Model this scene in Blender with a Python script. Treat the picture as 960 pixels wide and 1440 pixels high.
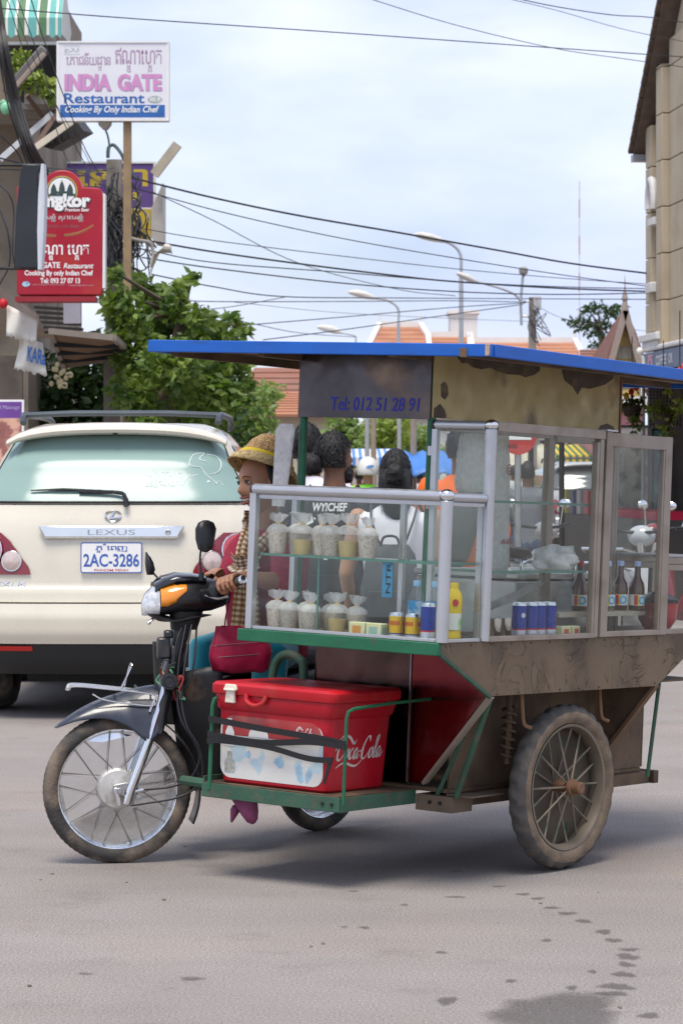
import bpy, bmesh, math, random
from mathutils import Vector, Matrix, Euler, noise
for o in list(bpy.data.objects): bpy.data.objects.remove(o)
sc = bpy.context.scene
COL = sc.collection
R = math.radians
PI = math.pi
# ---------------------------------------------------------------- camera
F, H, HY, CX = 3835.0, 1.469, 665.0, 480.0      # focal length, eye height, horizon row and centre column of the photograph
cam = bpy.data.cameras.new('camera')
cam_o = bpy.data.objects.new('camera', cam); COL.objects.link(cam_o)
cam.sensor_fit = 'VERTICAL'; cam.sensor_height = 36.0; cam.sensor_width = 24.0
cam.lens = F/1440*36
cam.shift_y = -(720-HY)/1440
cam_o.location = (0, 0, H); cam_o.rotation_euler = (R(90), 0, 0)
cam.clip_start = .1; cam.clip_end = 3000
cam.dof.use_dof = True; cam.dof.focus_distance = 10.0; cam.dof.aperture_fstop = 12
sc.camera = cam_o
# ---------------------------------------------------------------- world
SUN_EL, SUN_AZ = R(69), R(196)
w = bpy.data.worlds.new('World'); sc.world = w; w.use_nodes = True
nt = w.node_tree; nt.nodes.clear()
out = nt.nodes.new('ShaderNodeOutputWorld'); bg = nt.nodes.new('ShaderNodeBackground')
sky = nt.nodes.new('ShaderNodeTexSky'); sky.sky_type = 'NISHITA'; sky.sun_disc = False
sky.sun_elevation = SUN_EL; sky.sun_rotation = SUN_AZ; sky.air_density = 1.0; sky.dust_density = 1.2; sky.ozone_density = 1.5
tc = nt.nodes.new('ShaderNodeTexCoord'); mp = nt.nodes.new('ShaderNodeMapping')
mp.inputs['Scale'].default_value = (1, 1, 2.6); mp.inputs['Location'].default_value = (.35, .1, .22)
nz = nt.nodes.new('ShaderNodeTexNoise'); nz.inputs['Scale'].default_value = 3.2; nz.inputs['Detail'].default_value = 7; nz.inputs['Roughness'].default_value = .52
cr = nt.nodes.new('ShaderNodeValToRGB'); cr.color_ramp.elements[0].position = .36; cr.color_ramp.elements[1].position = .62
cr.color_ramp.elements[0].color = (.28, .28, .28, 1); cr.color_ramp.elements[1].color = (.97, .97, .97, 1)
nz2 = nt.nodes.new('ShaderNodeTexNoise'); nz2.inputs['Scale'].default_value = 7; nz2.inputs['Detail'].default_value = 6
cr2 = nt.nodes.new('ShaderNodeValToRGB')
cr2.color_ramp.elements[0].color = (5.6, 6.3, 8.8, 1); cr2.color_ramp.elements[1].color = (8.2, 8.6, 10.3, 1)
cr2.color_ramp.elements[0].position = .3; cr2.color_ramp.elements[1].position = .62
mx = nt.nodes.new('ShaderNodeMix'); mx.data_type = 'RGBA'
L = nt.links.new
L(tc.outputs['Generated'], mp.inputs['Vector']); L(mp.outputs[0], nz.inputs['Vector']); L(mp.outputs[0], nz2.inputs['Vector'])
L(nz.outputs['Fac'], cr.inputs[0]); L(nz2.outputs['Fac'], cr2.inputs[0])
L(cr.outputs[0], mx.inputs['Factor']); L(sky.outputs[0], mx.inputs['A']); L(cr2.outputs[0], mx.inputs['B'])
L(mx.outputs['Result'], bg.inputs[0]); bg.inputs[1].default_value = .1
L(bg.outputs[0], out.inputs[0])
# ---------------------------------------------------------------- sun and exposure
sd = bpy.data.lights.new('sun', 'SUN'); sd.energy = 2.8; sd.angle = R(26); sd.color = (1, .93, .83)
so = bpy.data.objects.new('sun', sd); COL.objects.link(so)
sdir = Vector((math.sin(SUN_AZ)*math.cos(SUN_EL), math.cos(SUN_AZ)*math.cos(SUN_EL), math.sin(SUN_EL)))
so.rotation_euler = sdir.to_track_quat('Z', 'Y').to_euler()
vs = sc.view_settings; vs.view_transform = 'Standard'; vs.look = 'None'; vs.gamma = 1; vs.exposure = .42; vs.use_curve_mapping = False
sc.cycles.use_denoising = True
sc.cycles.max_bounces = 10; sc.cycles.transparent_max_bounces = 24; sc.cycles.caustics_reflective = False; sc.cycles.caustics_refractive = False

# ---------------------------------------------------------------- helpers
def at(px, py, Y): return Vector(((px-CX)/F*Y, Y, H-(py-HY)/F*Y))   # photo pixel at a known distance -> place in metres
def V(*a): return Vector(a)
def frame(o, x, y, z):
    m = Matrix.Identity(4)
    for i in range(3): m[i][0], m[i][1], m[i][2], m[i][3] = x[i], y[i], z[i], o[i]
    return m
def rotm(a, axis='Z', loc=(0, 0, 0)): return Matrix.Translation(loc) @ Matrix.Rotation(a, 4, axis)

class MB:
    """collects shapes for ONE mesh object"""
    def __init__(s): s.v = []; s.f = []; s.m = []; s.mi = 0
    def add(s, vs, fs, M=None):
        b = len(s.v)
        s.v += [(M @ Vector(p)) if M else Vector(p) for p in vs]
        for f in fs: s.f.append([b+i for i in f]); s.m.append(s.mi)
        return s
    def box(s, c, d, M=None, t=(1, 1)):
        x, y, z = d[0]/2, d[1]/2, d[2]/2; a, b = t
        vs = [(-x, -y, -z), (x, -y, -z), (x, y, -z), (-x, y, -z), (-x*a, -y*b, z), (x*a, -y*b, z), (x*a, y*b, z), (-x*a, y*b, z)]
        T = Matrix.Translation(c)
        return s.add(vs, [(3, 2, 1, 0), (4, 5, 6, 7), (0, 1, 5, 4), (1, 2, 6, 5), (2, 3, 7, 6), (3, 0, 4, 7)], (M @ T) if M else T)
    def bx(s, x0, x1, y0, y1, z0, z1, M=None): return s.box(((x0+x1)/2, (y0+y1)/2, (z0+z1)/2), (abs(x1-x0), abs(y1-y0), abs(z1-z0)), M)
    def bar(s, p0, p1, a, b=None, up=(0, 0, 1)):
        p0, p1 = Vector(p0), Vector(p1); d = p1-p0; l = d.length; z = d/l; u = Vector(up)
        if abs(u.dot(z)) > .98: u = Vector((0, 1, 0))
        x = u.cross(z).normalized(); y = z.cross(x)
        return s.box((0, 0, l/2), (a, b or a, l), frame(p0, x, y, z))
    def tube(s, pts, r, n=8, closed=False, cap=True, flat=1.0):
        P = [Vector(p) for p in pts]; N = len(P)
        rr = r if isinstance(r, (list, tuple)) else [r]*N
        vs, fs = [], []; x = None
        for i in range(N):
            if closed: t = P[(i+1) % N]-P[i-1]
            else: t = P[min(i+1, N-1)]-P[max(i-1, 0)]
            t = t.normalized() if t.length > 1e-9 else Vector((0, 0, 1))
            if x is None:
                a = Vector((0, 0, 1)) if abs(t.z) < .9 else Vector((1, 0, 0)); x = a.cross(t).normalized()
            x = (x-t*x.dot(t)).normalized(); y = t.cross(x)
            for k in range(n):
                a = 2*PI*k/n; vs.append(P[i]+(x*math.cos(a)+y*math.sin(a)*flat)*rr[i])
        for i in range(N if closed else N-1):
            j = (i+1) % N
            for k in range(n): fs.append((i*n+k, i*n+(k+1) % n, j*n+(k+1) % n, j*n+k))
        if cap and not closed: fs += [list(range(n))[::-1], list(range((N-1)*n, N*n))]
        return s.add(vs, fs)
    def lathe(s, prof, n=20, M=None, a0=0, a1=2*PI, cap=True):
        vs, fs = [], []; full = abs(a1-a0-2*PI) < 1e-6; m = n if full else n+1
        for r, z in prof:
            for k in range(m): a = a0+(a1-a0)*k/n; vs.append((r*math.cos(a), r*math.sin(a), z))
        for i in range(len(prof)-1):
            for k in range(n): j = (k+1) % m; fs.append((i*m+k, i*m+j, (i+1)*m+j, (i+1)*m+k))
        if cap and full:
            if prof[0][0] > 1e-6: fs.append(list(range(m))[::-1])
            if prof[-1][0] > 1e-6: fs.append(list(range((len(prof)-1)*m, len(prof)*m)))
        return s.add(vs, fs, M)
    def prism(s, poly, z0, z1, M=None):
        n = len(poly); vs = [(x, y, z0) for x, y in poly]+[(x, y, z1) for x, y in poly]
        fs = [list(range(n))[::-1], list(range(n, 2*n))]+[(i, (i+1) % n, n+(i+1) % n, n+i) for i in range(n)]
        return s.add(vs, fs, M)
    def ell(s, c, r, n=12, M=None):
        vs, fs = [], []; h = max(5, n//2+1)
        for i in range(h+1):
            p = PI*i/h
            for k in range(n): a = 2*PI*k/n; vs.append((c[0]+r[0]*math.sin(p)*math.cos(a), c[1]+r[1]*math.sin(p)*math.sin(a), c[2]+r[2]*math.cos(p)))
        for i in range(h):
            for k in range(n): fs.append((i*n+k, (i+1)*n+k, (i+1)*n+(k+1) % n, i*n+(k+1) % n))
        return s.add(vs, fs, M)
    def torus(s, Rr, r, n=32, m=8, M=None, fl=1.0):
        vs, fs = [], []
        for i in range(n):
            a = 2*PI*i/n
            for k in range(m): b = 2*PI*k/m; q = Rr+r*math.cos(b); vs.append((q*math.cos(a), q*math.sin(a), r*fl*math.sin(b)))
        for i in range(n):
            for k in range(m): fs.append((i*m+k, ((i+1) % n)*m+k, ((i+1) % n)*m+(k+1) % m, i*m+(k+1) % m))
        return s.add(vs, fs, M)
    def loft(s, rings, n=18, e=2.3, cap=True):
        """rings: (centre, half axis a, half axis b) super-ellipses joined into one closed skin"""
        vs, fs = [], []
        for c, a, b in rings:
            c, a, b = Vector(c), Vector(a), Vector(b)
            for k in range(n):
                t = 2*PI*k/n; cx, sy = math.cos(t), math.sin(t)
                vs.append(c+a*math.copysign(abs(cx)**(2/e), cx)+b*math.copysign(abs(sy)**(2/e), sy))
        for i in range(len(rings)-1):
            for k in range(n): fs.append((i*n+k, i*n+(k+1) % n, (i+1)*n+(k+1) % n, (i+1)*n+k))
        if cap: fs += [list(range(n))[::-1], list(range((len(rings)-1)*n, len(rings)*n))]
        return s.add(vs, fs)
    def limb(s, pts, rad, n=12):
        """rounded tapering limb"""
        P = [Vector(p) for p in pts]; d0 = (P[0]-P[1]).normalized(); d1 = (P[-1]-P[-2]).normalized()
        a = [P[0]+d0*rad[0]*k for k in (.95, .7)]; b = [P[-1]+d1*rad[-1]*k for k in (.7, .95)]
        return s.tube(a+P+b, [rad[0]*.3, rad[0]*.75]+list(rad)+[rad[-1]*.75, rad[-1]*.3], n)
    def grid(s, fn, nu, nv, flip=False):
        vs = [fn(i/nu, j/nv) for j in range(nv+1) for i in range(nu+1)]
        fs = []
        for j in range(nv):
            for i in range(nu):
                a = j*(nu+1)+i; q = (a, a+1, a+nu+2, a+nu+1); fs.append(q[::-1] if flip else q)
        return s.add(vs, fs)
    def lump(s, c, r, n=18, M=None, amp=.3, f=3.0):
        b = len(s.v); s.ell((0, 0, 0), (1, 1, 1), n)
        for i in range(b, len(s.v)):
            d = s.v[i]; q = 1+amp*noise.noise(d*f+Vector(c)*40)+amp*.5*noise.noise(d*f*2.7); p = Vector((c[0]+r[0]*d.x*q, c[1]+r[1]*d.y*q, c[2]+r[2]*d.z*q)); s.v[i] = (M @ p) if M else p
        return s
    def build(s, name, mats, parent=None, M=None, mw=None, ang=38, bevel=0, sub=0, solid=0, remesh=0, smooth=0, kind=None, label=None):
        me = bpy.data.meshes.new(name)
        vs = [M @ p for p in s.v] if M else s.v
        me.from_pydata([tuple(p) for p in vs], [], s.f)
        for m in (mats if isinstance(mats, (list, tuple)) else [mats]): me.materials.append(m)
        if any(s.m): me.polygons.foreach_set('material_index', s.m)
        if ang > 0:
            me.shade_smooth()
            if ang < 180: me.set_sharp_from_angle(angle=R(ang))
        me.update()
        o = bpy.data.objects.new(name, me); COL.objects.link(o)
        if parent is not None: o.parent = parent
        if mw is not None: o.matrix_world = mw
        if remesh:
            q = o.modifiers.new('r', 'REMESH'); q.mode = 'VOXEL'; q.voxel_size = remesh; q.use_smooth_shade = True
        if smooth:
            q = o.modifiers.new('s', 'SMOOTH'); q.iterations = smooth; q.factor = .5
        if solid:
            q = o.modifiers.new('t', 'SOLIDIFY'); q.thickness = solid; q.offset = 0
        if sub:
            q = o.modifiers.new('u', 'SUBSURF'); q.levels = sub; q.render_levels = sub
        if bevel:
            q = o.modifiers.new('b', 'BEVEL'); q.width = bevel; q.segments = 2; q.limit_method = 'ANGLE'; q.angle_limit = R(40); q.harden_normals = False
        if kind: o['kind'] = kind
        if label: o['label'] = label
        return o
def tag(o, label, cat, group=None):
    o['label'] = label; o['category'] = cat
    if group: o['group'] = group
    return o
def thing(name, label, cat, mw=None, group=None):
    o = bpy.data.objects.new(name, None); COL.objects.link(o); o.empty_display_size = .05
    if mw is not None: o.matrix_world = mw
    return tag(o, label, cat, group)
def copy_tree(o, parent=None):
    c = o.copy(); COL.objects.link(c)
    if parent is not None: c.parent = parent; c.matrix_parent_inverse = o.matrix_parent_inverse.copy()
    for ch in list(o.children): copy_tree(ch, c)
    return c
def circ(n, r, cx=0, cy=0, ry=None): return [(cx+r*math.cos(2*PI*k/n), cy+(ry or r)*math.sin(2*PI*k/n)) for k in range(n)]
def rrect(x0, x1, y0, y1, r, n=4):
    p = []
    for cx, cy, a in ((x1-r, y1-r, 0), (x0+r, y1-r, 90), (x0+r, y0+r, 180), (x1-r, y0+r, 270)):
        for k in range(n+1): t = R(a+90*k/n); p.append((cx+r*math.cos(t), cy+r*math.sin(t)))
    return p
def spline(pts, n=8):
    """Catmull-Rom through the points"""
    P = [Vector(p) for p in pts]; P = [P[0]*2-P[1]]+P+[P[-1]*2-P[-2]]; o = []
    for i in range(1, len(P)-2):
        a, b, c, d = P[i-1:i+3]
        for k in range(n):
            t = k/n; o.append(.5*((2*b)+(c-a)*t+(2*a-5*b+4*c-d)*t*t+(3*b-a-3*c+d)*t**3))
    return o+[P[-2]]

_TX = {}
def text_geo(s, bold=0, shear=0):
    k = (s, bold, shear)
    if k not in _TX:
        cu = bpy.data.curves.new('t', 'FONT'); cu.body = s; cu.offset = bold; cu.shear = shear; cu.resolution_u = 3; cu.size = 1
        o = bpy.data.objects.new('t', cu); COL.objects.link(o)
        me = bpy.data.meshes.new_from_object(o.evaluated_get(bpy.context.evaluated_depsgraph_get()))
        _TX[k] = ([v.co.copy() for v in me.vertices], [list(p.vertices) for p in me.polygons])
        bpy.data.objects.remove(o); bpy.data.curves.remove(cu); bpy.data.meshes.remove(me)
    return _TX[k]
def khmer(mb, cl, x0, y0, w, h, M=None, z=.001, bold=0):
    """Khmer set cluster by cluster: 'base' or 'base/subscript'; the subscript hangs below its base"""
    tmp = MB(); x = 0
    for c in cl:
        if c == ' ': x += .3; continue
        b, _, s = c.partition('/'); vs, fs = text_geo(b, bold, 0)
        if not vs: continue
        xa = min(p.x for p in vs); xb = max(p.x for p in vs); tmp.add([(x+p.x-xa, p.y, 0) for p in vs], fs)
        if s:
            v2, f2 = text_geo(s, bold, 0); a2 = min(p.x for p in v2); b2 = max(p.x for p in v2); yb = max(p.y for p in v2)
            tmp.add([(x+(xb-xa)/2+(p.x-(a2+b2)/2)*.62, -.06+(p.y-yb)*.5, 0) for p in v2], f2)
        x += xb-xa+.05
    X = [p.x for p in tmp.v]; Y_ = [p.y for p in tmp.v]; kx = w/(max(X)-min(X)); ky = h/(max(Y_)-min(Y_)); xa, ya = min(X), min(Y_)
    return mb.add([(x0+(p.x-xa)*kx, y0+(p.y-ya)*ky, z) for p in tmp.v], tmp.f, M)
def write(mb, s, x0, y0, w, h, M=None, z=.001, bold=0, shear=0):
    """flat lettering fitted to a rectangle of the plane M (x right, y up, z out)"""
    vs, fs = text_geo(s, bold, shear)
    if not vs: return mb
    xa = min(p.x for p in vs); xb = max(p.x for p in vs); ya = min(p.y for p in vs); yb = max(p.y for p in vs)
    kx = w/(xb-xa); ky = h/(yb-ya)
    return mb.add([(x0+(p.x-xa)*kx, y0+(p.y-ya)*ky, z) for p in vs], fs, M)

# ---------------------------------------------------------------- materials
_MT = {}
def mat(name, c, rough=.5, metal=0, var=.12, vs=6, c2=None, m2=(.5, .65), ms=4, bump=0, bs=40, coat=0, spec=.5, sheen=0, trans=0, ior=1.45, emis=0, stretch=None, rv=.1, sss=0, md=5):
    if name in _MT: return _MT[name]
    m = bpy.data.materials.new(name); m.use_nodes = True; _MT[name] = m
    N = m.node_tree.nodes; K = m.node_tree.links.new; b = N['Principled BSDF']
    tcn = N.new('ShaderNodeTexCoord'); src = tcn.outputs['Object']
    if stretch:
        q = N.new('ShaderNodeMapping'); q.inputs['Scale'].default_value = stretch; K(src, q.inputs[0]); src = q.outputs[0]
    def nz(scale, det=5):
        q = N.new('ShaderNodeTexNoise'); q.inputs['Scale'].default_value = scale; q.inputs['Detail'].default_value = det; K(src, q.inputs['Vector']); return q.outputs['Fac']
    n1 = nz(vs)
    mr = N.new('ShaderNodeMapRange'); mr.inputs[1].default_value = .25; mr.inputs[2].default_value = .75; mr.inputs[3].default_value = 1-var; mr.inputs[4].default_value = 1+var; K(n1, mr.inputs[0])
    col = N.new('ShaderNodeRGB'); col.outputs[0].default_value = (*c, 1); cs = col.outputs[0]
    if c2:
        n2 = nz(ms, md); r2 = N.new('ShaderNodeMapRange'); r2.inputs[1].default_value = m2[0]; r2.inputs[2].default_value = m2[1]; K(n2, r2.inputs[0])
        x = N.new('ShaderNodeMix'); x.data_type = 'RGBA'; K(r2.outputs[0], x.inputs['Factor']); K(cs, x.inputs['A']); x.inputs['B'].default_value = (*c2, 1); cs = x.outputs['Result']
    h = N.new('ShaderNodeVectorMath'); h.operation = 'SCALE'; K(cs, h.inputs[0]); K(mr.outputs[0], h.inputs['Scale'])
    K(h.outputs[0], b.inputs['Base Color'])
    rr = N.new('ShaderNodeMapRange'); rr.inputs[1].default_value = .3; rr.inputs[2].default_value = .7; rr.inputs[3].default_value = max(.01, rough*(1-rv)); rr.inputs[4].default_value = min(1, rough*(1+rv)); K(nz(vs*2.3), rr.inputs[0]); K(rr.outputs[0], b.inputs['Roughness'])
    b.inputs['Metallic'].default_value = metal; b.inputs['Specular IOR Level'].default_value = spec; b.inputs['IOR'].default_value = ior
    b.inputs['Coat Weight'].default_value = coat; b.inputs['Coat Roughness'].default_value = .05
    b.inputs['Sheen Weight'].default_value = sheen; b.inputs['Transmission Weight'].default_value = trans
    if sss: b.inputs['Subsurface Weight'].default_value = sss; b.inputs['Subsurface Radius'].default_value = (.012, .005, .003); b.inputs['Subsurface Scale'].default_value = 1
    if bump:
        q = N.new('ShaderNodeBump'); q.inputs['Strength'].default_value = bump; q.inputs['Distance'].default_value = .01; K(nz(bs), q.inputs['Height']); K(q.outputs[0], b.inputs['Normal'])
    if emis: b.inputs['Emission Color'].default_value = (*c, 1); b.inputs['Emission Strength'].default_value = emis
    return m
def glassm(name, tint=(.965, .985, .975), dust=.006, refl=.55, dustc=(.62, .6, .55), ds=3.0):
    """thin window glass: see-through, mirrors by Fresnel, a film of dust"""
    if name in _MT: return _MT[name]
    m = bpy.data.materials.new(name); m.use_nodes = True; _MT[name] = m
    N = m.node_tree.nodes; K = m.node_tree.links.new; N.clear()
    o = N.new('ShaderNodeOutputMaterial'); t = N.new('ShaderNodeBsdfTransparent'); t.inputs[0].default_value = (*tint, 1)
    g = N.new('ShaderNodeBsdfGlossy'); g.inputs['Roughness'].default_value = .02
    d = N.new('ShaderNodeBsdfDiffuse'); d.inputs[0].default_value = (*dustc, 1)
    fr = N.new('ShaderNodeFresnel'); ge = N.new('ShaderNodeNewGeometry'); io = N.new('ShaderNodeMapRange'); io.inputs[3].default_value = 1.5; io.inputs[4].default_value = 1/1.5; K(ge.outputs['Backfacing'], io.inputs[0]); K(io.outputs[0], fr.inputs[0])
    mu = N.new('ShaderNodeMath'); mu.operation = 'MULTIPLY'; mu.inputs[1].default_value = refl; K(fr.outputs[0], mu.inputs[0])
    tcn = N.new('ShaderNodeTexCoord'); nzn = N.new('ShaderNodeTexNoise'); nzn.inputs['Scale'].default_value = ds; nzn.inputs['Detail'].default_value = 8; nzn.inputs['Roughness'].default_value = .7; K(tcn.outputs['Object'], nzn.inputs['Vector'])
    mr = N.new('ShaderNodeMapRange'); mr.inputs[1].default_value = .35; mr.inputs[2].default_value = .75; mr.inputs[3].default_value = dust*.4; mr.inputs[4].default_value = dust*2.2; K(nzn.outputs['Fac'], mr.inputs[0])
    a = N.new('ShaderNodeMixShader'); K(mu.outputs[0], a.inputs[0]); K(t.outputs[0], a.inputs[1]); K(g.outputs[0], a.inputs[2])
    c = N.new('ShaderNodeMixShader'); K(mr.outputs[0], c.inputs[0]); K(a.outputs[0], c.inputs[1]); K(d.outputs[0], c.inputs[2])
    K(c.outputs[0], o.inputs[0]); return m
def leafm(name, c, c2, rough=.5):
    """leaf with light passing through, tint varying from clump to clump"""
    if name in _MT: return _MT[name]
    m = bpy.data.materials.new(name); m.use_nodes = True; _MT[name] = m
    N = m.node_tree.nodes; K = m.node_tree.links.new; N.clear()
    o = N.new('ShaderNodeOutputMaterial'); p = N.new('ShaderNodeBsdfPrincipled'); t = N.new('ShaderNodeBsdfTranslucent')
    tcn = N.new('ShaderNodeTexCoord'); n1 = N.new('ShaderNodeTexNoise'); n1.inputs['Scale'].default_value = 4; n1.inputs['Detail'].default_value = 6; K(tcn.outputs['Object'], n1.inputs['Vector'])
    r = N.new('ShaderNodeMapRange'); r.inputs[1].default_value = .35; r.inputs[2].default_value = .65; K(n1.outputs['Fac'], r.inputs[0])
    x = N.new('ShaderNodeMix'); x.data_type = 'RGBA'; K(r.outputs[0], x.inputs['Factor']); x.inputs['A'].default_value = (*c, 1); x.inputs['B'].default_value = (*c2, 1)
    K(x.outputs['Result'], p.inputs['Base Color']); p.inputs['Roughness'].default_value = rough
    s = N.new('ShaderNodeVectorMath'); s.operation = 'MULTIPLY'; K(x.outputs['Result'], s.inputs[0]); s.inputs[1].default_value = (1.3, 1.5, .6); K(s.outputs[0], t.inputs[0])
    a = N.new('ShaderNodeMixShader'); a.inputs[0].default_value = .35; K(p.outputs[0], a.inputs[1]); K(t.outputs[0], a.inputs[2]); K(a.outputs[0], o.inputs[0]); return m
def plasticm(name, tint=(.9, .9, .9), op=.25, c=(.85, .85, .85), rough=.25):
    """thin polythene: partly see-through, partly milky, with a sheen"""
    if name in _MT: return _MT[name]
    m = bpy.data.materials.new(name); m.use_nodes = True; _MT[name] = m
    N = m.node_tree.nodes; K = m.node_tree.links.new; N.clear()
    o = N.new('ShaderNodeOutputMaterial'); t = N.new('ShaderNodeBsdfTransparent'); t.inputs[0].default_value = (*tint, 1)
    p = N.new('ShaderNodeBsdfPrincipled'); p.inputs['Base Color'].default_value = (*c, 1); p.inputs['Roughness'].default_value = rough
    tcn = N.new('ShaderNodeTexCoord'); n1 = N.new('ShaderNodeTexNoise'); n1.inputs['Scale'].default_value = 45; n1.inputs['Detail'].default_value = 4; K(tcn.outputs['Object'], n1.inputs['Vector'])
    bp = N.new('ShaderNodeBump'); bp.inputs['Strength'].default_value = .3; bp.inputs['Distance'].default_value = .01; K(n1.outputs['Fac'], bp.inputs['Height']); K(bp.outputs[0], p.inputs['Normal'])
    r = N.new('ShaderNodeMapRange'); r.inputs[1].default_value = .3; r.inputs[2].default_value = .7; r.inputs[3].default_value = op*.75; r.inputs[4].default_value = min(1, op*1.2); K(n1.outputs['Fac'], r.inputs[0])
    tr = N.new('ShaderNodeBsdfTranslucent'); tr.inputs[0].default_value = (*c, 1); ad = N.new('ShaderNodeMixShader'); ad.inputs[0].default_value = .45; K(p.outputs[0], ad.inputs[1]); K(tr.outputs[0], ad.inputs[2])
    a = N.new('ShaderNodeMixShader'); K(r.outputs[0], a.inputs[0]); K(t.outputs[0], a.inputs[1]); K(ad.outputs[0], a.inputs[2]); K(a.outputs[0], o.inputs[0]); return m

ALU = mat('aluminium', (.52, .53, .55), .34, .75, .05, 8, rv=.25, c2=(.45, .43, .4), m2=(.62, .8), ms=9)
ALU_D = mat('dusty_aluminium', (.33, .28, .235), .5, .4, .1, 8, c2=(.23, .185, .145), m2=(.5, .75), ms=7)
CHROME = mat('chrome', (.78, .79, .8), .12, 1, .05, 10, rv=.4)
DULL = mat('dull_steel', (.42, .42, .42), .4, .9, .15, 12, c2=(.25, .2, .15), m2=(.55, .75), ms=14)
BLACKP = mat('black_plastic', (.014, .014, .016), .32, 0, .2, 9, rv=.3, c2=(.06, .052, .045), m2=(.58, .85), ms=7)
BLACKM = mat('black_matt', (.012, .012, .012), .6, 0, .2, 9)
RUBBER = mat('rubber', (.045, .042, .04), .75, 0, .15, 20, c2=(.2, .155, .115), m2=(.45, .72), ms=11, bump=.3, bs=90)
DUSTRUB = mat('dusty_rubber', (.14, .106, .076), .85, 0, .18, 18, c2=(.23, .17, .115), m2=(.4, .65), ms=12, bump=.4, bs=80)
GREENP = mat('green_paint', (.012, .115, .055), .45, 0, .2, 9, c2=(.06, .08, .05), m2=(.62, .8), ms=22, bump=.15, bs=60)
GREEND = mat('dusty_green_paint', (.035, .095, .06), .6, 0, .2, 9, c2=(.11, .095, .065), m2=(.5, .8), ms=20, bump=.2, bs=60)
MUD = mat('muddy_brown', (.135, .088, .053), .8, 0, .2, 5, c2=(.075, .05, .032), m2=(.45, .65), ms=6, bump=.3, bs=50)
WHITE = mat('white_paint', (.78, .78, .76), .45, 0, .05, 5)
PAPER = mat('white_print', (.82, .82, .8), .6, 0, .03, 5)
SKIN = mat('tan_skin', (.40, .20, .115), .48, 0, .1, 14, sss=.12, rv=.2)
SKIN2 = mat('light_tan_skin', (.42, .22, .13), .5, 0, .1, 14, sss=.1)
HAIR = mat('black_hair', (.007, .006, .006), .55, 0, .3, 30, bump=.5, bs=160, stretch=(1, 1, .15))
GLASS = glassm('case_glass')
GLASS_E = mat('glass_edge', (.12, .32, .25), .15, 0, .1, 10, trans=.4, spec=.6)
# ================================================================ road
def road_material():
    m = bpy.data.materials.new('road_asphalt'); m.use_nodes = True
    N = m.node_tree.nodes; K = m.node_tree.links.new; b = N['Principled BSDF']
    tcn = N.new('ShaderNodeTexCoord'); src = tcn.outputs['Object']
    def nz(s, d=6, r=.6):
        q = N.new('ShaderNodeTexNoise'); q.inputs['Scale'].default_value = s; q.inputs['Detail'].default_value = d; q.inputs['Roughness'].default_value = r; K(src, q.inputs['Vector']); return q.outputs['Fac']
    def ramp(f, p0, c0, p1, c1):
        q = N.new('ShaderNodeValToRGB'); e = q.color_ramp.elements; e[0].position, e[1].position = p0, p1; e[0].color, e[1].color = (*c0, 1), (*c1, 1); K(f, q.inputs[0]); return q.outputs[0]
    def mixc(f, a, bb, mode='MIX'):
        q = N.new('ShaderNodeMix'); q.data_type = 'RGBA'; q.blend_type = mode
        if isinstance(f, float): q.inputs['Factor'].default_value = f
        else: K(f, q.inputs['Factor'])
        K(a, q.inputs['A']); K(bb, q.inputs['B']); return q.outputs['Result']
    base = ramp(nz(.8, 8), .3, (.245, .222, .207), .7, (.3, .275, .259))
    sandc = N.new('ShaderNodeRGB'); sandc.outputs[0].default_value = (.31, .245, .2, 1)
    s = ramp(nz(.55, 7, .65), .5, (0, 0, 0), .72, (.6, .6, .6))
    col = mixc(s, base, sandc.outputs[0])
    grit = ramp(nz(130, 4, .6), .3, (.5, .5, .5), .7, (1.4, 1.4, 1.4))
    col = mixc(1.0, col, grit, 'MULTIPLY')
    vo = N.new('ShaderNodeTexVoronoi'); vo.inputs['Scale'].default_value = 95; K(src, vo.inputs['Vector'])
    st = ramp(vo.outputs['Distance'], .04, (1.5, 1.47, 1.42), .2, (1, 1, 1))
    col = mixc(.5, col, st, 'MULTIPLY')
    dk = ramp(nz(2.6, 6, .7), .56, (1, 1, 1), .74, (.8, .78, .77))
    col = mixc(1.0, col, dk, 'MULTIPLY')
    mp_ = N.new('ShaderNodeMapping'); mp_.inputs['Scale'].default_value = (.35, 2.2, 1); mp_.inputs['Rotation'].default_value = (0, 0, .3); K(src, mp_.inputs[0])
    ns = N.new('ShaderNodeTexNoise'); ns.inputs['Scale'].default_value = 1.3; ns.inputs['Detail'].default_value = 7; K(mp_.outputs[0], ns.inputs['Vector'])
    col = mixc(1.0, col, ramp(ns.outputs['Fac'], .35, (.95, .945, .94), .68, (1.05, 1.045, 1.04)), 'MULTIPLY')
    K(col, b.inputs['Base Color']); b.inputs['Roughness'].default_value = .82; b.inputs['Specular IOR Level'].default_value = .3
    bp = N.new('ShaderNodeBump'); bp.inputs['Strength'].default_value = .5; bp.inputs['Distance'].default_value = .006; K(nz(170, 3), bp.inputs['Height']); K(bp.outputs[0], b.inputs['Normal'])
    return m
mb = MB(); mb.add([(-400, -40, 0), (400, -40, 0), (400, 900, 0), (-400, 900, 0)], [(0, 1, 2, 3)])
road = mb.build('road', road_material()); road['kind'] = 'structure'
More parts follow.
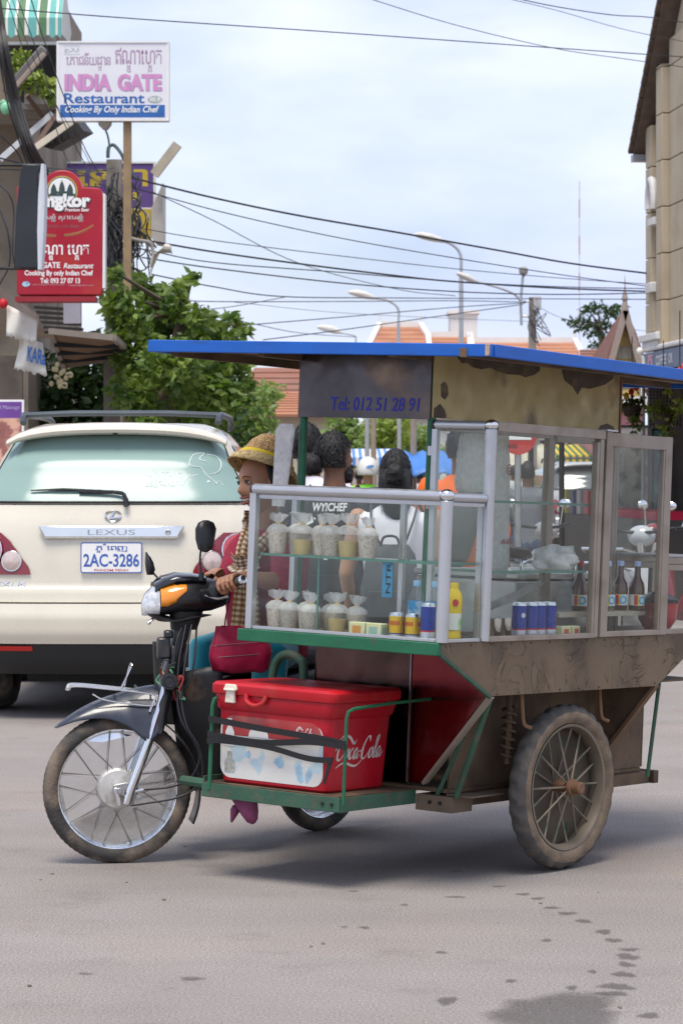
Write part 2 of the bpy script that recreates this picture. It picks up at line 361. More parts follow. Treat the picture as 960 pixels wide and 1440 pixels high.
def wet_material():
    m = bpy.data.materials.new('wet_spot'); m.use_nodes = True
    N = m.node_tree.nodes; K = m.node_tree.links.new; b = N['Principled BSDF']
    b.inputs['Base Color'].default_value = (.085, .078, .072, 1); b.inputs['Roughness'].default_value = .5
    a = N.new('ShaderNodeAttribute'); a.attribute_name = 'fade'
    tcn = N.new('ShaderNodeTexCoord'); n1 = N.new('ShaderNodeTexNoise'); n1.inputs['Scale'].default_value = 70; n1.inputs['Detail'].default_value = 4; K(tcn.outputs['Object'], n1.inputs[0])
    q = N.new('ShaderNodeMath'); q.operation = 'MULTIPLY'; K(a.outputs['Fac'], q.inputs[0]); K(n1.outputs['Fac'], q.inputs[1])
    r = N.new('ShaderNodeMapRange'); r.inputs[1].default_value = .1; r.inputs[2].default_value = .42; r.inputs[4].default_value = .42; K(q.outputs[0], r.inputs[0]); K(r.outputs[0], b.inputs['Alpha'])
    return m
peb = MB(); rnd = random.Random(77)
for _ in range(34):
    Y_ = 6.5+rnd.random()**1.6*9; x_ = rnd.uniform(-.14, .14)*Y_; r_ = rnd.uniform(.0025, .008); peb.lump((x_, Y_, r_*.4), (r_, r_*rnd.uniform(.7, 1.3), r_*.6), 6)
peb.build('loose_grit', mat('grit_stone', (.2, .17, .14), .9, 0, .4, 40), road, kind='stuff')
WET = wet_material()
def ground(px, py): Y = H*F/(py-HY); return Vector(((px-CX)/F*Y, Y, .003))
def wet_spot(px, py, rx, ry, seed):
    """rx, ry in metres"""
    rnd = random.Random(seed); c = ground(px, py); n = 22
    ph = [rnd.uniform(0, 6.28) for _ in range(4)]
    vs = [tuple(c)]; fs = []
    for ring, k in ((1, .6), (2, 1.0)):
        for i in range(n):
            a = 2*PI*i/n; j = 1+.16*math.sin(2*a+ph[0])+.13*math.sin(3*a+ph[1])+.1*math.sin(5*a+ph[2])+.07*math.sin(8*a+ph[3])
            vs.append((c.x+rx*k*j*math.cos(a), c.y+ry*k*j*math.sin(a), c.z))
    for i in range(n):
        j = (i+1) % n; fs.append((0, 1+i, 1+j)); fs.append((1+i, 1+n+i, 1+n+j, 1+j))
    o = MB().add(vs, fs).build('wet_spot', WET, road)
    at_ = o.data.attributes.new('fade', 'FLOAT', 'POINT'); at_.data.foreach_set('value', [1.0]+[.95]*n+[0.0]*n)
for i, (px, py, rx, ry) in enumerate([(785, 1425, .24, .3), (735, 1258, .028, .035), (755, 1264, .03, .03), (775, 1277, .03, .035), (797, 1285, .035, .04), (820, 1296, .035, .04), (848, 1311, .035, .05), (862, 1323, .03, .05), (884, 1336, .032, .04), (882, 1346, .04, .07), (880, 1357, .03, .05), (876, 1371, .04, .05), (866, 1388, .06, .06), (860, 1398, .05, .05), (912, 1429, .032, .05), (628, 1408, .035, .07), (620, 1340, .02, .03), (512, 1305, .022, .03), (484, 1304, .012, .02), (568, 1273, .02, .02), (768, 1323, .022, .03), (642, 1226, .03, .02), (718, 1380, .022, .03), (803, 1390, .02, .04), (832, 1367, .018, .03), (497, 1254, .02, .02), (270, 1377, .05, .03), (640, 1262, .05, .02), (700, 1247, .03, .02), (120, 1370, .03, .02)]):
    wet_spot(px, py, rx, ry, i)
# ================================================================ the vending cart (local axes: u outwards, v backwards, w up)
_l = Vector((math.cos(R(-36.04)), math.sin(R(-36.04)), 0)); _b = Vector((-_l.y, _l.x, 0))
_w = (Vector((0, 0, 1))+.0262*_l+.0289*_b).normalized(); _l = (_l-_w*_l.dot(_w)).normalized(); _b = _w.cross(_l)
CM = frame((.3086, 9.34, 0), _l, _b, _w)
PLY = mat('stained_plywood', (.2, .14, .085), .75, 0, .2, 4, c2=(.09, .06, .04), m2=(.5, .7), ms=5, bump=.15, bs=30)
BLUEP = mat('blue_fascia', (.008, .105, .46), .45, 0, .12, 5, c2=(.02, .07, .25), m2=(.62, .8), ms=8, stretch=(1, 1, 4))
def hexa(mb, A, B, C, D, t):
    """sheet over four corners, thickness t downwards"""
    d = Vector((0, 0, -t)); P = [Vector(p) for p in (A, B, C, D)]
    return mb.add(P+[p+d for p in P], [(0, 1, 2, 3), (7, 6, 5, 4), (0, 4, 5, 1), (1, 5, 6, 2), (2, 6, 7, 3), (3, 7, 4, 0)])
def brown_panel_mat():
    m = mat('smeared_brown_panel', (.165, .118, .075), .6, .15, .2, 3, bump=.2, bs=12, c2=(.105, .074, .048), m2=(.5, .66), ms=5, md=8)
    N = m.node_tree.nodes; K = m.node_tree.links.new; b = N['Principled BSDF']; src = b.inputs['Base Color'].links[0].from_socket
    tcn = N.new('ShaderNodeTexCoord'); wv = N.new('ShaderNodeTexNoise'); wv.inputs['Scale'].default_value = 4.2; wv.inputs['Detail'].default_value = 3; wv.inputs['Distortion'].default_value = 2.2; K(tcn.outputs['Object'], wv.inputs['Vector'])
    r = N.new('ShaderNodeValToRGB'); e = r.color_ramp.elements; e[0].position = .46; e[0].color = (1, 1, 1, 1); e[1].position = .6; e[1].color = (1, 1, 1, 1)
    for p, c in ((.495, (.95, .95, .95)), (.515, (.42, .4, .38)), (.525, (.45, .43, .4)), (.545, (1.25, 1.2, 1.1)), (.575, (1.1, 1.05, 1))):
        q = e.new(p); q.color = (*c, 1)
    K(wv.outputs['Fac'], r.inputs[0])
    x = N.new('ShaderNodeMix'); x.data_type = 'RGBA'; x.blend_type = 'MULTIPLY'; x.inputs['Factor'].default_value = .85; K(src, x.inputs['A']); K(r.outputs[0], x.inputs['B']); mk = N.new('ShaderNodeTexNoise'); mk.inputs['Scale'].default_value = 2.6; mk.inputs['Detail'].default_value = 3; K(tcn.outputs['Object'], mk.inputs['Vector']); mr = N.new('ShaderNodeMapRange'); mr.inputs[1].default_value = .4; mr.inputs[2].default_value = .52; mr.inputs[4].default_value = .9; K(mk.outputs['Fac'], mr.inputs[0]); K(mr.outputs[0], x.inputs['Factor'])
    K(x.outputs['Result'], b.inputs['Base Color'])
    return m
BROWN = brown_panel_mat()
STEEL = mat('smudged_sheet_steel', (.3, .265, .25), .13, 1, .25, 5, c2=(.2, .17, .15), m2=(.5, .7), ms=6, rv=.7, bump=.05, bs=6)
DARKSIGN = mat('dark_sheet_metal', (.085, .075, .08), .24, .75, .3, 5, c2=(.2, .13, .085), m2=(.5, .68), ms=3.2, rv=.6, bump=.08, bs=5)
OCHRE = mat('stained_ochre_sheet', (.43, .34, .16), .55, .2, .2, 5, c2=(.12, .085, .055), m2=(.57, .68), ms=3.4, rv=.4, md=7)
cart = thing('vending_cart', 'brown glass-cased street vending cart with blue roof hitched beside a motorbike', 'vending cart', CM)
# roof
RF = [(-1.32, -.02, 1.918), (.127, .044, 1.905), (.115, 2.05, 1.897), (-1.32, 2.0, 1.915)]
mb = MB(); hexa(mb, *RF, .014)
roof = mb.build('roof', PLY, cart)
mb = MB()
for a, b_ in ((0, 1), (1, 2), (2, 3), (3, 0)):
    A, B = Vector(RF[a]), Vector(RF[b_]); n_ = (B-A).cross(Vector((0, 0, 1))).normalized()
    mb = MB(); e = .012 if a in (0, 2) else -.004
    d_ = (B-A).normalized()
    mb.bar(A-d_*e+n_*.009+Vector((0, 0, -.012)), B+d_*e+n_*.009+Vector((0, 0, -.012)), .017, .044)
    mb.build('fascia', BLUEP, roof, bevel=.003)
mb = MB(); mb.bx(-.0, .017, -.012, .005, 0, .04, Matrix.Translation((.118, .032, 1.874)))
mb.build('corner_bracket', mat('rusty_bracket', (.42, .32, .24), .7, .2, .3, 60), roof, bevel=.002)
for u in (-1.25, -.845, -.27, .03):
    mb = MB(); mb.bar((u, .02, 1.885), (u, 1.98, 1.88), .03, .03); mb.build('roof_beam', MUD, roof)
# poles
for u, v in ((-.832, .275), (-.262, .275), (-.832, 1.56), (-.262, 1.56)):
    mb = MB(); mb.tube([(u, v, .884 if v < 1 else .34), (u, v, 1.88)], .0155, 12); p_ = mb.build('pole', GREENP, cart)
    if (u, v) == (-.262, .275):
        for w_ in (1.55, 1.36):
            mb = MB(); mb.bx(-.262, -.232, .253, .259, w_-.018, w_+.018); mb.build('hinge', ALU, p_, bevel=.002)
# sign boards under the roof
mb = MB(); mb.bx(-.842, -.255, .250, .256, 1.662, 1.9); sb = mb.build('front_sign_board', DARKSIGN, cart, bevel=.001, label='dark sheet metal board with a blue phone number')
mb = MB(); write(mb, 'Tel: 012 51 28 91', -.692, 1.688, .392, .05, frame((0, .2485, 0), (1, 0, 0), (0, 0, 1), (0, -1, 0)), z=0, bold=.012, shear=.12)
mb.build('lettering', mat('blue_lettering', (.02, .025, .36), .5), sb, ang=0)
mb = MB(); mb.bx(-.2525, -.2465, .258, 1.56, 1.668, 1.905); mb.build('side_sign_board', OCHRE, cart, bevel=.001, label='ochre sheet board with dark stains')
for P in ([(.40, 1.904), (.40, 1.89), (.43, 1.872), (.46, 1.876), (.5, 1.862), (.56, 1.858), (.62, 1.868), (.68, 1.856), (.74, 1.85), (.82, 1.852), (.86, 1.846), (.92, 1.858), (.96, 1.876), (.96, 1.904)],
          [(1.12, 1.904), (1.12, 1.88), (1.14, 1.85), (1.2, 1.83), (1.24, 1.8), (1.27, 1.83), (1.33, 1.828), (1.38, 1.838), (1.44, 1.85), (1.5, 1.875), (1.52, 1.904)],
          [(.30, 1.79), (.325, 1.80), (.345, 1.785), (.35, 1.755), (.33, 1.735), (.305, 1.745)], [(.262, 1.70), (.30, 1.72), (.33, 1.70), (.345, 1.675), (.33, 1.669), (.262, 1.669)], [(1.4, 1.669), (1.42, 1.69), (1.47, 1.70), (1.52, 1.69), (1.54, 1.669)]):
    mb = MB(); mb.prism(P, -.2464, -.2458, frame((0, 0, 0), (0, 1, 0), (0, 0, 1), (1, 0, 0))); mb.build('stain', mat('board_stain', (.075, .052, .035), .65, 0, .3, 9, c2=(.15, .11, .06), m2=(.5, .7), ms=12), cart)
mb = MB(); mb.bx(-.254, -.243, 1.562, 1.574, 1.655, 1.9); mb.build('board_edge', mat('rust_edge', (.2, .09, .055), .7), cart)
# low front display case
fc = MB()
W0, S0, A0, D0 = -.835, .887, 1.39, .25
fc.tube([(0, 0, S0), (0, 0, A0-.016)], .0225, 16)
fc.bx(W0-.012, W0+.016, -.012, .016, S0, A0-.012)
fc.tube([(W0, 0, A0), (-.018, 0, A0)], .0195, 16); fc.tube([(0, .02, A0-.003), (0, D0-.02, A0-.003)], .017, 14)
fc.tube([(W0, 0, A0), (W0, D0, A0)], .0165, 14)
fc.bx(W0, -.02, D0-.012, D0+.012, A0-.03, A0+.006)
fc.bx(W0+.016, -.024, -.006, .012, S0, S0+.012); fc.bx(W0+.016, -.024, .0, .012, A0-.034, A0-.018)
fc.bx(-.012, .008, .024, D0-.024, S0, S0+.012); fc.bx(-.012, .008, .024, D0-.024, A0-.034, A0-.02)
fc.bx(W0-.01, W0+.012, D0-.012, D0+.012, S0, A0-.03); fc.bx(-.36, -.34, D0-.01, D0+.01, S0, A0-.03); fc.bx(-.03, -.008, D0-.012, D0+.012, S0, A0-.03)
fcase = fc.build('front_case_frame', ALU, cart, bevel=.0015)
mb = MB(); mb.ell((0, 0, A0+.003), (.026, .026, .022), 14); mb.build('corner_cap', CHROME, fcase)
mb = MB(); mb.ell((W0-.004, 0, A0), (.012, .02, .02), 12); mb.build('end_cap', BLACKP, fcase)
mb = MB(); mb.bx(W0+.014, -.02, .002, .006, S0+.004, A0-.016); mb.build('front_pane', GLASS, fcase, ang=0)
mb = MB(); mb.bx(-.004, 0, .02, D0-.02, S0+.004, A0-.016); mb.build('side_pane', GLASS, fcase, ang=0)
mb = MB(); mb.bx(W0-.002, W0+.002, .016, D0-.012, S0+.004, A0-.016); mb.build('end_pane', GLASS, fcase, ang=0)
for a, b_ in ((W0+.012, -.33), (-.37, -.03)):
    mb = MB(); mb.bx(a, b_, D0-.003+(.006 if a > -.5 else 0), D0+.001+(.006 if a > -.5 else 0), S0+.01, A0-.03); mb.build('sliding_pane', GLASS, fcase, ang=0)
def glass_shelf(par, u0, u1, v0, v1, w_, nm='shelf'):
    mb = MB(); mb.bx(u0, u1, v0, v1, w_-.003, w_+.003); s_ = mb.build(nm, GLASS, par, ang=0)
    mb = MB()
    mb.bx(u0, u1, v0-.0025, v0-.0002, w_-.0045, w_+.0045); mb.bx(u1+.0002, u1+.0025, v0, v1, w_-.0045, w_+.0045); mb.bx(u0, u1, v1+.0002, v1+.002, w_-.003, w_+.003)
    mb.build('polished_edge', GLASS_E, s_, ang=0)
glass_shelf(fcase, W0+.02, -.03, .02, .235, 1.157)
mb = MB(); mb.bx(-.5575, -.5525, .03, .235, S0+.004, 1.152); d_ = mb.build('divider', GLASS, fcase, ang=0)
mb = MB(); mb.bx(-.5585, -.5515, .027, .0298, S0+.004, 1.152); mb.build('polished_edge', GLASS_E, d_, ang=0)
# sill and case floor
mb = MB(); mb.bx(W0-.035, .004, -.026, -.002, .842, .886); mb.build('sill', GREENP, cart, bevel=.003)
mb = MB(); mb.bx(W0-.03, -.008, 0, .428, .862, .882); mb.build('case_floor', PLY, cart)
mb = MB(); mb.bx(-.26, -.008, .43, 1.84, .862, .882); mb.build('case_floor', PLY, cart)
# tall side case
V1, V2, V3, T0, DU = .262, 1.022, 1.53, 1.643, -.235
tcm = MB()
tcm.tube([(0, V1, S0), (0, V1, T0-.012)], .0215, 16)
tcm.tube([(DU, V1, T0), (-.018, V1, T0)], .0175, 14)
tcm.bx(DU-.01, DU+.012, V1-.01, V1+.012, S0, T0-.014)
tall = tcm.build('tall_case_frame', ALU, cart, bevel=.0015)
mb = MB(); mb.ell((0, V1, T0+.003), (.025, .025, .02), 14); mb.build('corner_cap', CHROME, tall)
mb = MB(); mb.ell((DU, V1, T0), (.014, .019, .019), 12); mb.build('end_cap', BLACKP, tall)
td = MB()
td.bx(-.016, .017, V1+.02, V2+.0, T0-.018, T0+.016)
td.bx(-.016, .014, V2-.03, V2-.004, S0, T0-.018); td.bx(-.012, .012, V2-.048, V2-.03, S0+.014, T0-.03)
td.bx(-.012, .014, V1+.022, V2-.03, S0-.002, S0+.016)
td.bx(DU-.012, DU+.012, V1+.012, V2+.02, T0-.02, T0+.01); td.bx(DU-.012, DU+.012, V1+.012, V2, S0, S0+.016)
td.bx(DU-.013, DU+.013, V2-.01, V2+.016, S0+.016, T0-.02); td.bx(DU-.008, DU+.008, V2+.019, V2+.04, S0+.016, T0-.02)
td.build('dusty_side_rails', ALU_D, tall, bevel=.0015)
mb = MB(); mb.bx(DU+.012, -.02, V1-.002, V1+.002, S0+.004, T0-.014); mb.build('front_pane', GLASS, tall, ang=0)
mb = MB(); mb.bx(-.003, .001, V1+.02, V2-.045, S0+.01, T0-.016); mb.build('side_pane', GLASS, tall, ang=0)
for a, b_, k in ((V1+.012, .66, 0), (.62, V2-.01, .007)):
    mb = MB(); mb.bx(DU-.003+k, DU+.001+k, a, b_, S0+.014, T0-.02); mb.build('sliding_pane', GLASS, tall, ang=0)
for w_ in (1.378, 1.13):
    glass_shelf(tall, DU+.014, -.02, V1+.03, V2-.05, w_)
mb = MB(); mb.bx(DU+.014, -.06, .86, V3-.03, .958, .976); mb.build('bottle_shelf', mat('shelf_board', (.4, .36, .28), .6), tall, bevel=.001)
# second case with a framed door
dd = MB(); Va, Vb = V2+.012, V3+.002
dd.bx(-.012, .016, Va, Va+.042, S0, T0+.012); dd.bx(-.012, .016, Vb-.05, Vb, S0, T0+.01)
dd.bx(-.012, .016, Va+.042, Vb-.05, T0-.042, T0+.009); dd.bx(-.012, .016, Va+.042, Vb-.05, S0, S0+.02)
dd.bx(-.008, .0135, Va+.0421, Va+.054, S0+.02, T0-.042); dd.bx(-.008, .0135, Vb-.062, Vb-.0501, S0+.02, T0-.042)
door = dd.build('door_case_frame', ALU_D, cart, bevel=.002)
mb = MB(); mb.bx(-.01, .02, Va-.008, Va+.07, T0+.013, T0+.02); mb.build('top_plate', ALU, door, bevel=.001)
mb = MB(); mb.bx(0, .004, Va+.05, Vb-.058, S0+.016, T0-.04); mb.build('door_pane', GLASS, door, ang=0)
mb = MB()
mb.bx(DU-.016, DU+.016, Vb-.04, Vb+.0, S0, T0); mb.bx(DU-.012, DU+.012, V2+.045, Vb-.04, T0-.03, T0); mb.bx(DU-.012, DU+.012, V2+.045, Vb-.04, S0, S0+.02)
mb.bx(DU+.016, -.012, Vb-.035, Vb-.01, T0-.03, T0-.002)
mb.build('back_rails', ALU_D, door, bevel=.002)
mb = MB(); mb.bx(DU+.016, -.012, Vb-.024, Vb-.02, S0+.01, T0-.03); mb.build('end_pane', GLASS, door, ang=0)
# low rear case
lr = MB()
for u in (-.008, DU+.008):
    lr.bx(u-.01, u+.01, Vb+.006, Vb+.03, S0, 1.16); lr.bx(u-.01, u+.01, 1.82, 1.845, S0, 1.16)
    lr.bx(u-.01, u+.012, Vb+.006, 1.845, 1.16, 1.185); lr.bx(u-.01, u+.01, Vb+.03, 1.82, S0, S0+.02); lr.bx(u-.01, u+.011, Vb+.03, 1.82, 1.135, 1.159)
low = lr.build('rear_case_frame', ALU_D, cart, bevel=.002)
mb = MB(); mb.bx(DU, -.0, Vb+.01, 1.84, 1.186, 1.196); mb.build('rear_case_top', mat('grey_board', (.36, .35, .34), .5), low, bevel=.002)
mb = MB(); mb.bx(-.008, -.004, Vb+.02, 1.83, S0+.01, 1.14); mb.build('side_pane', GLASS, low, ang=0)
# side panel and body
SP = [(-.004, .886), (-.004, .846), (.322, .692), (1.50, .688), (1.86, .865), (1.86, .886)]
MS = frame((0, 0, 0), (0, 1, 0), (0, 0, 1), (1, 0, 0))
mb = MB(); mb.prism(SP, -.006, .003, MS); sp = mb.build('side_panel', BROWN, cart, bevel=.001, label='brown metal side panel smeared with dried mud')
mb = MB()
rnd = random.Random(4)
for v_, w_ in [(.05+.13*i, .875) for i in range(14)]+[(.36+.14*i, .7) for i in range(9)]: mb.ell((.004, v_, w_), (.003, .004, .004), 6)
mb.build('rivet', MUD, sp, kind='stuff')
mb = MB(); mb.bar((.0, -.006, .845), (.0, .318, .689), .014, .012); mb.build('edge_trim', GREEND, cart)
MF = frame((0, .43, 0), (1, 0, 0), (0, 0, 1), (0, -1, 0))
us = -.412
mb = MB(); mb.prism([(-.85, .34), (us-.004, .34), (us-.004, .857), (-.85, .857)], -.004, .004, MF); mb.build('front_metal_panel', mat('dark_smudged_steel', (.085, .05, .045), .2, 1, .4, 4, c2=(.045, .03, .028), m2=(.45, .65), ms=5, rv=.6, bump=.1, bs=5), cart, bevel=.001, label='reflective sheet steel panel behind the cooler')
mb = MB(); mb.prism([(us+.002, .345), (-.335, .347), (-.09, .69), (-.09, .857), (us+.002, .857)], -.004, .004, MF); mb.build('front_metal_panel', mat('reflection_red_steel', (.17, .032, .036), .16, 1, .3, 4, c2=(.09, .03, .03), m2=(.5, .7), ms=4, rv=.6), cart, bevel=.001, label='sheet steel panel with the red cooler reflection put into its colour, under the case corner')  # red reflection of the cooler is painted into the steel's base colour
mb = MB(); mb.bar((us-.001, .424, .345), (us-.001, .424, .855), .004, .008); mb.build('panel_seam', DULL, cart)
mb = MB()
A, B = Vector((-.002, .325, .688)), Vector((-.335, .425, .35))
mb.bar(A, B, .012, .03, up=(0, 1, 0)); mb.build('gusset_flange', mat('dusty_flange', (.3, .25, .2), .6, .3, .15, 9), cart)
mb = MB(); mb.prism([(-.335, .352), (-.09, .69), (-.33, .69)], -.012, -.006, frame((0, .432, 0), (1, 0, 0), (0, 0, 1), (0, -1, 0))); mb.build('gusset', MUD, cart)
mb = MB(); mb.bx(-.252, -.244, .448, 1.83, .335, .70); mb.build('inner_wall', MUD, cart)
mb = MB(); mb.bx(-.9, -.244, 1.832, 1.84, .335, .86); mb.build('rear_wall', MUD, cart)
mb = MB(); mb.bx(-.858, -.852, .44, 1.83, .335, .857); mb.build('far_wall', STEEL, cart)
mb = MB(); mb.bx(-.85, -.246, .445, 1.83, .318, .333); mb.build('body_floor', MUD, cart)
mb = MB(); mb.bx(-.243, -.008, .45, 1.83, .70, .708); mb.build('arch_roof', MUD, cart)
mb = MB(); mb.prism([(-.243, .38), (-.004, .69), (-.243, .69)], 0, .006, frame((0, 1.505, 0), (1, 0, 0), (0, 0, 1), (0, -1, 0))); g_ = mb.build('rear_gusset', MUD, cart)
mb = MB(); mb.bar((-.002, 1.50, .69), (-.243, 1.498, .38), .014, .03, up=(0, 1, 0)); mb.build('flange', mat('rusty_flange', (.2, .12, .07), .75, 0, .2, 9), g_)
mb = MB(); mb.tube([(-.02, 1.56, .71), (-.05, 1.545, .33)], .008, 8); mb.build('rear_strut', GREEND, cart)
# struts, spring, hooks
for a, b_, r_ in (((-.03, .372, .69), (-.20, .43, .312), .0115), ((-.16, .40, .53), (-.285, .435, .312), .008)):
    mb = MB(); mb.tube([a, b_], r_, 8); mb.build('strut', GREEND, cart)
mb = MB(); mb.tube([(-.15+.024*math.cos(t*.45), .685+.024*math.sin(t*.45), .635-.19*t/84) for t in range(85)], .0055, 6); mb.build('suspension_spring', mat('rusty_spring', (.13, .085, .05), .7, .3, .3, 30), cart)
mb = MB(); mb.tube([(-.15, .685, .68), (-.15, .685, .42)], .012, 8); mb.build('damper_rod', MUD, cart)
for v_ in (.62, 1.17):
    mb = MB(); mb.tube(spline([(-.06, v_, .70), (-.055, v_+.005, .62), (-.05, v_+.012, .575), (-.03, v_+.03, .562)], 5), .007, 6); mb.build('hook', mat('rust', (.22, .12, .065), .8, 0, .2, 20), cart)
# chassis and cooler platform
pf = MB()
pf.bx(-.985, -.368, -.052, -.046, .272, .322); pf.bx(-.985, -.368, -.046, .0, .27, .274)
pf.bx(-.374, -.368, -.045, .42, .272, .322); pf.bx(-.985, -.979, -.045, .43, .275, .345)
plat = pf.build('platform_frame', GREEND, cart, bevel=.001)
mb = MB()
for u in (-.44, -.40): mb.lathe([(0, 0), (.0065, 0), (.0065, .004), (0, .004)], 10, frame((u, -.0525, .297), (1, 0, 0), (0, 0, 1), (0, -1, 0)))
mb.build('bolt', BLACKM, plat, kind='stuff')
mb = MB(); mb.bx(-.978, -.376, -.044, .42, .318, .326); mb.build('deck', MUD, plat)
cb_ = MB(); cb_.bx(-.372, -.215, .425, .56, .25, .308); cb_.bx(-.25, -.14, .44, .66, .31, .316)
cblk = cb_.build('chassis_end', mat('dusty_chassis', (.16, .12, .085), .75, .1, .2, 8, c2=(.05, .09, .06), m2=(.55, .68), ms=11), cart, bevel=.001)
for v_ in (-.31, -.265):
    mb = MB(); mb.lathe([(0, 0), (.0075, 0), (.0075, .003), (0, .003)], 12, frame((v_, .4245, .282), (1, 0, 0), (0, 0, 1), (0, -1, 0))); mb.build('bolt_hole', BLACKM, cblk)
for u0, v0, v1 in ((-.24, .5, 1.86), (-.8, .33, 1.86)):
    mb = MB(); mb.bx(u0-.02, u0+.02, v0, v1, .27, .316); mb.build('chassis_rail', MUD, cart)
mb = MB(); mb.bx(-.85, -.2, 1.862, 1.9, .27, .32); mb.build('rear_bumper', MUD, cart)
for u, r_ in ((-.95, .0075), (-.352, .0065)):
    mb = MB(); P = [(u, -.05, .30), (u, -.05, .60), (u+.003, -.045, .625), (u+.008, -.02, .635), (u+.02, .2, .648), (u+.03, .422, .655)]
    mb.tube(P, r_, 8); mb.build('retaining_rod', GREENP, cart)
for j in range(2): mb = MB(); mb.tube([(-1.2, .1+.9*j, .30), (-.8, .1+.9*j, .29)], .018, 8); mb.build('tow_bar', GREEND, cart)
# wheel
WC = Vector((-.05, .911, .333))
MW = Matrix.Translation(WC) @ Matrix.Rotation(R(-4), 4, 'Z') @ frame((0, 0, 0), (0, 1, 0), (0, 0, 1), (1, 0, 0))
def tyre(mb, Ro, r, wd, n=168, m=16, tread=.004, per=3, two=False):
    vs, fs = [], []
    for i in range(n):
        a = 2*PI*i/n
        for k in range(m):
            b_ = 2*PI*k/m; up_ = math.cos(b_)
            t = tread if (up_ > .35 and ((i+(1 if math.sin(b_) > 0 else 0)*per) // per) % 2 == 0) else 0
            q = Ro-r+(r+t)*up_; vs.append((q*math.cos(a), q*math.sin(a), wd*math.copysign(abs(math.sin(b_))**.8, math.sin(b_))))
    for i in range(n):
        for k in range(m): fs.append((i*m+k, ((i+1) % n)*m+k, ((i+1) % n)*m+(k+1) % m, i*m+(k+1) % m))
    b0 = len(mb.f); mb.add(vs, fs)
    if two:
        for j in range(len(fs)): mb.m[b0+j] = 1 if math.cos(2*PI*((j % m)+.5)/m) > .42 else 0
    return mb
mb = MB(); tyre(mb, .3, .037, .04, 168, 16, .0065, 3, True); wheel = mb.build('wheel', [DUSTRUB, mat('worn_tread', (.075, .07, .066), .85, 0, .2, 30, c2=(.16, .13, .1), m2=(.5, .75), ms=14)], cart, M=MW, label='muddy spoked cart wheel with a knobbly tyre')
RIMG = mat('dusty_rim', (.2, .165, .125), .6, .3, .2, 9, c2=(.07, .13, .09), m2=(.58, .68), ms=9)
mb = MB(); mb.lathe([(.224, -.03), (.234, -.032), (.226, -.02), (.22, 0), (.226, .02), (.234, .032), (.224, .03), (.214, .0), (.224, -.03)], 48); mb.build('rim', RIMG, wheel, M=MW)
mb = MB(); mb.lathe([(0, -.07), (.02, -.07), (.02, -.05), (.03, -.048), (.03, -.04), (.022, -.036), (.022, .036), (.032, .04), (.032, .05), (.024, .054), (.024, .085), (.018, .09), (0, .09)], 20); mb.build('hub', mat('rusty_hub', (.2, .105, .06), .75, .2, .25, 25), wheel, M=MW)
sm = MB(); sm.tube([(.024, 0, 0), (.22, 0, 0)], .0042, 6)
first = None
for i in range(18):
    a = 2*PI*i/18; zz = .036 if i % 2 else -.036
    Mx = MW @ Matrix.Rotation(a, 4, 'Z') @ Matrix.Translation((0, 0, zz)) @ Matrix.Rotation(math.atan2(zz, .19), 4, 'Y')
    if first is None: first = sm.build('spoke', RIMG, wheel); o = first
    else: o = bpy.data.objects.new('spoke', first.data); COL.objects.link(o); o.parent = wheel
    o.matrix_local = Mx
mb = MB(); mb.tube([(-.8, .911, .333), (-.12, .911, .333)], .014, 8); mb.build('axle', MUD, cart)

# ================================================================ the red cooler on the platform
REDP = mat('red_cooler_plastic', (.42, .006, .018), .35, 0, .12, 4, c2=(.33, .03, .03), m2=(.55, .8), ms=5, rv=.4)
REDL = mat('red_lid_plastic', (.45, .008, .016), .4, 0, .12, 4, c2=(.38, .05, .04), m2=(.55, .8), ms=6, rv=.4)
CX0, CX1, CY0, CY1, CZ = -.955, -.43, -.03, .36, .328
cool = thing('cooler', 'red plastic cooler with a worn white sticker strapped to the front platform of the cart', 'cooler', CM @ Matrix.Translation((0, 0, 0)))
def rloft(mb, rings, n=5):
    vs, fs = [], []; m = 4*(n+1)
    for x0, x1, y0, y1, r, z in rings: vs += [(x, y, z) for x, y in rrect(x0, x1, y0, y1, r, n)]
    for i in range(len(rings)-1):
        for k in range(m): fs.append((i*m+k, i*m+(k+1) % m, (i+1)*m+(k+1) % m, (i+1)*m+k))
    fs += [list(range(m))[::-1], list(range((len(rings)-1)*m, len(rings)*m))]
    return mb.add(vs, fs)
mb = MB()
rloft(mb, [(CX0+.03, CX1-.03, CY0+.022, CY1-.02, .03, CZ), (CX0+.022, CX1-.022, CY0+.014, CY1-.014, .035, CZ+.008), (CX0+.006, CX1-.006, CY0+.003, CY1-.004, .035, CZ+.26), (CX0-.002, CX1+.002, CY0-.004, CY1+.004, .035, CZ+.268), (CX0-.008, CX1+.012, CY0-.008, CY1+.01, .035, CZ+.305), (CX0-.008, CX1+.012, CY0-.008, CY1+.01, .035, CZ+.318)])
body = mb.build('body', REDP, cool)
mb = MB()
rloft(mb, [(CX0-.016, CX1+.02, CY0-.014, CY1+.016, .03, CZ+.32), (CX0-.018, CX1+.024, CY0-.016, CY1+.018, .03, CZ+.326), (CX0-.018, CX1+.024, CY0-.016, CY1+.018, .03, CZ+.352), (CX0-.006, CX1+.012, CY0-.006, CY1+.008, .025, CZ+.362), (CX0+.03, CX1-.03, CY0+.03, CY1-.03, .02, CZ+.364)])
lid = mb.build('lid', REDL, cool)
mb = MB(); lu = -.868
mb.prism([(-.022, -.045), (.022, -.045), (.018, -.005), (.03, .004), (.022, .022), (-.022, .022), (-.03, .004), (-.018, -.005)], 0, .012, frame((lu, CY0-.016, CZ+.335), (1, 0, 0), (0, 0, 1), (0, -1, 0)))
mb.bx(lu-.024, lu+.024, CY0-.036, CY0-.027, CZ+.333, CZ+.341)
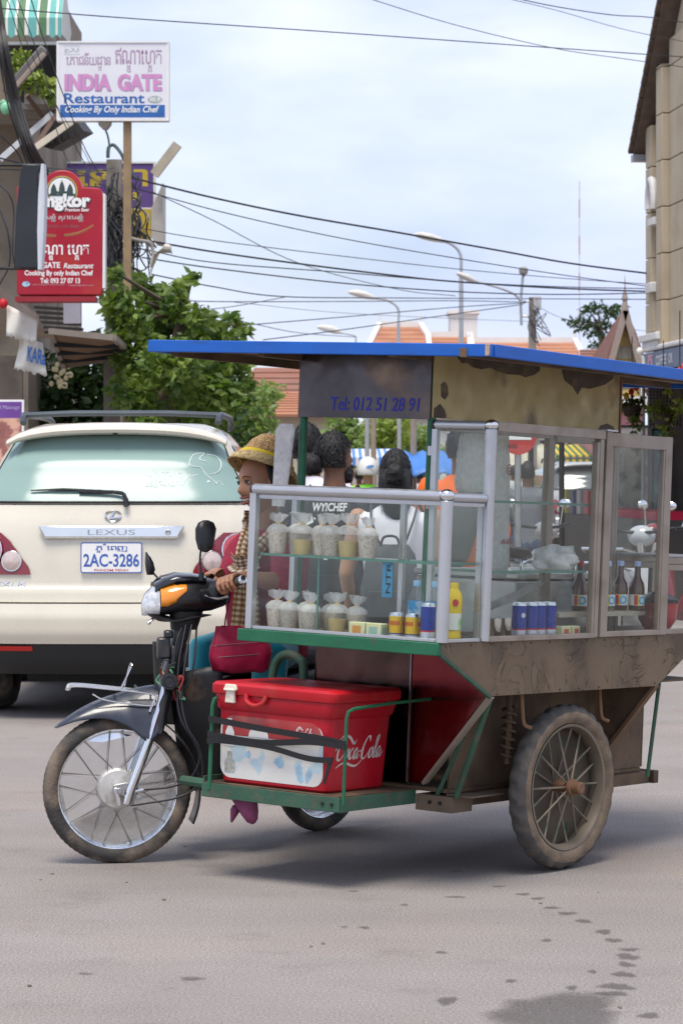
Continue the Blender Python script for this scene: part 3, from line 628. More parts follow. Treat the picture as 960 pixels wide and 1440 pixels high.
mb.build('latch', mat('ivory_plastic', (.72, .66, .55), .4, 0, .1, 30, c2=(.5, .4, .3), m2=(.6, .8), ms=40), cool, bevel=.003)
mb = MB(); mb.tube(spline([(-.80, CY0-.018, CZ+.325), (-.79, CY0-.024, CZ+.300), (-.755, CY0-.026, CZ+.288), (-.72, CY0-.024, CZ+.3), (-.71, CY0-.018, CZ+.325)], 6), .008, 8); mb.build('carry_recess', REDL, cool)
# sticker: lies 1.5 mm proud of the sloping front face
def FM(x0=0): # plane of the front face: it leans forward by ~2 degrees
    a = math.atan2(.011, .252); return frame((0, CY0+.0143, CZ+.008), (1, 0, 0), (0, -math.sin(a), math.cos(a)), (0, -math.cos(a), -math.sin(a)))
STK = mat('worn_sticker', (.74, .73, .68), .5, 0, .06, 9, c2=(.48, .62, .68), m2=(.56, .62), ms=9, md=3)
mb = MB(); mb.prism(rrect(-.928, -.468, .01, .228, .045, 6), .0005, .0015, FM()); stk = mb.build('sticker', STK, cool)
mb = MB(); p_ = [q for q in rrect(-.920, -.474, .1, .236, .05, 6) if q[1] > .16]
mb.prism([(-.474, .165)]+p_+[(-.92, .165)], .0018, .0022, FM()); mb.build('sticker_red_band', mat('sticker_red', (.42, .05, .05), .5, 0, .15, 12, c2=(.36, .14, .12), m2=(.5, .7), ms=9), cool)
mb = MB()
mb.prism([(-.755+.045*math.cos(R(a)), .165+.04*math.sin(R(a))) for a in range(0, 181, 15)], .0023, .0027, FM())
mb.build('white_dome_print', PAPER, cool, ang=0)
def bottle_print(mb, x, y, h, w_):
    mb.prism([(x-w_, y), (x+w_, y), (x+w_, y+h*.5), (x+w_*.45, y+h*.72), (x+w_*.45, y+h), (x-w_*.45, y+h), (x-w_*.45, y+h*.72), (x-w_, y+h*.5)], .0028, .0032, FM())
mb = MB(); bottle_print(mb, -.885, .125, .1, .02); mb.build('bottle_print', PAPER, cool, ang=0)
mb = MB(); bottle_print(mb, -.885, .03, .075, .022); mb.build('bottle_print', mat('grey_print', (.42, .42, .36), .6, 0, .4, 60), cool, ang=0)
BLP = mat('blue_print', (.35, .55, .68), .6, 0, .2, 30)
rnd = random.Random(9)
for x, y, w_, h_, a in ((-.66, .085, .022, .045, -.5), (-.57, .05, .016, .07, .1), (-.53, .05, .014, .06, -.2), (-.80, .10, .012, .03, -.3)):
    mb = MB(); n = 10; pts_ = []
    for k in range(n):
        t = 2*PI*k/n; q = 1+rnd.uniform(-.25, .25); X, Y_ = w_*q*math.cos(t), h_/2*q*math.sin(t); pts_.append((x+X*math.cos(a)-Y_*math.sin(a), y+X*math.sin(a)+Y_*math.cos(a)))
    mb.prism(pts_, .0016, .002, FM()); mb.build('ice_print', BLP, cool, ang=0)
# script lettering drawn as brush strokes
def brush(mb, strokes, M, sx, sy, ox, oy, th, z):
    for st in strokes:
        P = spline([(p[0], p[1], 0) for p in st], 7); n = len(P); vs = []; fs = []
        for i, p in enumerate(P):
            t = P[min(i+1, n-1)]-P[max(i-1, 0)]; a = math.atan2(t.y, t.x)
            k = th*(.35+.9*abs(math.sin(a-.5)))*min(1, .25+6*min(i, n-1-i)/n)
            nx, ny = -math.sin(a), math.cos(a)
            for s_ in (-1, 1): vs.append((ox+(p.x+p.y*.28)*sx+nx*k*s_, oy+p.y*sy+ny*k*s_, z))
        for i in range(n-1): fs.append((2*i, 2*i+1, 2*i+3, 2*i+2))
        mb.add(vs, fs, M)
SCRIPT = [[(1.15, .95), (1.0, 1.25), (.6, 1.2), (.2, .6), (.25, .05), (.7, -.02), (1.2, .4)], [(-.25, .55), (-.1, .95), (.5, 1.45), (1.5, 1.4), (2.4, .95), (2.75, 1.2)],
    [(1.75, .6), (1.4, .5), (1.35, .1), (1.6, -.02), (1.85, .3), (1.75, .6), (2.0, .5)], [(2.5, .5), (2.3, .62), (2.05, .3), (2.15, 0), (2.45, .05), (2.7, .3)],
    [(3.2, .5), (2.95, .62), (2.7, .3), (2.8, 0), (3.0, .05), (3.2, .5), (3.15, .1), (3.35, .02), (3.6, .25)], [(3.45, .42), (3.75, .46)],
    [(4.95, 1.0), (4.8, 1.3), (4.4, 1.25), (4.0, .65), (4.02, .05), (4.5, -.05), (5.0, .4)], [(4.3, -.05), (3.2, -.5), (1.4, -.25), (.2, -.55)],
    [(5.5, .6), (5.15, .5), (5.1, .1), (5.35, -.02), (5.6, .3), (5.5, .6), (5.75, .5)], [(5.8, .45), (6.05, 1.25), (6.2, 1.3), (6.1, .9), (5.85, .1), (6.05, -.02), (6.3, .2)],
    [(6.8, .5), (6.55, .62), (6.3, .3), (6.4, 0), (6.6, .05), (6.8, .5), (6.75, .1), (6.95, .02), (7.2, .35)]]
asid = math.atan2(.016, .252)
MR = frame((CX1-.022, 0, CZ+.008), (0, 1, 0), (math.sin(asid), 0, math.cos(asid)), (math.cos(asid), 0, -math.sin(asid)))
mb = MB(); brush(mb, SCRIPT, MR, .039, .056, .02, .11, .005, .0012); mb.build('script_lettering', mat('faded_white_print', (.6, .5, .47), .5, 0, .2, 40), cool, ang=0)
mb = MB(); brush(mb, SCRIPT, FM(), .0098, .02, -.585, .188, .0016, .003); mb.build('small_script_lettering', PAPER, cool, ang=0)
# straps (rubber inner tube) round the cooler and the rods
STRAP = mat('black_strap', (.012, .012, .013), .5, 0, .2, 12)
def strap(pts, wd):
    P = spline(pts, 6); vs = []; fs = []
    for p in P: vs += [(p.x, p.y, p.z-wd/2), (p.x, p.y, p.z+wd/2), (p.x, p.y+.003, p.z+wd/2), (p.x, p.y+.003, p.z-wd/2)]
    for i in range(len(P)-1):
        for k in range(4): fs.append((4*i+k, 4*i+4+k, 4*i+4+(k+1) % 4, 4*i+(k+1) % 4))
    mb = MB(); mb.add(vs, fs); return mb.build('strap', STRAP, cool)
strap([(-.968, -.035, .555), (-.955, -.062, .555), (-.93, -.064, .553), (-.7, -.05, .535), (-.45, -.05, .522), (-.36, -.061, .515), (-.346, -.05, .513)], .022)
strap([(-.968, -.035, .50), (-.955, -.064, .50), (-.9, -.062, .495), (-.72, -.053, .487), (-.5, -.053, .508), (-.36, -.064, .505), (-.347, -.05, .5)], .022)
strap([(-.968, -.037, .475), (-.955, -.066, .475), (-.9, -.064, .48), (-.7, -.056, .475), (-.52, -.055, .45), (-.43, -.057, .45), (-.4, -.06, .455)], .02)
mb = MB(); mb.prism([(-.42, .46), (-.398, .46), (-.43, .365), (-.437, .365)], .054, .057, frame((0, 0, 0), (1, 0, 0), (0, 0, 1), (0, -1, 0))); mb.build('strap_end', STRAP, cool)
# green hose loop standing behind the cooler
mb = MB(); P = spline([(-1.03, .40, .3), (-1.03, .40, .62), (-1.015, .40, .735), (-.965, .40, .775), (-.905, .40, .76), (-.88, .40, .70), (-.875, .40, .34)], 8); mb.tube(P, .017, 12)
o = mb.build('pipe_hoop', GREEND, mw=CM); tag(o, 'green pipe hoop standing up behind the red cooler', 'pipe')
# mauve cloth bag hanging under the platform
mb = MB(); rnd = random.Random(2)
rg = []
for k, (z_, a, b_) in enumerate([(.318, .05, .03), (.27, .055, .03), (.24, .05, .028), (.21, .036, .022), (.195, .02, .014), (.19, .005, .005)]): rg.append(((-.83+.012*k, -.01, z_), (a, 0, rnd.uniform(-.01, .01)), (0, b_, 0)))
mb.loft(rg, 16, 2); mb.limb([(-.86, -.01, .23), (-.872, -.012, .188)], [.02, .005])
o = mb.build('cloth_bag', mat('mauve_cloth', (.15, .03, .08), .75, 0, .25, 14, bump=.4, bs=25), mw=CM, smooth=2); tag(o, 'mauve cloth bag hanging below the green platform under the cooler', 'bag')
# ================================================================ goods inside the glass cases (standing in the cart's frame)
def put(o, u, v, w, rz=0, s=1): o.matrix_world = CM @ Matrix.Translation((u, v, w)) @ Matrix.Rotation(rz, 4, 'Z') @ Matrix.Scale(s, 4); return o
POLY = plasticm('polythene', (.97, .97, .97), .12, (.9, .9, .9), .2); POLYW = plasticm('gathered_polythene', (.97, .97, .97), .5, (.95, .95, .95), .25)
FILL = [mat('sago_filling', (.7, .62, .53), .6, 0, .1, 30, c2=(.5, .4, .32), m2=(.48, .62), ms=110, md=2), mat('custard_filling', (.55, .42, .16), .5, 0, .1, 20), mat('pale_filling', (.5, .45, .38), .6, 0, .12, 25, c2=(.36, .3, .23), m2=(.5, .62), ms=150, md=2)]
BAND = mat('yellow_rubber_band', (.7, .42, .03), .5)
def bagged_cup(fill, seed):
    rnd = random.Random(seed)
    t = thing('bagged_cup', '', 'dessert cup', None, 'bagged dessert cups in the front case')
    h = .074 if fill != 1 else .05
    mb = MB(); mb.lathe([(0, .001), (.025, .001), (.026, .004), (.026+.009*h/.075, h), (0, h-.001)], 18); mb.build('filling', FILL[fill], t)
    mb = MB(); vs = []; fs = []; n = 22
    prof = [(.027, .0), (.030, .02), (.0355, .07), (.036, .079), (.030, .088), (.016, .096), (.005, .1), (.012, .106), (.024, .119), (.028, .132)]
    ph = rnd.uniform(0, 6)
    for i, (r, z) in enumerate(prof):
        for k in range(n):
            a = 2*PI*k/n; q = r*(1+(.05 if i < 5 else .35)*math.sin(k*2.4+ph+i*.5)*(i > 1)); e = .32 if i >= 8 else (.7 if i == 7 else 1)
            vs.append((q*math.cos(a), q*math.sin(a)*e, z+(rnd.uniform(-.006, .006) if i >= 8 else 0)))
    for i in range(len(prof)-1):
        for k in range(n): fs.append((i*n+k, i*n+(k+1) % n, (i+1)*n+(k+1) % n, (i+1)*n+k))
    mb.add(vs, fs); mb.m = [0 if j//n < 2 else 1 for j in range(len(fs))]; mb.build('bag', [POLY, POLYW], t, ang=180)
    mb = MB(); mb.torus(.0062, .0022, 10, 6, Matrix.Translation((0, 0, .1))); mb.build('tie', BAND, t)
    return t
CUPS = [bagged_cup(0, 1), bagged_cup(1, 2), bagged_cup(2, 3)]
used = set()
def place_cup(kind, u, v, w, rz, label, s=1):
    o = CUPS[kind] if kind not in used else copy_tree(CUPS[kind]); used.add(kind); put(o, u, v, w, rz, s*1.1); o['label'] = label
UP = 1.1602
ORD = ['leftmost', 'second from the left', 'third from the left', 'fourth from the left', 'fifth from the left', 'sixth from the left', 'rightmost']
KN = ['cup of speckled sweet', 'cup of yellow custard', 'cup of pale sweet']
for i, (u, v, k, rz, s) in enumerate([(-.775, .07, 0, .3, 1), (-.712, .11, 2, 1.0, 1.03), (-.655, .06, 1, .2, 1), (-.60, .10, 0, -.5, 1), (-.535, .07, 2, .4, 1.03), (-.468, .08, 1, .1, 1.05), (-.397, .1, 0, 1.4, 1)]):
    place_cup(k, u, v, UP, rz, f'bagged {KN[k]}, {ORD[i]} on the upper glass shelf', s)
ORD6 = ORD[:5]+['sixth from the left', 'rightmost']
for i, (u, v, k, rz, s) in enumerate([(-.775, .08, 0, .8, 1), (-.71, .07, 2, .1, .98), (-.65, .10, 0, -.3, 1), (-.60, .05, 2, 1.2, .96), (-.575+.01, .13, 0, .5, .97), (-.512, .09, 1, .5, 1.0), (-.455, .13, 2, .2, .95)]):
    place_cup(k, u, v, .8835, rz, f'bagged {KN[k]}, {ORD[i]} on the front case floor', s)
# small pale boxes
CREAM = mat('pale_yellow_card', (.68, .66, .36), .5, 0, .06, 20, c2=(.62, .68, .55), m2=(.5, .6), ms=25)
def pale_box(mark):
    t = thing('soap_box', '', 'box', None, 'small pale boxes in the glass cases')
    mb = MB(); mb.bx(-.033, .033, -.022, .022, 0, .052); mb.build('carton', CREAM, t, bevel=.003)
    mb = MB(); mb.bx(-.018, .018, -.0228, -.0222, .014, .04); mb.build('front_print', mat(*mark), t)
    mb = MB(); mb.bx(.0332, .0338, -.012, .012, .014, .04); mb.build('side_print', mat(*mark), t)
    return t
b1 = pale_box(('orange_print', (.62, .28, .06), .5)); put(b1, -.385, .055, .8835, .05); b1['label'] = 'pale yellow box with an orange print beside the bagged cups'
b2 = pale_box(('green_print', (.3, .48, .4), .5)); put(b2, -.308, .05, .8835, -.04); b2['label'] = 'pale box with a green print touching the gold cans'
b3 = pale_box(('red_print', (.6, .1, .05), .5)); put(b3, -.05, .87, .8835, R(88), .85); b3['label'] = 'pale yellow box with a red print next to the tall blue cans'
b4 = copy_tree(b3); put(b4, -.05, .94, .8835, R(92), .85); b4['label'] = 'pale yellow box with a red print nearest the door case'
# cans
CANTOP = mat('can_aluminium', (.7, .7, .7), .25, 1, .05)
def can(nm, r, h, bands, txt=None, tc=None):
    t = thing(nm, '', 'drink can', None, 'drink cans in the glass cases')
    mb = MB(); mb.lathe([(0, .003), (r*.7, .003), (r*.78, 0), (r*.98, .006), (r, .012)], 24); mb.lathe([(r, h-.012), (r*.88, h-.001), (r*.86, h), (r*.82, h-.004), (0, h-.004)], 24); mb.build('can_ends', CANTOP, t)
    for a, b_, m in bands:
        mb = MB(); mb.lathe([(r, .012+(h-.024)*a), (r, .012+(h-.024)*b_)], 24, cap=False); mb.build('printed_band', m, t)
    if txt:
        for k in range(3):
            mb = MB(); tmp = MB(); rr_ = random.Random(k)
            for j in range(5): x_ = -.02+.0085*j; tmp.add([(x_, h*.53+rr_.uniform(0, .004), 0), (x_+.006, h*.53, 0), (x_+.0065, h*.70, 0), (x_+.002, h*.68+rr_.uniform(0, .004), 0)], [(0, 1, 2, 3)])
            for p in tmp.v: a = -PI/2+p.x/r+k*2*PI/3; p.x, p.y, p.z = (r+.0006)*math.cos(a), (r+.0006)*math.sin(a), p.y
            tmp.build('lettering', tc, t, ang=0)
    return t
GOLD = mat('gold_can_print', (.72, .46, .03), .3, .5, .06, 9); REDT = mat('red_lettering', (.5, .02, .02), .5); BLUC = mat('blue_can_print', (.015, .045, .3), .28, .45, .08, 9); SILC = mat('silver_can_print', (.6, .62, .68), .3, .6, .05); DKB = mat('navy_print', (.02, .03, .2), .4)
c1 = can('gold_can', .0265, .094, [(0, .1, SILC), (.1, .16, DKB), (.16, 1, GOLD)], True, REDT); put(c1, -.233, .06, .8835, .2); c1['label'] = 'squat gold can with red lettering beside the pale boxes'
c2 = copy_tree(c1); put(c2, -.165, .062, .8835, -.15); c2['label'] = 'squat gold can with red lettering touching the tall blue can'
PB = [(0, .2, SILC), (.2, .25, mat('red_stripe', (.5, .01, .02), .4)), (.25, 1, BLUC)]
c3 = can('blue_can', .0262, .134, PB); put(c3, -.100, .06, .8835, 0); c3['label'] = 'tall blue can with a red stripe by the corner post of the front case'
for i, (u, v) in enumerate([(-.06, .585), (-.055, .655), (-.06, .72), (-.055, .783)]):
    c = copy_tree(c3); put(c, u, v, .8835, i*.7); c['label'] = f"tall blue can with a red stripe, {['first', 'second', 'third', 'fourth'][i]} of four counted from the corner post"
    if i == 0:
        mb = MB(); mb.prism(circ(14, .009), 0, .0006, frame((.0265*math.cos(-.4), .0265*math.sin(-.4), .088), (math.sin(.4), math.cos(.4), 0), (0, 0, 1), (math.cos(-.4), math.sin(-.4), 0))); mb.build('roundel', SILC, c)
# bottles
CLEAR = plasticm('clear_bottle', (.93, .96, .97), .12, (.8, .85, .88), .08)
def bottle(nm, prof, mats, cap, label=None, group='bottles in the glass cases', cap_prof=None, cat='bottle'):
    t = thing(nm, '', cat, None, group)
    mb = MB(); mb.lathe(prof, 20, cap=False); mb.lathe([(0, prof[0][1]), prof[0]], 20, cap=False); mb.build('bottle_body', mats, t, ang=60)
    mb = MB(); h = prof[-1][1]; r = prof[-1][0]*1.18
    mb.lathe([(r, h-.014), (r, h+.003), (r*.9, h+.006), (0, h+.006)], 16); mb.build('cap', cap, t)
    for a, b_, r_, m in (label or []):
        mb = MB(); mb.lathe([(r_, a), (r_, b_)], 24, cap=False); mb.build('bottle_label', m, t)
    return t
LBLUE = mat('light_blue_cap', (.25, .45, .66), .4); PET = [(.026, .002), (.03, .006), (.03, .03), (.029, .034), (.03, .038), (.03, .12), (.029, .14), (.022, .165), (.013, .185), (.012, .2)]
LBW = mat('blue_water_label', (.03, .28, .58), .35, 0, .2, 12, c2=(.55, .68, .75), m2=(.45, .6), ms=22)
w1 = bottle('water_bottle', PET, CLEAR, LBLUE, [(.085, .135, .0304, LBW)]); put(w1, -.223, .165, .8835); w1['label'] = 'clear water bottle with a blue label behind the gold cans'
w2 = copy_tree(w1); put(w2, -.145, .165, .8835, 1); w2['label'] = 'clear water bottle with a blue label behind the tall blue can at the corner post'
YEL = mat('yellow_sleeve', (.78, .56, .02), .35, 0, .05, 9); WSW = mat('white_green_sleeve', (.75, .76, .68), .35, 0, .05, 8, c2=(.18, .5, .05), m2=(.46, .58), ms=16)
y1 = bottle('yellow_tea_bottle', [(.025, .002), (.0295, .006), (.029, .02), (.0265, .034), (.0265, .085), (.03, .125), (.03, .15), (.026, .17), (.0135, .188), (.0125, .2)], YEL, YEL, [(.042, .1, .0285, WSW)]); put(y1, -.065, .165, .8835, .3); y1['label'] = 'yellow drink bottle with a yellow cap and green and white sleeve'
mb = MB(); mb.prism(circ(14, .011, 0, 0, .013), 0, .0012, frame((.0303*math.cos(-1.1), .0303*math.sin(-1.1), .137), (math.sin(1.1), math.cos(1.1), 0), (0, 0, 1), (math.cos(-1.1), math.sin(-1.1), 0))); mb.build('red_badge', REDT, y1)
COLA = mat('dark_cola', (.06, .008, .008), .1, 0, .2, 9, coat=.5)
r1 = bottle('cola_bottle', [(.027, .002), (.03, .008), (.027, .05), (.03, .1), (.029, .13), (.02, .165), (.012, .19), (.012, .2)], COLA, REDT, [(.105, .16, .0305, mat('red_bottle_label', (.5, .015, .03), .4))]); put(r1, -.125, .215, .8835); r1['label'] = 'dark cola bottle with a red label half hidden by the corner post'
BR = mat('brown_sauce_glass', (.075, .028, .015), .08, 0, .3, 12, coat=.8)
SB = [(.028, .002), (.031, .006), (.031, .085), (.027, .105), (.016, .125), (.0125, .14), (.0115, .185)]
LBL = mat('paper_label', (.72, .7, .62), .5)
def sauce(m, u, v, rz, lab, cap):
    t = bottle('sauce_bottle', SB, m, cap, [(.02, .062, .0313, LBL)]); put(t, u, v, .9765, rz); t['label'] = lab
    for a0, a1, r_, m2 in ((-1.0, -.55, .0316, mat('label_red', (.55, .03, .04), .5)), (-.55, -.3, .0316, mat('label_yellow', (.75, .55, .03), .5))):
        mb = MB(); mb.lathe([(r_, .022), (r_, .06)], 6, None, a0, a1); mb.build('label_print', m2, t, ang=180)
    a = .05; mb = MB(); mb.torus(.0125, .0038, 18, 6, frame((.0312*math.cos(a), .0312*math.sin(a), .041), (-math.sin(a), math.cos(a), 0), (0, 0, 1), (math.cos(a), math.sin(a), 0)), .3); mb.build('ring_print', mat('ring_blue', (.08, .42, .68), .5), t)
    return t
sauce(BR, -.12, 1.10, -.7, 'brown sauce bottle standing at the mullion between the two side cases', REDT)
sauce(plasticm('clear_glass_bottle', (.92, .93, .9), .16, (.75, .7, .62), .06), -.10, 1.27, -.4, 'nearly empty clear bottle with a blue ring label and blue cap', mat('pale_blue_cap', (.42, .52, .78), .5))
sauce(BR, -.12, 1.40, -.6, 'brown bottle with a pale blue cap between the clear bottle and another brown one', mat('pale_blue_cap', (.42, .52, .78), .5))
sauce(BR, -.08, 1.462, -.35, 'brown bottle with a pale blue cap nearest the end of the door case', mat('pale_blue_cap', (.42, .52, .78), .5))
j1 = bottle('jar_bottle', [(.027, .002), (.03, .008), (.03, .06), (.026, .08), (.015, .092), (.014, .115)], CLEAR, CLEAR, None); put(j1, -.12, 1.0, .9765); j1['label'] = 'small clear bottle without a label on the wooden shelf'
# steel mugs
def mug():
    t = thing('steel_mug', '', 'mug', None, 'steel mugs in the tall case')
    mb = MB(); mb.lathe([(0, 0), (.026, 0), (.028, .004), (.028, .078), (.0295, .08), (.0275, .08), (.026, .006), (0, .004)], 24); mb.build('cup', CHROME, t)
    mb = MB(); mb.tube(spline([(.028, 0, .065), (.048, 0, .062), (.05, 0, .03), (.028, 0, .02)], 5), .003, 6); mb.build('handle', CHROME, t); return t
m1 = mug(); put(m1, -.06, .42, .8835, 2.4); m1['label'] = 'shiny steel mug closest to the corner post of the tall case'
m2 = copy_tree(m1); put(m2, -.065, .495, .8835, 2.0); m2['label'] = 'shiny steel mug next to the tall blue cans in the side case'
# knife
mb = MB(); mb.add([(-.2, .50, .985), (-.2, .95, 1.09), (-.2, .97, 1.075), (-.2, .75, 1.008), (-.2, .52, .965), (-.197, .50, .985), (-.197, .95, 1.09), (-.197, .97, 1.075), (-.197, .75, 1.008), (-.197, .52, .965)], [(0, 1, 2, 3, 4), (9, 8, 7, 6, 5), (0, 5, 6, 1), (1, 6, 7, 2), (2, 7, 8, 3), (3, 8, 9, 4), (4, 9, 5, 0)])
o = mb.build('long_knife', DULL, mw=CM); tag(o, 'long grey knife blade leaning inside the tall case', 'knife')
# crumpled carrier bag on a shelf and bags hanging behind the case
WBAG = plasticm('white_carrier', (.9, .9, .86), .93, (.97, .97, .95), .35)
def crumple(c, r, seed, n=26, amp=.3):
    vs, fs = [], []; h = 14
    for i in range(h+1):
        p = PI*i/h
        for k in range(n):
            a = 2*PI*k/n; d = Vector((math.sin(p)*math.cos(a), math.sin(p)*math.sin(a), math.cos(p)))
            q = 1+amp*noise.noise(d*2.2+Vector((seed, 0, 0)))+amp*.7*noise.noise(d*5+Vector((0, seed, 0)))
            vs.append((c[0]+r[0]*d.x*q, c[1]+r[1]*d.y*q, c[2]+r[2]*max(d.z*q, -.62)))
    for i in range(h):
        for k in range(n): fs.append((i*n+k, (i+1)*n+k, (i+1)*n+(k+1) % n, i*n+(k+1) % n))
    return MB().add(vs, fs)
o = crumple((-.12, .90, 1.165), (.075, .10, .052), 3.3, amp=.55).build('carrier_bag', WBAG, mw=CM, ang=180); tag(o, 'crumpled white carrier bag lying on the lower glass shelf', 'plastic bag')
def hang_bag(name, u, v, w0, w1, wa, wb, th, label, prints, seed):
    t = thing(name, label, 'plastic bag', CM, 'plastic bags hung from the roof'); rnd = random.Random(seed)
    n = 24; L_ = 9; vs = []; fs = []
    for i in range(L_+1):
        k = i/L_; wd = wa+(wb-wa)*min(1, k*1.5)**.8; wd *= 1 if k < .9 else .8
        for j in range(n):
            a = 2*PI*j/n; q = 1+.12*math.sin(j*1.7+i*.9+seed)
            vs.append((u+th*(.4+.6*k)*math.sin(a)*q, v+wd*math.cos(a)*q+(.02*k if seed == 1 else 0), w0+(w1-w0)*k))
    for i in range(L_):
        for j in range(n): fs.append((i*n+j, i*n+(j+1) % n, (i+1)*n+(j+1) % n, (i+1)*n+j))
    fs.append(list(range(L_*n, (L_+1)*n)))
    MB().add(vs, fs).build('bag_film', WBAG, t, ang=180)
    mb = MB(); mb.tube([(u, v, w0-.01), (-.29, v, 1.872)], .002, 5); mb.build('string', PAPER, t)
    for kind, a, b_, c_ in prints:
        mb = MB(); Mx = frame((u+th*1.12, a, b_), (0, 1, 0), (0, 0, 1), (1, 0, 0))
        if kind == 'ring': mb.torus(c_, .0025, 20, 5, Mx, .3); mb.torus(c_*.45, .002, 12, 5, Mx, .3)
        else:
            for j in range(6): mb.bx(-c_+c_*.34*j, -c_+c_*.34*j+c_*.22, 0, .012+.006*(j % 2), 0, .001, Mx)
        mb.build('print', mat('bag_red_print', (.45, .1, .12), .6), t, ang=0)
    return t
hang_bag('hanging_bag', -.33, .64, 1.66, 1.41, .05, .1, .04, 'white bag hanging at the corner post above the front case, narrow at the top', [], 1)
hang_bag('hanging_bag', -.35, .865, 1.66, 1.09, .055, .075, .03, 'long white bag with red printing hanging behind the tall case', [('ring', .885, 1.50, .018), ('marks', .885, 1.22, .04), ('marks', .9, 1.58, .03)], 2)
mb = MB()
vs = []; fs = []; n = 20
for i, (z_, a, b_) in enumerate([(1.635, .03, .012), (1.615, .042, .018), (1.5, .036, .016), (1.4, .032, .015), (1.33, .028, .012)]):
    for k in range(n): t_ = 2*PI*k/n; q = 1+.14*math.sin(3*t_+i); vs.append((-.885-.004*i+a*math.cos(t_)*q, .235+b_*math.sin(t_)*q, z_))
for i in range(4):
    for k in range(n): fs.append((i*n+k, i*n+(k+1) % n, (i+1)*n+(k+1) % n, (i+1)*n+k))
o = mb.add(vs, fs).build('bag_roll', plasticm('bag_roll_film', (.95, .95, .95), .7, (.9, .9, .9), .3), mw=CM, ang=180); tag(o, 'bundle of white polythene bags hanging on the green pole beside the straw hat', 'plastic bag')
# small blue price card on the shelf edge, pot in the rear case
mb = MB(); mb.bx(-.43, -.385, .243, .246, 1.02, 1.16)
o = mb.build('price_card', mat('blue_card', (.06, .3, .55), .6), mw=CM); tag(o, 'blue card with dark marks inside the front case', 'card')
mb = MB(); write(mb, 'NTR', .0, .0, .11, .02, frame((-.392, .2425, 1.035), (0, 0, 1), (-1, 0, 0), (0, -1, 0))); mb.build('lettering', BLACKM, o, ang=0)
t = thing('red_pot', 'red pot with a black lid in the low rear case', 'pot', CM @ Matrix.Translation((-.12, 1.70, .8835)))
mb = MB(); mb.lathe([(0, 0), (.04, 0), (.075, .05), (.08, .12), (0, .12)], 22); mb.build('bowl', mat('pot_red', (.45, .02, .03), .3), t)
mb = MB(); mb.lathe([(.085, .121), (.085, .135), (.03, .16), (.012, .162), (.012, .178), (0, .18)], 22); mb.build('lid', BLACKP, t)
# ================================================================ motorbike
BO = Vector((-.844, 10.28, 0))
BXv = Vector((.629, .777, 0)).normalized(); BYv = Vector((-BXv.y, BXv.x, 0))       # backwards / the rider's right
BM = frame(BO, BXv, BYv, (0, 0, 1))
SXv = Vector((math.cos(R(10)), math.sin(R(10)), 0)); SYv = Vector((-SXv.y, SXv.x, 0))
SM = frame((0, 0, 0), SXv, SYv, (0, 0, 1)); SW = frame(BO, SXv, SYv, (0, 0, 1))
def S2B(p):   # steering frame (turned to the rider's right, raked) -> bike frame
    p = Vector(p); p.y += .25*max(0, p.z-.45); return BM.inverted() @ (SW @ p)
bike = thing('motorbike', 'black small motorbike with its front wheel turned, pulling the vending cart', 'motorbike', BM)
NAVY = mat('navy_fender', (.022, .028, .045), .3, 0, .2, 7, c2=(.12, .105, .085), m2=(.52, .8), ms=5, rv=.3, coat=.4)
class SB_(MB):
    def build(s, *a, **k):
        s.v = [S2B(p) for p in s.v]; return MB.build(s, *a, **k)
def px(x, y, d=0): return Vector(((x-165)/373/.985, d, (1213-y)/373))     # photo point on the plane of the front wheel, d off it
WF = frame((0, 0, .279), (1, 0, 0), (0, 0, 1), (0, -1, 0))
def bike_wheel(C, M, name_label):
    mb = C(); tyre(mb, .279, .031, .031, 150, 12, .0018, 1)
    for i, p in enumerate(mb.v): mb.v[i] = M @ p
    wh = mb.build('wheel', RUBBER, bike, label=name_label)
    mb = C(); mb.lathe([(.222, -.02), (.236, -.024), (.24, -.021), (.228, -.012), (.222, 0), (.228, .012), (.24, .021), (.236, .024), (.222, .02), (.216, 0), (.222, -.02)], 60, M); mb.build('rim', CHROME, wh)
    mb = C(); mb.lathe([(0, -.045), (.014, -.045), (.014, -.03), (.074, -.028), (.078, -.02), (.078, .012), (.07, .02), (.03, .024), (.016, .03), (.016, .045), (0, .045)], 32, M)
    for k in range(18): a = 2*PI*k/18; mb.lathe([(0, .0225), (.0028, .0225), (.0028, .0235), (0, .0235)], 6, M @ Matrix.Translation((.064*math.cos(a), .064*math.sin(a), -.003)))
    mb.build('hub', mat('cast_aluminium', (.58, .57, .54), .5, .4, .12, 14, c2=(.3, .25, .2), m2=(.55, .75), ms=20), wh)
    mb = C()
    for k in range(36):
        a = 2*PI*(k//2)/18+(.02 if k % 2 else 0); s_ = 1 if k % 2 else -1; tw = .42*(1 if (k//2) % 2 else -1)
        p0 = M @ Vector((.074*math.cos(a), .074*math.sin(a), .018*s_)); p1 = M @ Vector((.222*math.cos(a+tw), .222*math.sin(a+tw), .004*s_)); mb.tube([p0, p1], .00095, 4)
    mb.build('spokes', mat('spoke_steel', (.25, .24, .23), .45, .6), wh, kind='stuff')
    return wh
bike_wheel(SB_, WF, 'front wheel turned to the side')
bike_wheel(MB, frame((1.2, 0, .279), (1, 0, 0), (0, 0, 1), (0, -1, 0)), 'rear wheel under the cart platform')
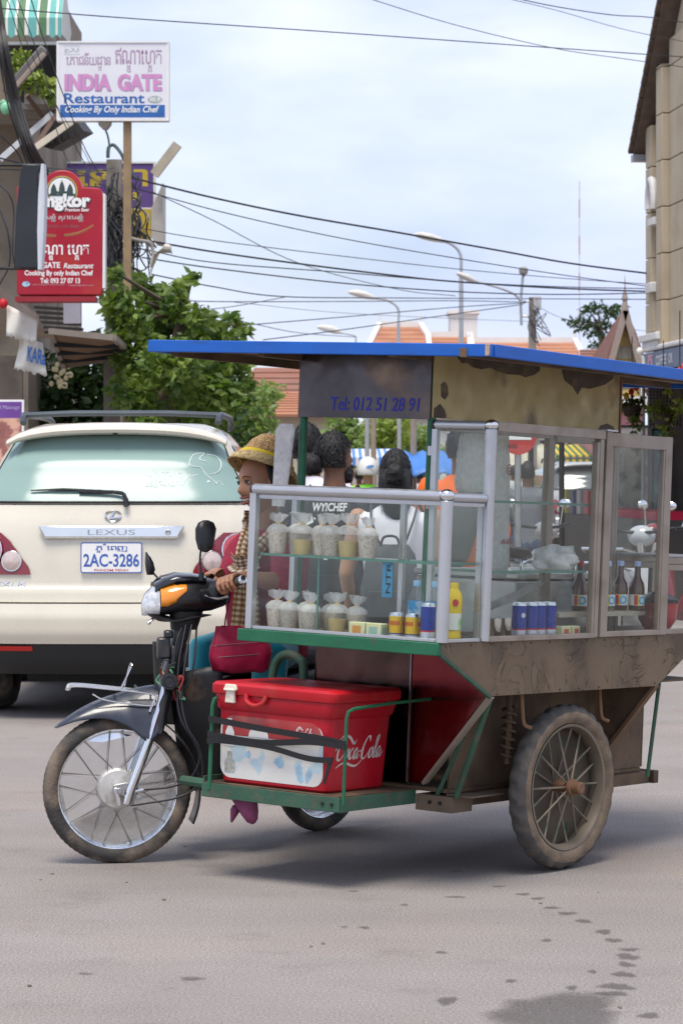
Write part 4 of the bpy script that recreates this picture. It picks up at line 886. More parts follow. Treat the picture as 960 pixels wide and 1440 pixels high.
# fork
for d in (-.066, .066):
    mb = SB_(); mb.tube([px(176, 1128, d), px(180, 1112, d), px(207, 1038, d)], [.016, .02, .0185], 12); mb.tube([px(207, 1038, d), px(233, 962, d)], .0145, 12); mb.build('fork_leg', CHROME if d < 0 else DULL, bike)
mb = SB_(); mb.prism([(-.03, -.012), (.05, -.025), (.06, .0), (.03, .03), (-.02, .02)], 0, .012, frame((0, -.05, .279), (1, 0, 0), (0, 0, 1), (0, -1, 0))); mb.lathe([(0, 0), (.012, 0), (.012, .02), (0, .02)], 8, frame((0, -.062, .279), (1, 0, 0), (0, 0, 1), (0, -1, 0))); mb.build('axle_plate', DULL, bike, bevel=.002)
mb = SB_(); mb.box((0, 0, 0), (.016, .02, .07), Matrix.Translation((-.005, -.06, .255)) @ Matrix.Rotation(-.2, 4, 'Y')); mb.build('brake_arm', CHROME, bike, bevel=.003)
# front mudguard: arched shell with deep side skirts at the fork
def fender(u, v):
    a = R(166-172*u)                 # from the front tip over the top to the fork
    q = (v-.5)*2
    r = .318-.006*math.sin(u*PI)+(.055*u*u)
    wd = (.018+.075*min(1, u*2.2)**.7)
    drop = .05*abs(q)**2.2+.02*(1-abs(1-2*u))*abs(q)**2
    if u > .55: drop += (u-.55)*.28*abs(q)**1.5
    c = (r-drop); x, z = c*math.cos(a), c*math.sin(a)
    lift = .05*max(0, u-.5)
    return (x, wd*q, .279+z+lift)
mb = SB_(); 
def fend2(u, v):
    """side profile traced from the bike: nose low in front, deep at the fork"""
    top = spline([px(80, 1021), px(108, 1001), px(140, 985), px(172, 975), px(200, 968), px(222, 966), px(236, 972)], 8)
    bot = spline([px(80, 1023), px(112, 1012), px(150, 1010), px(180, 1022), px(202, 1040), px(216, 1036), px(232, 1000)], 8)
    k = u*(len(top)-1); i = min(int(k), len(top)-2); f_ = k-i
    T = top[i].lerp(top[i+1], f_); B = bot[i].lerp(bot[i+1], f_)
    q = (v-.5)*2; e = min(1, abs(q)*1.05); wd = .012+.066*min(1, u*1.9)**.6
    s_ = (1-math.cos(min(1, e)*PI/2)); p = T.lerp(B, s_)
    return Vector((p.x, math.copysign(wd*math.sin(min(1, e)*PI/2), q), p.z))
mb.grid(fend2, 36, 18); mb.build('front_mudguard', NAVY, bike, solid=.004, ang=60)
mb = SB_(); mb.grid(lambda u, v: (lambda p, q: Vector((p[0], (.055+.015*u)*q, p[1]+.0)))((lambda a: (.30*math.cos(a)+.01*u, .279+.30*math.sin(a)))(R(62-88*u)), (v-.5)*2), 14, 6); mb.build('mud_flap', BLACKP, bike, solid=.006)
# fork cover and steering column
mb = SB_()
mb.loft([(px(222, 1030), (.016, 0, -.0), (0, .085, 0)), (px(228, 990), (.028, 0, 0), (0, .088, 0)), (px(238, 960), (.034, 0, 0), (0, .08, 0)), (px(252, 910), (.032, 0, 0), (0, .06, 0)), (px(262, 872), (.036, 0, 0), (0, .055, 0))], 18, 3)
mb.build('steering_column', BLACKP, bike)
mb = SB_()
mb.loft([(px(262, 888), (.05, 0, 0), (0, .06, 0)), (px(266, 862), (.065, 0, 0), (0, .08, 0))], 14, 3); mb.build('column_neck', BLACKM, bike)
# horn, lock, wiring behind the missing shield
mb = SB_(); mb.lathe([(0, 0), (.014, 0), (.016, .006), (.03, .008), (.032, .016), (.03, .03), (0, .032)], 20, frame(px(234, 957, -.105), (1, 0, 0), (0, 0, 1), (0, -1, 0))); mb.torus(.02, .003, 18, 6, frame(px(234, 957, -.137), (1, 0, 0), (0, 0, 1), (0, -1, 0))); mb.build('horn', BLACKP, bike)
mb = SB_(); mb.box(px(230, 912, -.075), (.05, .05, .08)); mb.box(px(237, 893, -.08), (.035, .04, .03)); mb.box(px(243, 925, -.09), (.02, .02, .09)); mb.build('ignition_box', BLACKP, bike, bevel=.008)
WIREC = [mat('wire_black', (.015, .015, .015), .5), mat('wire_red', (.25, .03, .03), .5), mat('wire_tan', (.35, .25, .16), .5), mat('wire_green', (.08, .25, .15), .5)]
rnd = random.Random(7)
for k in range(14):
    mb = SB_(); x0, y0 = rnd.uniform(222, 250), rnd.uniform(935, 975)
    P = [px(x0+rnd.uniform(-8, 8), y0+rnd.uniform(-14, 14), -.1+rnd.uniform(-.03, .02)) for _ in range(5)]
    mb.tube(spline(P, 5), .0032, 5); mb.build('loose_wire', WIREC[k % 4], bike)
# control cables sweeping from the bars to the hub
CAB = mat('cable_sheath', (.02, .022, .026), .4)
for P in ([(262, 880, -.07), (250, 930, -.1), (246, 980, -.1), (251, 1012, -.1), (268, 1042, -.1), (275, 1066, -.1), (262, 1092, -.1), (236, 1104, -.09), (198, 1108, -.075), (186, 1110, -.068)],
          [(270, 880, -.07), (258, 930, -.11), (252, 985, -.11), (258, 1020, -.115), (274, 1050, -.11), (279, 1085, -.11), (266, 1108, -.105), (240, 1120, -.1), (200, 1127, -.08), (182, 1131, -.068)],
          [(278, 885, -.05), (272, 930, -.08), (264, 960, -.08), (248, 975, -.06)], [(256, 885, -.08), (247, 905, -.1), (243, 940, -.09), (240, 985, -.07)]):
    mb = SB_(); mb.tube(spline([px(*q) for q in P], 8), .0042, 7); mb.build('control_cable', CAB, bike)
for a, b_ in (((199, 1108), (184, 1111)), ((203, 1127), (182, 1132))):
    mb = SB_(); mb.tube([px(*a, -.075), px(*b_, -.066)], .0062, 8); mb.build('cable_end', CHROME, bike)
# front luggage rack
def rod(P, r, m, nm, C=SB_): mb = C(); mb.tube(spline([px(*q) for q in P], 5), r, 7); return mb.build(nm, m, bike)
RK = mat('rack_chrome', (.62, .6, .57), .22, .95, .15, 20, c2=(.3, .2, .13), m2=(.6, .75), ms=25)
for d in (-.07, -.025, .025, .07): rod([(98, 969, d*.8), (106, 964, d), (150, 968, d), (212, 976, d), (216, 984, d)], .0038, RK, 'rack_rod')
rod([(98, 969, -.056), (96, 970, 0), (98, 969, .056)], .0038, RK, 'rack_rod'); rod([(160, 969, -.07), (160, 969, .07)], .0035, RK, 'rack_rod'); rod([(211, 975, -.07), (211, 975, .07)], .0035, RK, 'rack_rod')
rod([(168, 970, -.04), (172, 966, -.04), (186, 938, -.04), (186, 938, -.036), (187, 938, .04), (178, 968, .04)], .0038, RK, 'rack_rod')
rod([(130, 975, -.07), (150, 984, -.07), (210, 992, -.07), (215, 984, -.07)], .0035, RK, 'rack_rod'); rod([(215, 984, -.072), (208, 1000, -.078)], .004, RK, 'rack_rod')
# headlamp cowl: lofted along its length
def ring(x, ytop, ybot, wd): return (px(x, (ytop+ybot)/2), (0, wd, 0), (0, 0, (ybot-ytop)/2/373))
mb = SB_(); mb.loft([ring(209, 843, 868, .03), ring(217, 829, 868, .075), ring(230, 819, 868, .105), ring(250, 812, 866, .12), ring(275, 812, 864, .115), ring(300, 816, 862, .1), ring(318, 822, 856, .08), ring(326, 828, 850, .05)], 26, 2.6)
cowl = mb.build('headlamp_cowl', BLACKP, bike)
mb = SB_(); mb.loft([(px(219, 866), (.03, 0, 0), (0, .06, 0)), (px(246, 876), (.055, 0, 0), (0, .085, 0)), (px(280, 868), (.06, 0, 0), (0, .09, 0))], 18, 2.4); mb.build('cowl_underside', BLACKM, cowl)
mb = SB_(); mb.loft([ring(203.5, 849, 868, .02), ring(208, 838, 868.6, .05), ring(216.5, 828.5, 868.6, .082), ring(226, 823, 868.4, .099)], 26, 2.6); mb.build('headlamp_lens', mat('lamp_lens', (.75, .77, .78), .08, .25, .15, 30, c2=(.45, .46, .48), m2=(.45, .6), ms=30, coat=1), cowl)
mb = SB_(); mb.loft([ring(227, 824, 861, .111), ring(236, 819, 862, .1185), ring(248, 817, 857, .1265), ring(263, 820, 838, .1235)], 26, 2.6); mb.build('turn_signal', mat('orange_lens', (.85, .28, .01), .15, 0, .1, 30, coat=1), cowl)
mb = SB_(); mb.loft([ring(220, 821, 838, .085), ring(232, 812, 832, .108), ring(250, 807, 824, .119), ring(272, 808, 822, .115), ring(292, 812, 824, .098)], 26, 2.6); mb.build('cowl_top', mat('gloss_black', (.012, .014, .02), .12, 0, .1, 6, coat=.6), cowl)
mb = SB_(); mb.tube([px(213, 876, -.03), px(222, 870, -.03)], .006, 8); mb.ell(px(212, 878, -.03), (.008, .008, .008), 8); mb.build('lamp_screw', CHROME, cowl)
# handlebar, grips, levers
for sgn in (-1, 1):
    g0, g1 = px(290, 832, sgn*.16), px(331, 815, sgn*.30)
    mb = SB_(); mb.tube(spline([px(285, 842, sgn*.06), px(300, 834, sgn*.14), g0.lerp(g1, .4), g0.lerp(g1, .62)], 5), [.035 if i < 8 else .016 for i in range(16)], 12); mb.build('handlebar', BLACKP, bike)
    mb = SB_(); mb.tube([g0.lerp(g1, .35), g0.lerp(g1, .45), g0.lerp(g1, .98)], [.015, .0165, .0165], 14); gr = mb.build('grip', RUBBER, bike)
    mb = SB_(); mb.tube([g0.lerp(g1, .985), g0.lerp(g1, 1.0), g0.lerp(g1, 1.07), g0.lerp(g1, 1.09)], [.012, .0175, .0165, .01], 14); mb.build('bar_end', CHROME, gr)
    mb = SB_(); mb.tube(spline([px(288, 838, sgn*.14), px(302, 842, sgn*.2), px(312, 838, sgn*.27)], 5), .005, 7); mb.build('lever', DULL, bike)
# mirrors
mb = SB_(); mb.tube([px(284, 818, -.1), px(285, 806, -.1)], .011, 10); mb.tube(spline([px(285, 808, -.1), px(283, 790, -.105), px(286, 768, -.11), px(290, 756, -.11)], 5), .0042, 8); ms = mb.build('mirror_stem', BLACKP, bike)
mb = SB_(); mb.loft([(px(291, 778, -.11), (.008, 0, 0), (0, .008, .0)), (px(291, 774, -.11), (.028, 0, 0), (0, .014, 0)), (px(291, 760, -.11), (.037, 0, 0), (0, .018, 0)), (px(292.5, 745, -.11), (.041, 0, 0), (0, .018, 0)), (px(293, 736, -.11), (.03, 0, 0), (0, .013, 0)), (px(293, 732.5, -.11), (.01, 0, 0), (0, .006, 0))], 20, 2.2); mb.build('mirror', BLACKP, bike)
mb = SB_(); mb.tube([px(240, 826, .1), px(228, 812, .14), px(224, 806, .15)], .0042, 8); mb.build('mirror_stem', BLACKP, bike)
mb = SB_(); mb.loft([(px(222, 813, .15), (.012, 0, 0), (0, .012, 0)), (px(223, 806, .15), (.019, 0, 0), (0, .03, 0)), (px(221.5, 795, .15), (.017, 0, 0), (0, .036, 0)), (px(219, 786, .15), (.008, 0, 0), (0, .028, 0)), (px(217.5, 780, .15), (.003, 0, 0), (0, .012, 0))], 18, 2.2); mr_ = mb.build('mirror', BLACKP, bike)
mb = SB_(); mb.loft([(px(226.5, 811, .146), (.001, 0, 0), (0, .014, 0)), (px(228.6, 805, .146), (.001, 0, 0), (0, .026, 0)), (px(226.6, 795, .146), (.001, 0, 0), (0, .03, 0)), (px(222, 786, .146), (.001, 0, 0), (0, .022, 0))], 14, 2.2); mb.build('mirror_glass', CHROME, mr_)
# frame, leg shield, engine, seat and tail (bike frame: x backwards, y to the rider's right)
def P_(x, y, z): return Vector((x, y, z))
mb = MB(); mb.tube(spline([P_(.30, 0, .72), P_(.36, 0, .6), P_(.5, 0, .46), P_(.72, 0, .42), P_(.95, 0, .5)], 6), .04, 12); mb.build('main_tube', BLACKM, bike)
SHIELD = mat('dusty_leg_shield', (.016, .016, .018), .4, 0, .2, 6, c2=(.15, .095, .06), m2=(.56, .66), ms=7)
for sgn in (-1, 1):
    mb = MB()
    def sh(u, v, sgn=sgn):
        x = .22+.12*u+.06*v*v; y = sgn*(.06+.17*u*(1-.35*v)+.02*math.sin(v*3)); z = (.70 if sgn < 0 else .6)-(.45 if sgn < 0 else .35)*v+.04*u*(1-v)
        return P_(x, y, z)
    mb.grid(sh, 8, 12); mb.build('leg_shield', SHIELD, bike, solid=.006)
mb = MB(); mb.loft([(P_(.26, 0, .82), (.03, 0, 0), (0, .05, 0)), (P_(.29, 0, .72), (.045, 0, 0), (0, .065, 0)), (P_(.30, 0, .62), (.05, 0, 0), (0, .06, 0)), (P_(.34, 0, .5), (.05, 0, 0), (0, .05, 0))], 16, 3); mb.build('head_cover', SHIELD, bike)
mb = MB(); mb.loft([(P_(.38, 0, .33), (.06, 0, .04), (0, .06, 0)), (P_(.47, 0, .33), (.0, 0, .075), (0, .075, 0)), (P_(.6, 0, .33), (0, 0, .1), (0, .1, 0)), (P_(.78, 0, .34), (0, 0, .1), (0, .11, 0)), (P_(.86, 0, .36), (0, 0, .06), (0, .08, 0))], 18, 3)
mb.build('engine', mat('oily_engine', (.14, .13, .12), .45, .7, .3, 14, c2=(.05, .04, .03), m2=(.5, .65), ms=14), bike)
mb = MB(); mb.lathe([(0, 0), (.075, 0), (.085, .01), (.08, .03), (.06, .042), (0, .044)], 28, frame(P_(.66, -.1, .33), (1, 0, 0), (0, 0, 1), (0, -1, 0))); mb.build('clutch_cover', DULL, bike)
mb = MB(); mb.tube(spline([P_(.42, -.06, .36), P_(.40, -.12, .33), P_(.43, -.15, .25), P_(.55, -.16, .2), P_(.8, -.17, .2), P_(1.0, -.17, .22)], 8), .013, 10); mb.tube([P_(.98, -.17, .22), P_(1.02, -.17, .225), P_(1.4, -.17, .29)], [.02, .036, .036], 14); mb.build('exhaust', CHROME, bike)
mb = MB(); mb.tube([P_(.62, -.24, .24), P_(.62, .24, .24)], .011, 10); mb.build('footrest', DULL, bike)
for sgn in (-1, 1):
    mb = MB(); mb.tube([P_(.62, sgn*.15, .24), P_(.62, sgn*.26, .24)], .018, 10); mb.build('footrest_rubber', BLACKM, bike)
mb = MB(); mb.loft([(P_(.52, 0, .70), (0, 0, .02), (0, .06, 0)), (P_(.6, 0, .71), (0, 0, .04), (0, .1, 0)), (P_(.8, 0, .71), (0, 0, .045), (0, .125, 0)), (P_(1.05, 0, .73), (0, 0, .045), (0, .125, 0)), (P_(1.3, 0, .75), (0, 0, .035), (0, .09, 0)), (P_(1.36, 0, .76), (0, 0, .01), (0, .05, 0))], 18, 3); mb.build('saddle', BLACKM, bike)
mb = MB(); mb.loft([(P_(.6, 0, .6), (0, 0, .06), (0, .07, 0)), (P_(.85, 0, .6), (0, 0, .08), (0, .11, 0)), (P_(1.15, 0, .64), (0, 0, .07), (0, .11, 0)), (P_(1.42, 0, .7), (0, 0, .03), (0, .06, 0))], 18, 3); mb.build('tail_cover', BLACKP, bike)
mb = MB(); mb.grid(lambda u, v: P_(1.2+.31*math.cos(R(150-170*u)), .06*(v-.5)*2, .279+.31*math.sin(R(150-170*u))), 16, 4); mb.build('rear_mudguard', BLACKP, bike, solid=.005)
for sgn in (-1, 1):
    mb = MB(); mb.tube([P_(.75, sgn*.07, .33), P_(1.2, sgn*.075, .279)], .02, 10); mb.build('swing_arm', BLACKM, bike)
    mb = MB(); mb.tube([P_(1.18, sgn*.1, .3), P_(1.08, sgn*.11, .58)], .02, 10); mb.build('shock_absorber', CHROME, bike)
# ================================================================ people
def head(mb, M, s=1.0, smile=0):
    """closed head with brow, sockets, nose, cheeks, lips and chin; x to its right, y forwards, z up"""
    n, h = 40, 36; vs, fs = [], []
    g = lambda a, b: math.exp(-a*a-b*b)
    for i in range(h+1):
        p = PI*i/h
        for k in range(n):
            a = 2*PI*k/n; X, Y, Z = math.sin(p)*math.cos(a), math.sin(p)*math.sin(a), math.cos(p)
            x, y, z = .074*X, .094*Y, .118*Z
            if Z < -.1: t = (-Z-.1)/.9; x *= 1-.34*t*t; y *= (1-.1*t) if Y > 0 else (1-.42*t)
            if Y < 0 and Z > 0: y *= 1.06
            if Y > .2:
                d = .021*g(x/.011, (z+.014)/.02)+.012*g(x/.016, (z+.028)/.011)+.004*g(x/.045, (z-.035)/.014)
                d -= .012*(g((x-.031)/.016, (z-.012)/.013)+g((x+.031)/.016, (z-.012)/.013))
                d += .007*(g((x-.042)/.02, (z+.03)/.02)+g((x+.042)/.02, (z+.03)/.02))
                d += .006*g(x/.028, (z+.046)/.008)+.006*g(x/.024, (z+.070)/.008)+.009*g(x/.02, (z+.098)/.016)
                if smile: d -= .016*g(x/.026, (z+.058)/.0085)
                y += d
            vs.append((x*s, y*s, z*s))
    for i in range(h):
        for k in range(n): fs.append((i*n+k, (i+1)*n+k, (i+1)*n+(k+1) % n, i*n+(k+1) % n))
    mb.add(vs, fs, M)
    for sg in (-1, 1): mb.ell((sg*.076*s, -.008*s, -.005*s), (.01*s, .02*s, .031*s), 10, M)
def facing(yaw): f = Vector((math.sin(yaw), -math.cos(yaw), 0)); return f, Vector((f.y, -f.x, 0))     # yaw 0 faces the camera; (forward, its right)
def shoe(mb, p, f, r):
    p = Vector(p); mb.loft([(p-f*.06+V(0, 0, .02), (0, 0, .018), r*.022), (p-f*.04+V(0, 0, .035), (0, 0, .035), r*.034), (p+f*.05+V(0, 0, .03), (0, 0, .03), r*.04), (p+f*.13+V(0, 0, .022), (0, 0, .022), r*.042), (p+f*.175+V(0, 0, .014), (0, 0, .012), r*.024)], 12)
def hand(mb, w_, d, side, s=1.0):
    """relaxed hand hanging from the wrist: palm, four curled fingers, thumb"""
    w_, d = Vector(w_), Vector(d).normalized(); u = Vector(side).normalized(); n_ = d.cross(u).normalized()
    mb.loft([(w_, u*.022*s, n_*.017*s), (w_+d*.04*s, u*.036*s, n_*.014*s), (w_+d*.085*s, u*.04*s, n_*.012*s)], 12)
    for k, l in ((-.03, .062), (-.01, .072), (.01, .068), (.03, .052)):
        a = w_+d*.08*s+u*k*s; mb.limb([a, a+d*l*.5*s+n_*.006*s, a+d*l*s+n_*.022*s], [.0095*s, .0085*s, .007*s], 7)
    a = w_+d*.025*s-u*.03*s; mb.limb([a, a+d*.03*s-u*.022*s, a+d*.06*s-u*.024*s+n_*.012*s], [.011*s, .0095*s, .008*s], 7)
def strands(mb, hm, s, n, L_, rnd, hair):
    """locks of hair lying over the scalp, breaking its outline"""
    for _ in range(n):
        a = rnd.uniform(0, 2*PI); p = rnd.uniform(.05, 1.95)
        if math.sin(a) > .35 and p > 1.05: continue
        l = L_*rnd.uniform(.5, 1.2) if p > .9 else min(L_, .07); w_ = rnd.uniform(.003, .007); k = 1.03+rnd.random()*.06; tw = rnd.uniform(-.35, .35); P = []
        for j in range(6):
            q = p+l/.11*j/5*(.8 if hair == 'long' else 1); z_ = 0
            if q > 1.75: z_ = (q-1.75)*.11*(1 if hair == 'long' else .5); q = 1.75
            aa = a+tw*j/5+rnd.uniform(-.05, .05); kk = k+.02*math.sin(j*2+a*5)
            P.append((hm @ V(.083*s*kk*math.sin(q)*math.cos(aa), (.104*kk*math.sin(q)*math.sin(aa)-.008)*s, (.126*kk*math.cos(q)+.004-z_)*s), hm.to_3x3() @ V(-math.sin(aa), math.cos(aa), 0)))
        vs = []; fs = []
        for j, (c, t_) in enumerate(P): ww = w_*s*(1-.15*j if j < 5 else .1); vs += [c-t_*ww, c+t_*ww]
        for j in range(5): fs.append((2*j, 2*j+1, 2*j+3, 2*j+2))
        mb.add(vs, fs)
def standing(label, px, ytop, Y, yaw, skin, shirt, pants, hair='short', sleeve=.5, shorts=False, group='passers-by behind the cart', build=1.0, lean=0, seated=None, skirt=False, armbend=.2, nohair=False, vox=.014, hyaw=None):
    Ht = H-(ytop-HY)*Y/F; zoff = 0
    if seated: Ht = seated[0]; zoff = (H-(ytop-HY)*Y/F)-(Ht*.53+.02)-0
    base = Vector(((px-CX)/F*Y, Y, 0)); f, r = facing(yaw)
    t = thing('person', label, 'person', Matrix.Translation(base), group)
    k = Ht; b_ = build
    U = lambda z, x=0, y=0: V(0, 0, z*k)+r*(x*k)+f*(y*k+lean*max(0, z-.5)*k)
    if seated:
        hz = seated[1]/k; dz = hz-.52
        U0 = U; U = lambda z, x=0, y=0: U0(z+dz, x, y) if z > .5 else U0(z, x, y)
    bm = MB(); hf_, hr_ = facing(yaw if hyaw is None else hyaw); hm = frame(U(.935), hr_, hf_, (0, 0, 1)); head(bm, hm, k*.935/1.62*.98)
    bm.limb([U(.80), U(.90)], [.034*k*b_, .031*k], 12)
    bm.loft([(U(.50), r*.075*k*b_, f*.055*k), (U(.6), r*.078*k*b_, f*.052*k), (U(.72), r*.088*k*b_, f*.06*k), (U(.80), r*.095*k*b_, f*.05*k), (U(.835), r*.05*k*b_, f*.035*k)], 16)
    sm_ = MB(); sm_.loft([(U(.475 if not skirt else .5), r*.088*k*b_, f*.066*k), (U(.6), r*.088*k*b_, f*.062*k), (U(.72), r*.098*k*b_, f*.069*k), (U(.795), r*.11*k*b_, f*.058*k), (U(.835), r*.06*k*b_, f*.042*k), (U(.85), r*.038*k, f*.036*k)], 18)
    pm = MB(); hp = .05
    for sg in (-1, 1):
        sh_, el = U(.805, sg*.108*b_), U(.64, sg*.14*b_, -.01); wr = U(.64-.15*math.cos(armbend*2), sg*.14, .15*math.sin(armbend*2))
        if seated: el = U(.66, sg*.15, .06); wr = U(.66, sg*.13, .2)
        bm.limb([sh_, el, wr], [.03*k*b_, .024*k, .0165*k], 10); hand(bm, wr, (wr-el), f if not seated else V(0, 0, 1), k/1.7)
        m_ = sh_.lerp(el, min(1, sleeve*2)); pts_ = [sh_, m_] if sleeve <= .5 else [sh_, el, el.lerp(wr, sleeve*2-1)]
        ws = .04 if sleeve > .2 else .03; sm_.limb(pts_, [ws*k*b_]+[.036*k*b_]*(len(pts_)-2)+[.86*ws*k*b_], 10)
        hp_ = U(.51, sg*hp)
        if seated: kn = V(0, 0, hz*k*.98)+r*sg*.1*k+f*.26*k; an = V(0, 0, max(.05, hz*k-.26*k))+r*sg*.1*k+f*.2*k
        else: kn = U(.285, sg*(hp+.004), .008); an = U(.05, sg*(hp+.006), -.012)
        bm.limb([hp_, kn, an], [.055*k*b_, .036*k, .022*k], 12)
        if not skirt:
            pp = [hp_, kn, kn.lerp(an, .9)] if not shorts else [hp_, hp_.lerp(kn, .85)]
            pm.limb(pp, [.062*k*b_, .05*k, .043*k][:len(pp)], 12)
        s2 = MB(); shoe(s2, an-V(0, 0, .05*k), f, r); s2.build('shoe', mat('dark_shoe', (.03, .027, .025), .6), t)
    if skirt: pm.loft([(U(.53), r*.09*k, f*.066*k), (U(.45), r*.1*k, f*.075*k), (U(.3), r*.115*k, f*.09*k)], 18)
    else: pm.loft([(U(.545), r*.086*k*b_, f*.062*k), (U(.48), r*.092*k*b_, f*.068*k), (U(.45), r*.07*k*b_, f*.05*k)], 16)
    bm.build('body', skin, t, remesh=vox*.8, smooth=3); sm_.build('shirt', shirt, t, remesh=vox, smooth=4); pm.build('trousers' if not skirt else 'skirt', pants, t, remesh=vox, smooth=3)
    t['_u'] = 0
    s = k*.935/1.62*.98
    if not nohair:
        hb = MB(); n, h = 26, 18; vs, fs = [], []
        for i in range(h+1):
            p = PI*.66*i/h
            for q in range(n):
                a = 2*PI*q/n; X, Y_, Z = math.sin(p)*math.cos(a), math.sin(p)*math.sin(a), math.cos(p)
                lim = 1.0
                if Y_ > .25 and Z < .45: lim = .9
                d = 1+.09*noise.noise(Vector((X*4, Y_*4, Z*4)))
                vs.append((hm @ Vector((.083*X*s*d*lim, (.104*Y_*d*lim-.008)*s, (.126*Z*d+.004)*s))))
        for i in range(h):
            for q in range(n): fs.append((i*n+q, (i+1)*n+q, (i+1)*n+(q+1) % n, i*n+(q+1) % n))
        hb.add(vs, fs)
        if hair == 'bun': hb.lump((.01*s, -.145*s, -.04*s), (.055*s, .055*s, .06*s), 20, hm)
        if hair == 'long':
            hb.loft([(hm @ V(0, -.05*s, .03*s), r*.08*s, f*.06*s), (hm @ V(0, -.065*s, -.05*s), r*.085*s, f*.055*s), (hm @ V(.005, -.075*s, -.13*s), r*.08*s, f*.05*s), (hm @ V(.01, -.08*s, -.2*s), r*.06*s, f*.035*s), (hm @ V(.015, -.08*s, -.235*s), r*.025*s, f*.02*s)], 16)
        if hair == 'knot': hb.lump((0, -.11*s, .0), (.04*s, .035*s, .045*s), 12, hm)
        if Y < 20: strands(hb, hm, s, 520, {'long': .2, 'bun': .06}.get(hair, .05), random.Random(int(px)), hair)
        hb.build('hair', HAIR, t, ang=180)
    return t, U, f, r, hm, k
# ------------------------------------------------ the rider
RB = Vector((-.33, 10.95, 0))
RFv, RRv = -BXv, BYv.copy()
rider = thing('person', 'smiling rider in a straw hat, red knitted top and checked scarf on the motorbike', 'person', Matrix.Translation(RB))
TM = Matrix.Translation(-RB)
KNIT = mat('red_knit', (.36, .014, .045), .8, 0, .2, 70, c2=(.4, .08, .1), m2=(.58, .72), ms=200, bump=.6, bs=200, md=2)
TEAL = mat('teal_trousers', (.0, .27, .36), .6, 0, .12, 8, sheen=.2)
hf = Vector((-.80, -.60, 0)).normalized(); hr = Vector((hf.y, -hf.x, 0))
HC = at(367, 680, 10.80)
tl = Matrix.Rotation(R(-6), 4, hr) @ Matrix.Rotation(R(4), 4, hf)
HM = Matrix.Translation(HC) @ tl @ frame((0, 0, 0), hr, hf, (0, 0, 1))
body = MB(); head(body, HM, 1.0, smile=1)
NB = Vector((-.315, 10.86, 1.225)); LS, RS = Vector((-.20, 10.75, 1.185)), Vector((-.405, 10.935, 1.16))
HP = Vector((-.318, 10.93, .80))
body.limb([NB+V(0, 0, -.05), HC+V(.02, .02, -.07)], [.055, .05], 14)
LE, LW = Vector((-.20, 10.46, 1.045)), Vector((-.375, 10.29, 1.075))
RE, RW = Vector((-.475, 10.95, .97)), Vector((-.475, 10.78, 1.05))
body.limb([LS, LE, LE.lerp(LW, .35), LW], [.05, .038, .036, .024], 14); body.limb([RS, RE, RE.lerp(RW, .35), RW], [.05, .038, .036, .024], 14)
body.loft([(HP, RRv*.15, RFv*.11), (V(-.325, 10.92, .95), RRv*.135, RFv*.1), (V(-.33, 10.88, 1.1), RRv*.15, RFv*.105), (NB+V(0, 0, -.02), RRv*.12, RFv*.075), (NB+V(0, 0, .03), RRv*.05, RFv*.05)], 18)
LK, RK_ = Vector((-.275, 10.58, .775)), Vector((-.53, 10.72, .78)); LA, RA = Vector((-.30, 10.58, .33)), Vector((-.56, 10.77, .33))
for hp_, kn, an in ((HP+RRv*-.09, LK, LA), (HP+RRv*.09, RK_, RA)): body.limb([hp_+V(0, 0, -.03), kn, an], [.08, .055, .032], 14)
def grip_hand(mb, g0, g1, wrist, back):
    """hand closed round a bar running g0->g1"""
    ax = (g1-g0).normalized(); c = g0.lerp(g1, .5); up_ = (V(0, 0, 1)-ax*ax.z).normalized(); fw = ax.cross(up_).normalized()
    if fw.dot(back) > 0: fw = -fw
    P = lambda t, ang, rr: c+ax*t+(up_*math.sin(ang)-fw*math.cos(ang))*rr      # ang 0 = rider's side, 90 = on top, 180 = front
    mb.loft([(wrist, ax*.026, up_*.018), (P(0, R(35), .045), ax*.038, (up_-fw*.2)*.014), (P(0, R(75), .036), ax*.041, fw*.013), (P(0, R(110), .03), ax*.04, fw*.01)], 14)
    for k, (t, l) in enumerate(((-.0345, 1.0), (-.0115, 1.08), (.0115, 1.04), (.0345, .92))):
        mb.limb([P(t, R(a), .0285) for a in (80, 120, 165, 205*l**.3, 250*l**.3)], [.0098, .0092, .0086, .0082, .0075], 9)
    mb.limb([P(-.036, R(10), .036), P(-.044, R(-35), .03), P(-.03, R(-85), .027), P(-.012, R(-115), .026)], [.013, .0115, .0105, .009], 9)
def gripends(sg): return [BM @ S2B(px(290, 832, sg*.16)), BM @ S2B(px(331, 815, sg*.30))]
for sg, wr in ((-1, LW), (1, RW)):
    a, b2 = gripends(sg); grip_hand(body, a.lerp(b2, .40), a.lerp(b2, .90), wr, (wr-a))
body.build('body', SKIN, rider, M=TM, remesh=.0041, smooth=2)
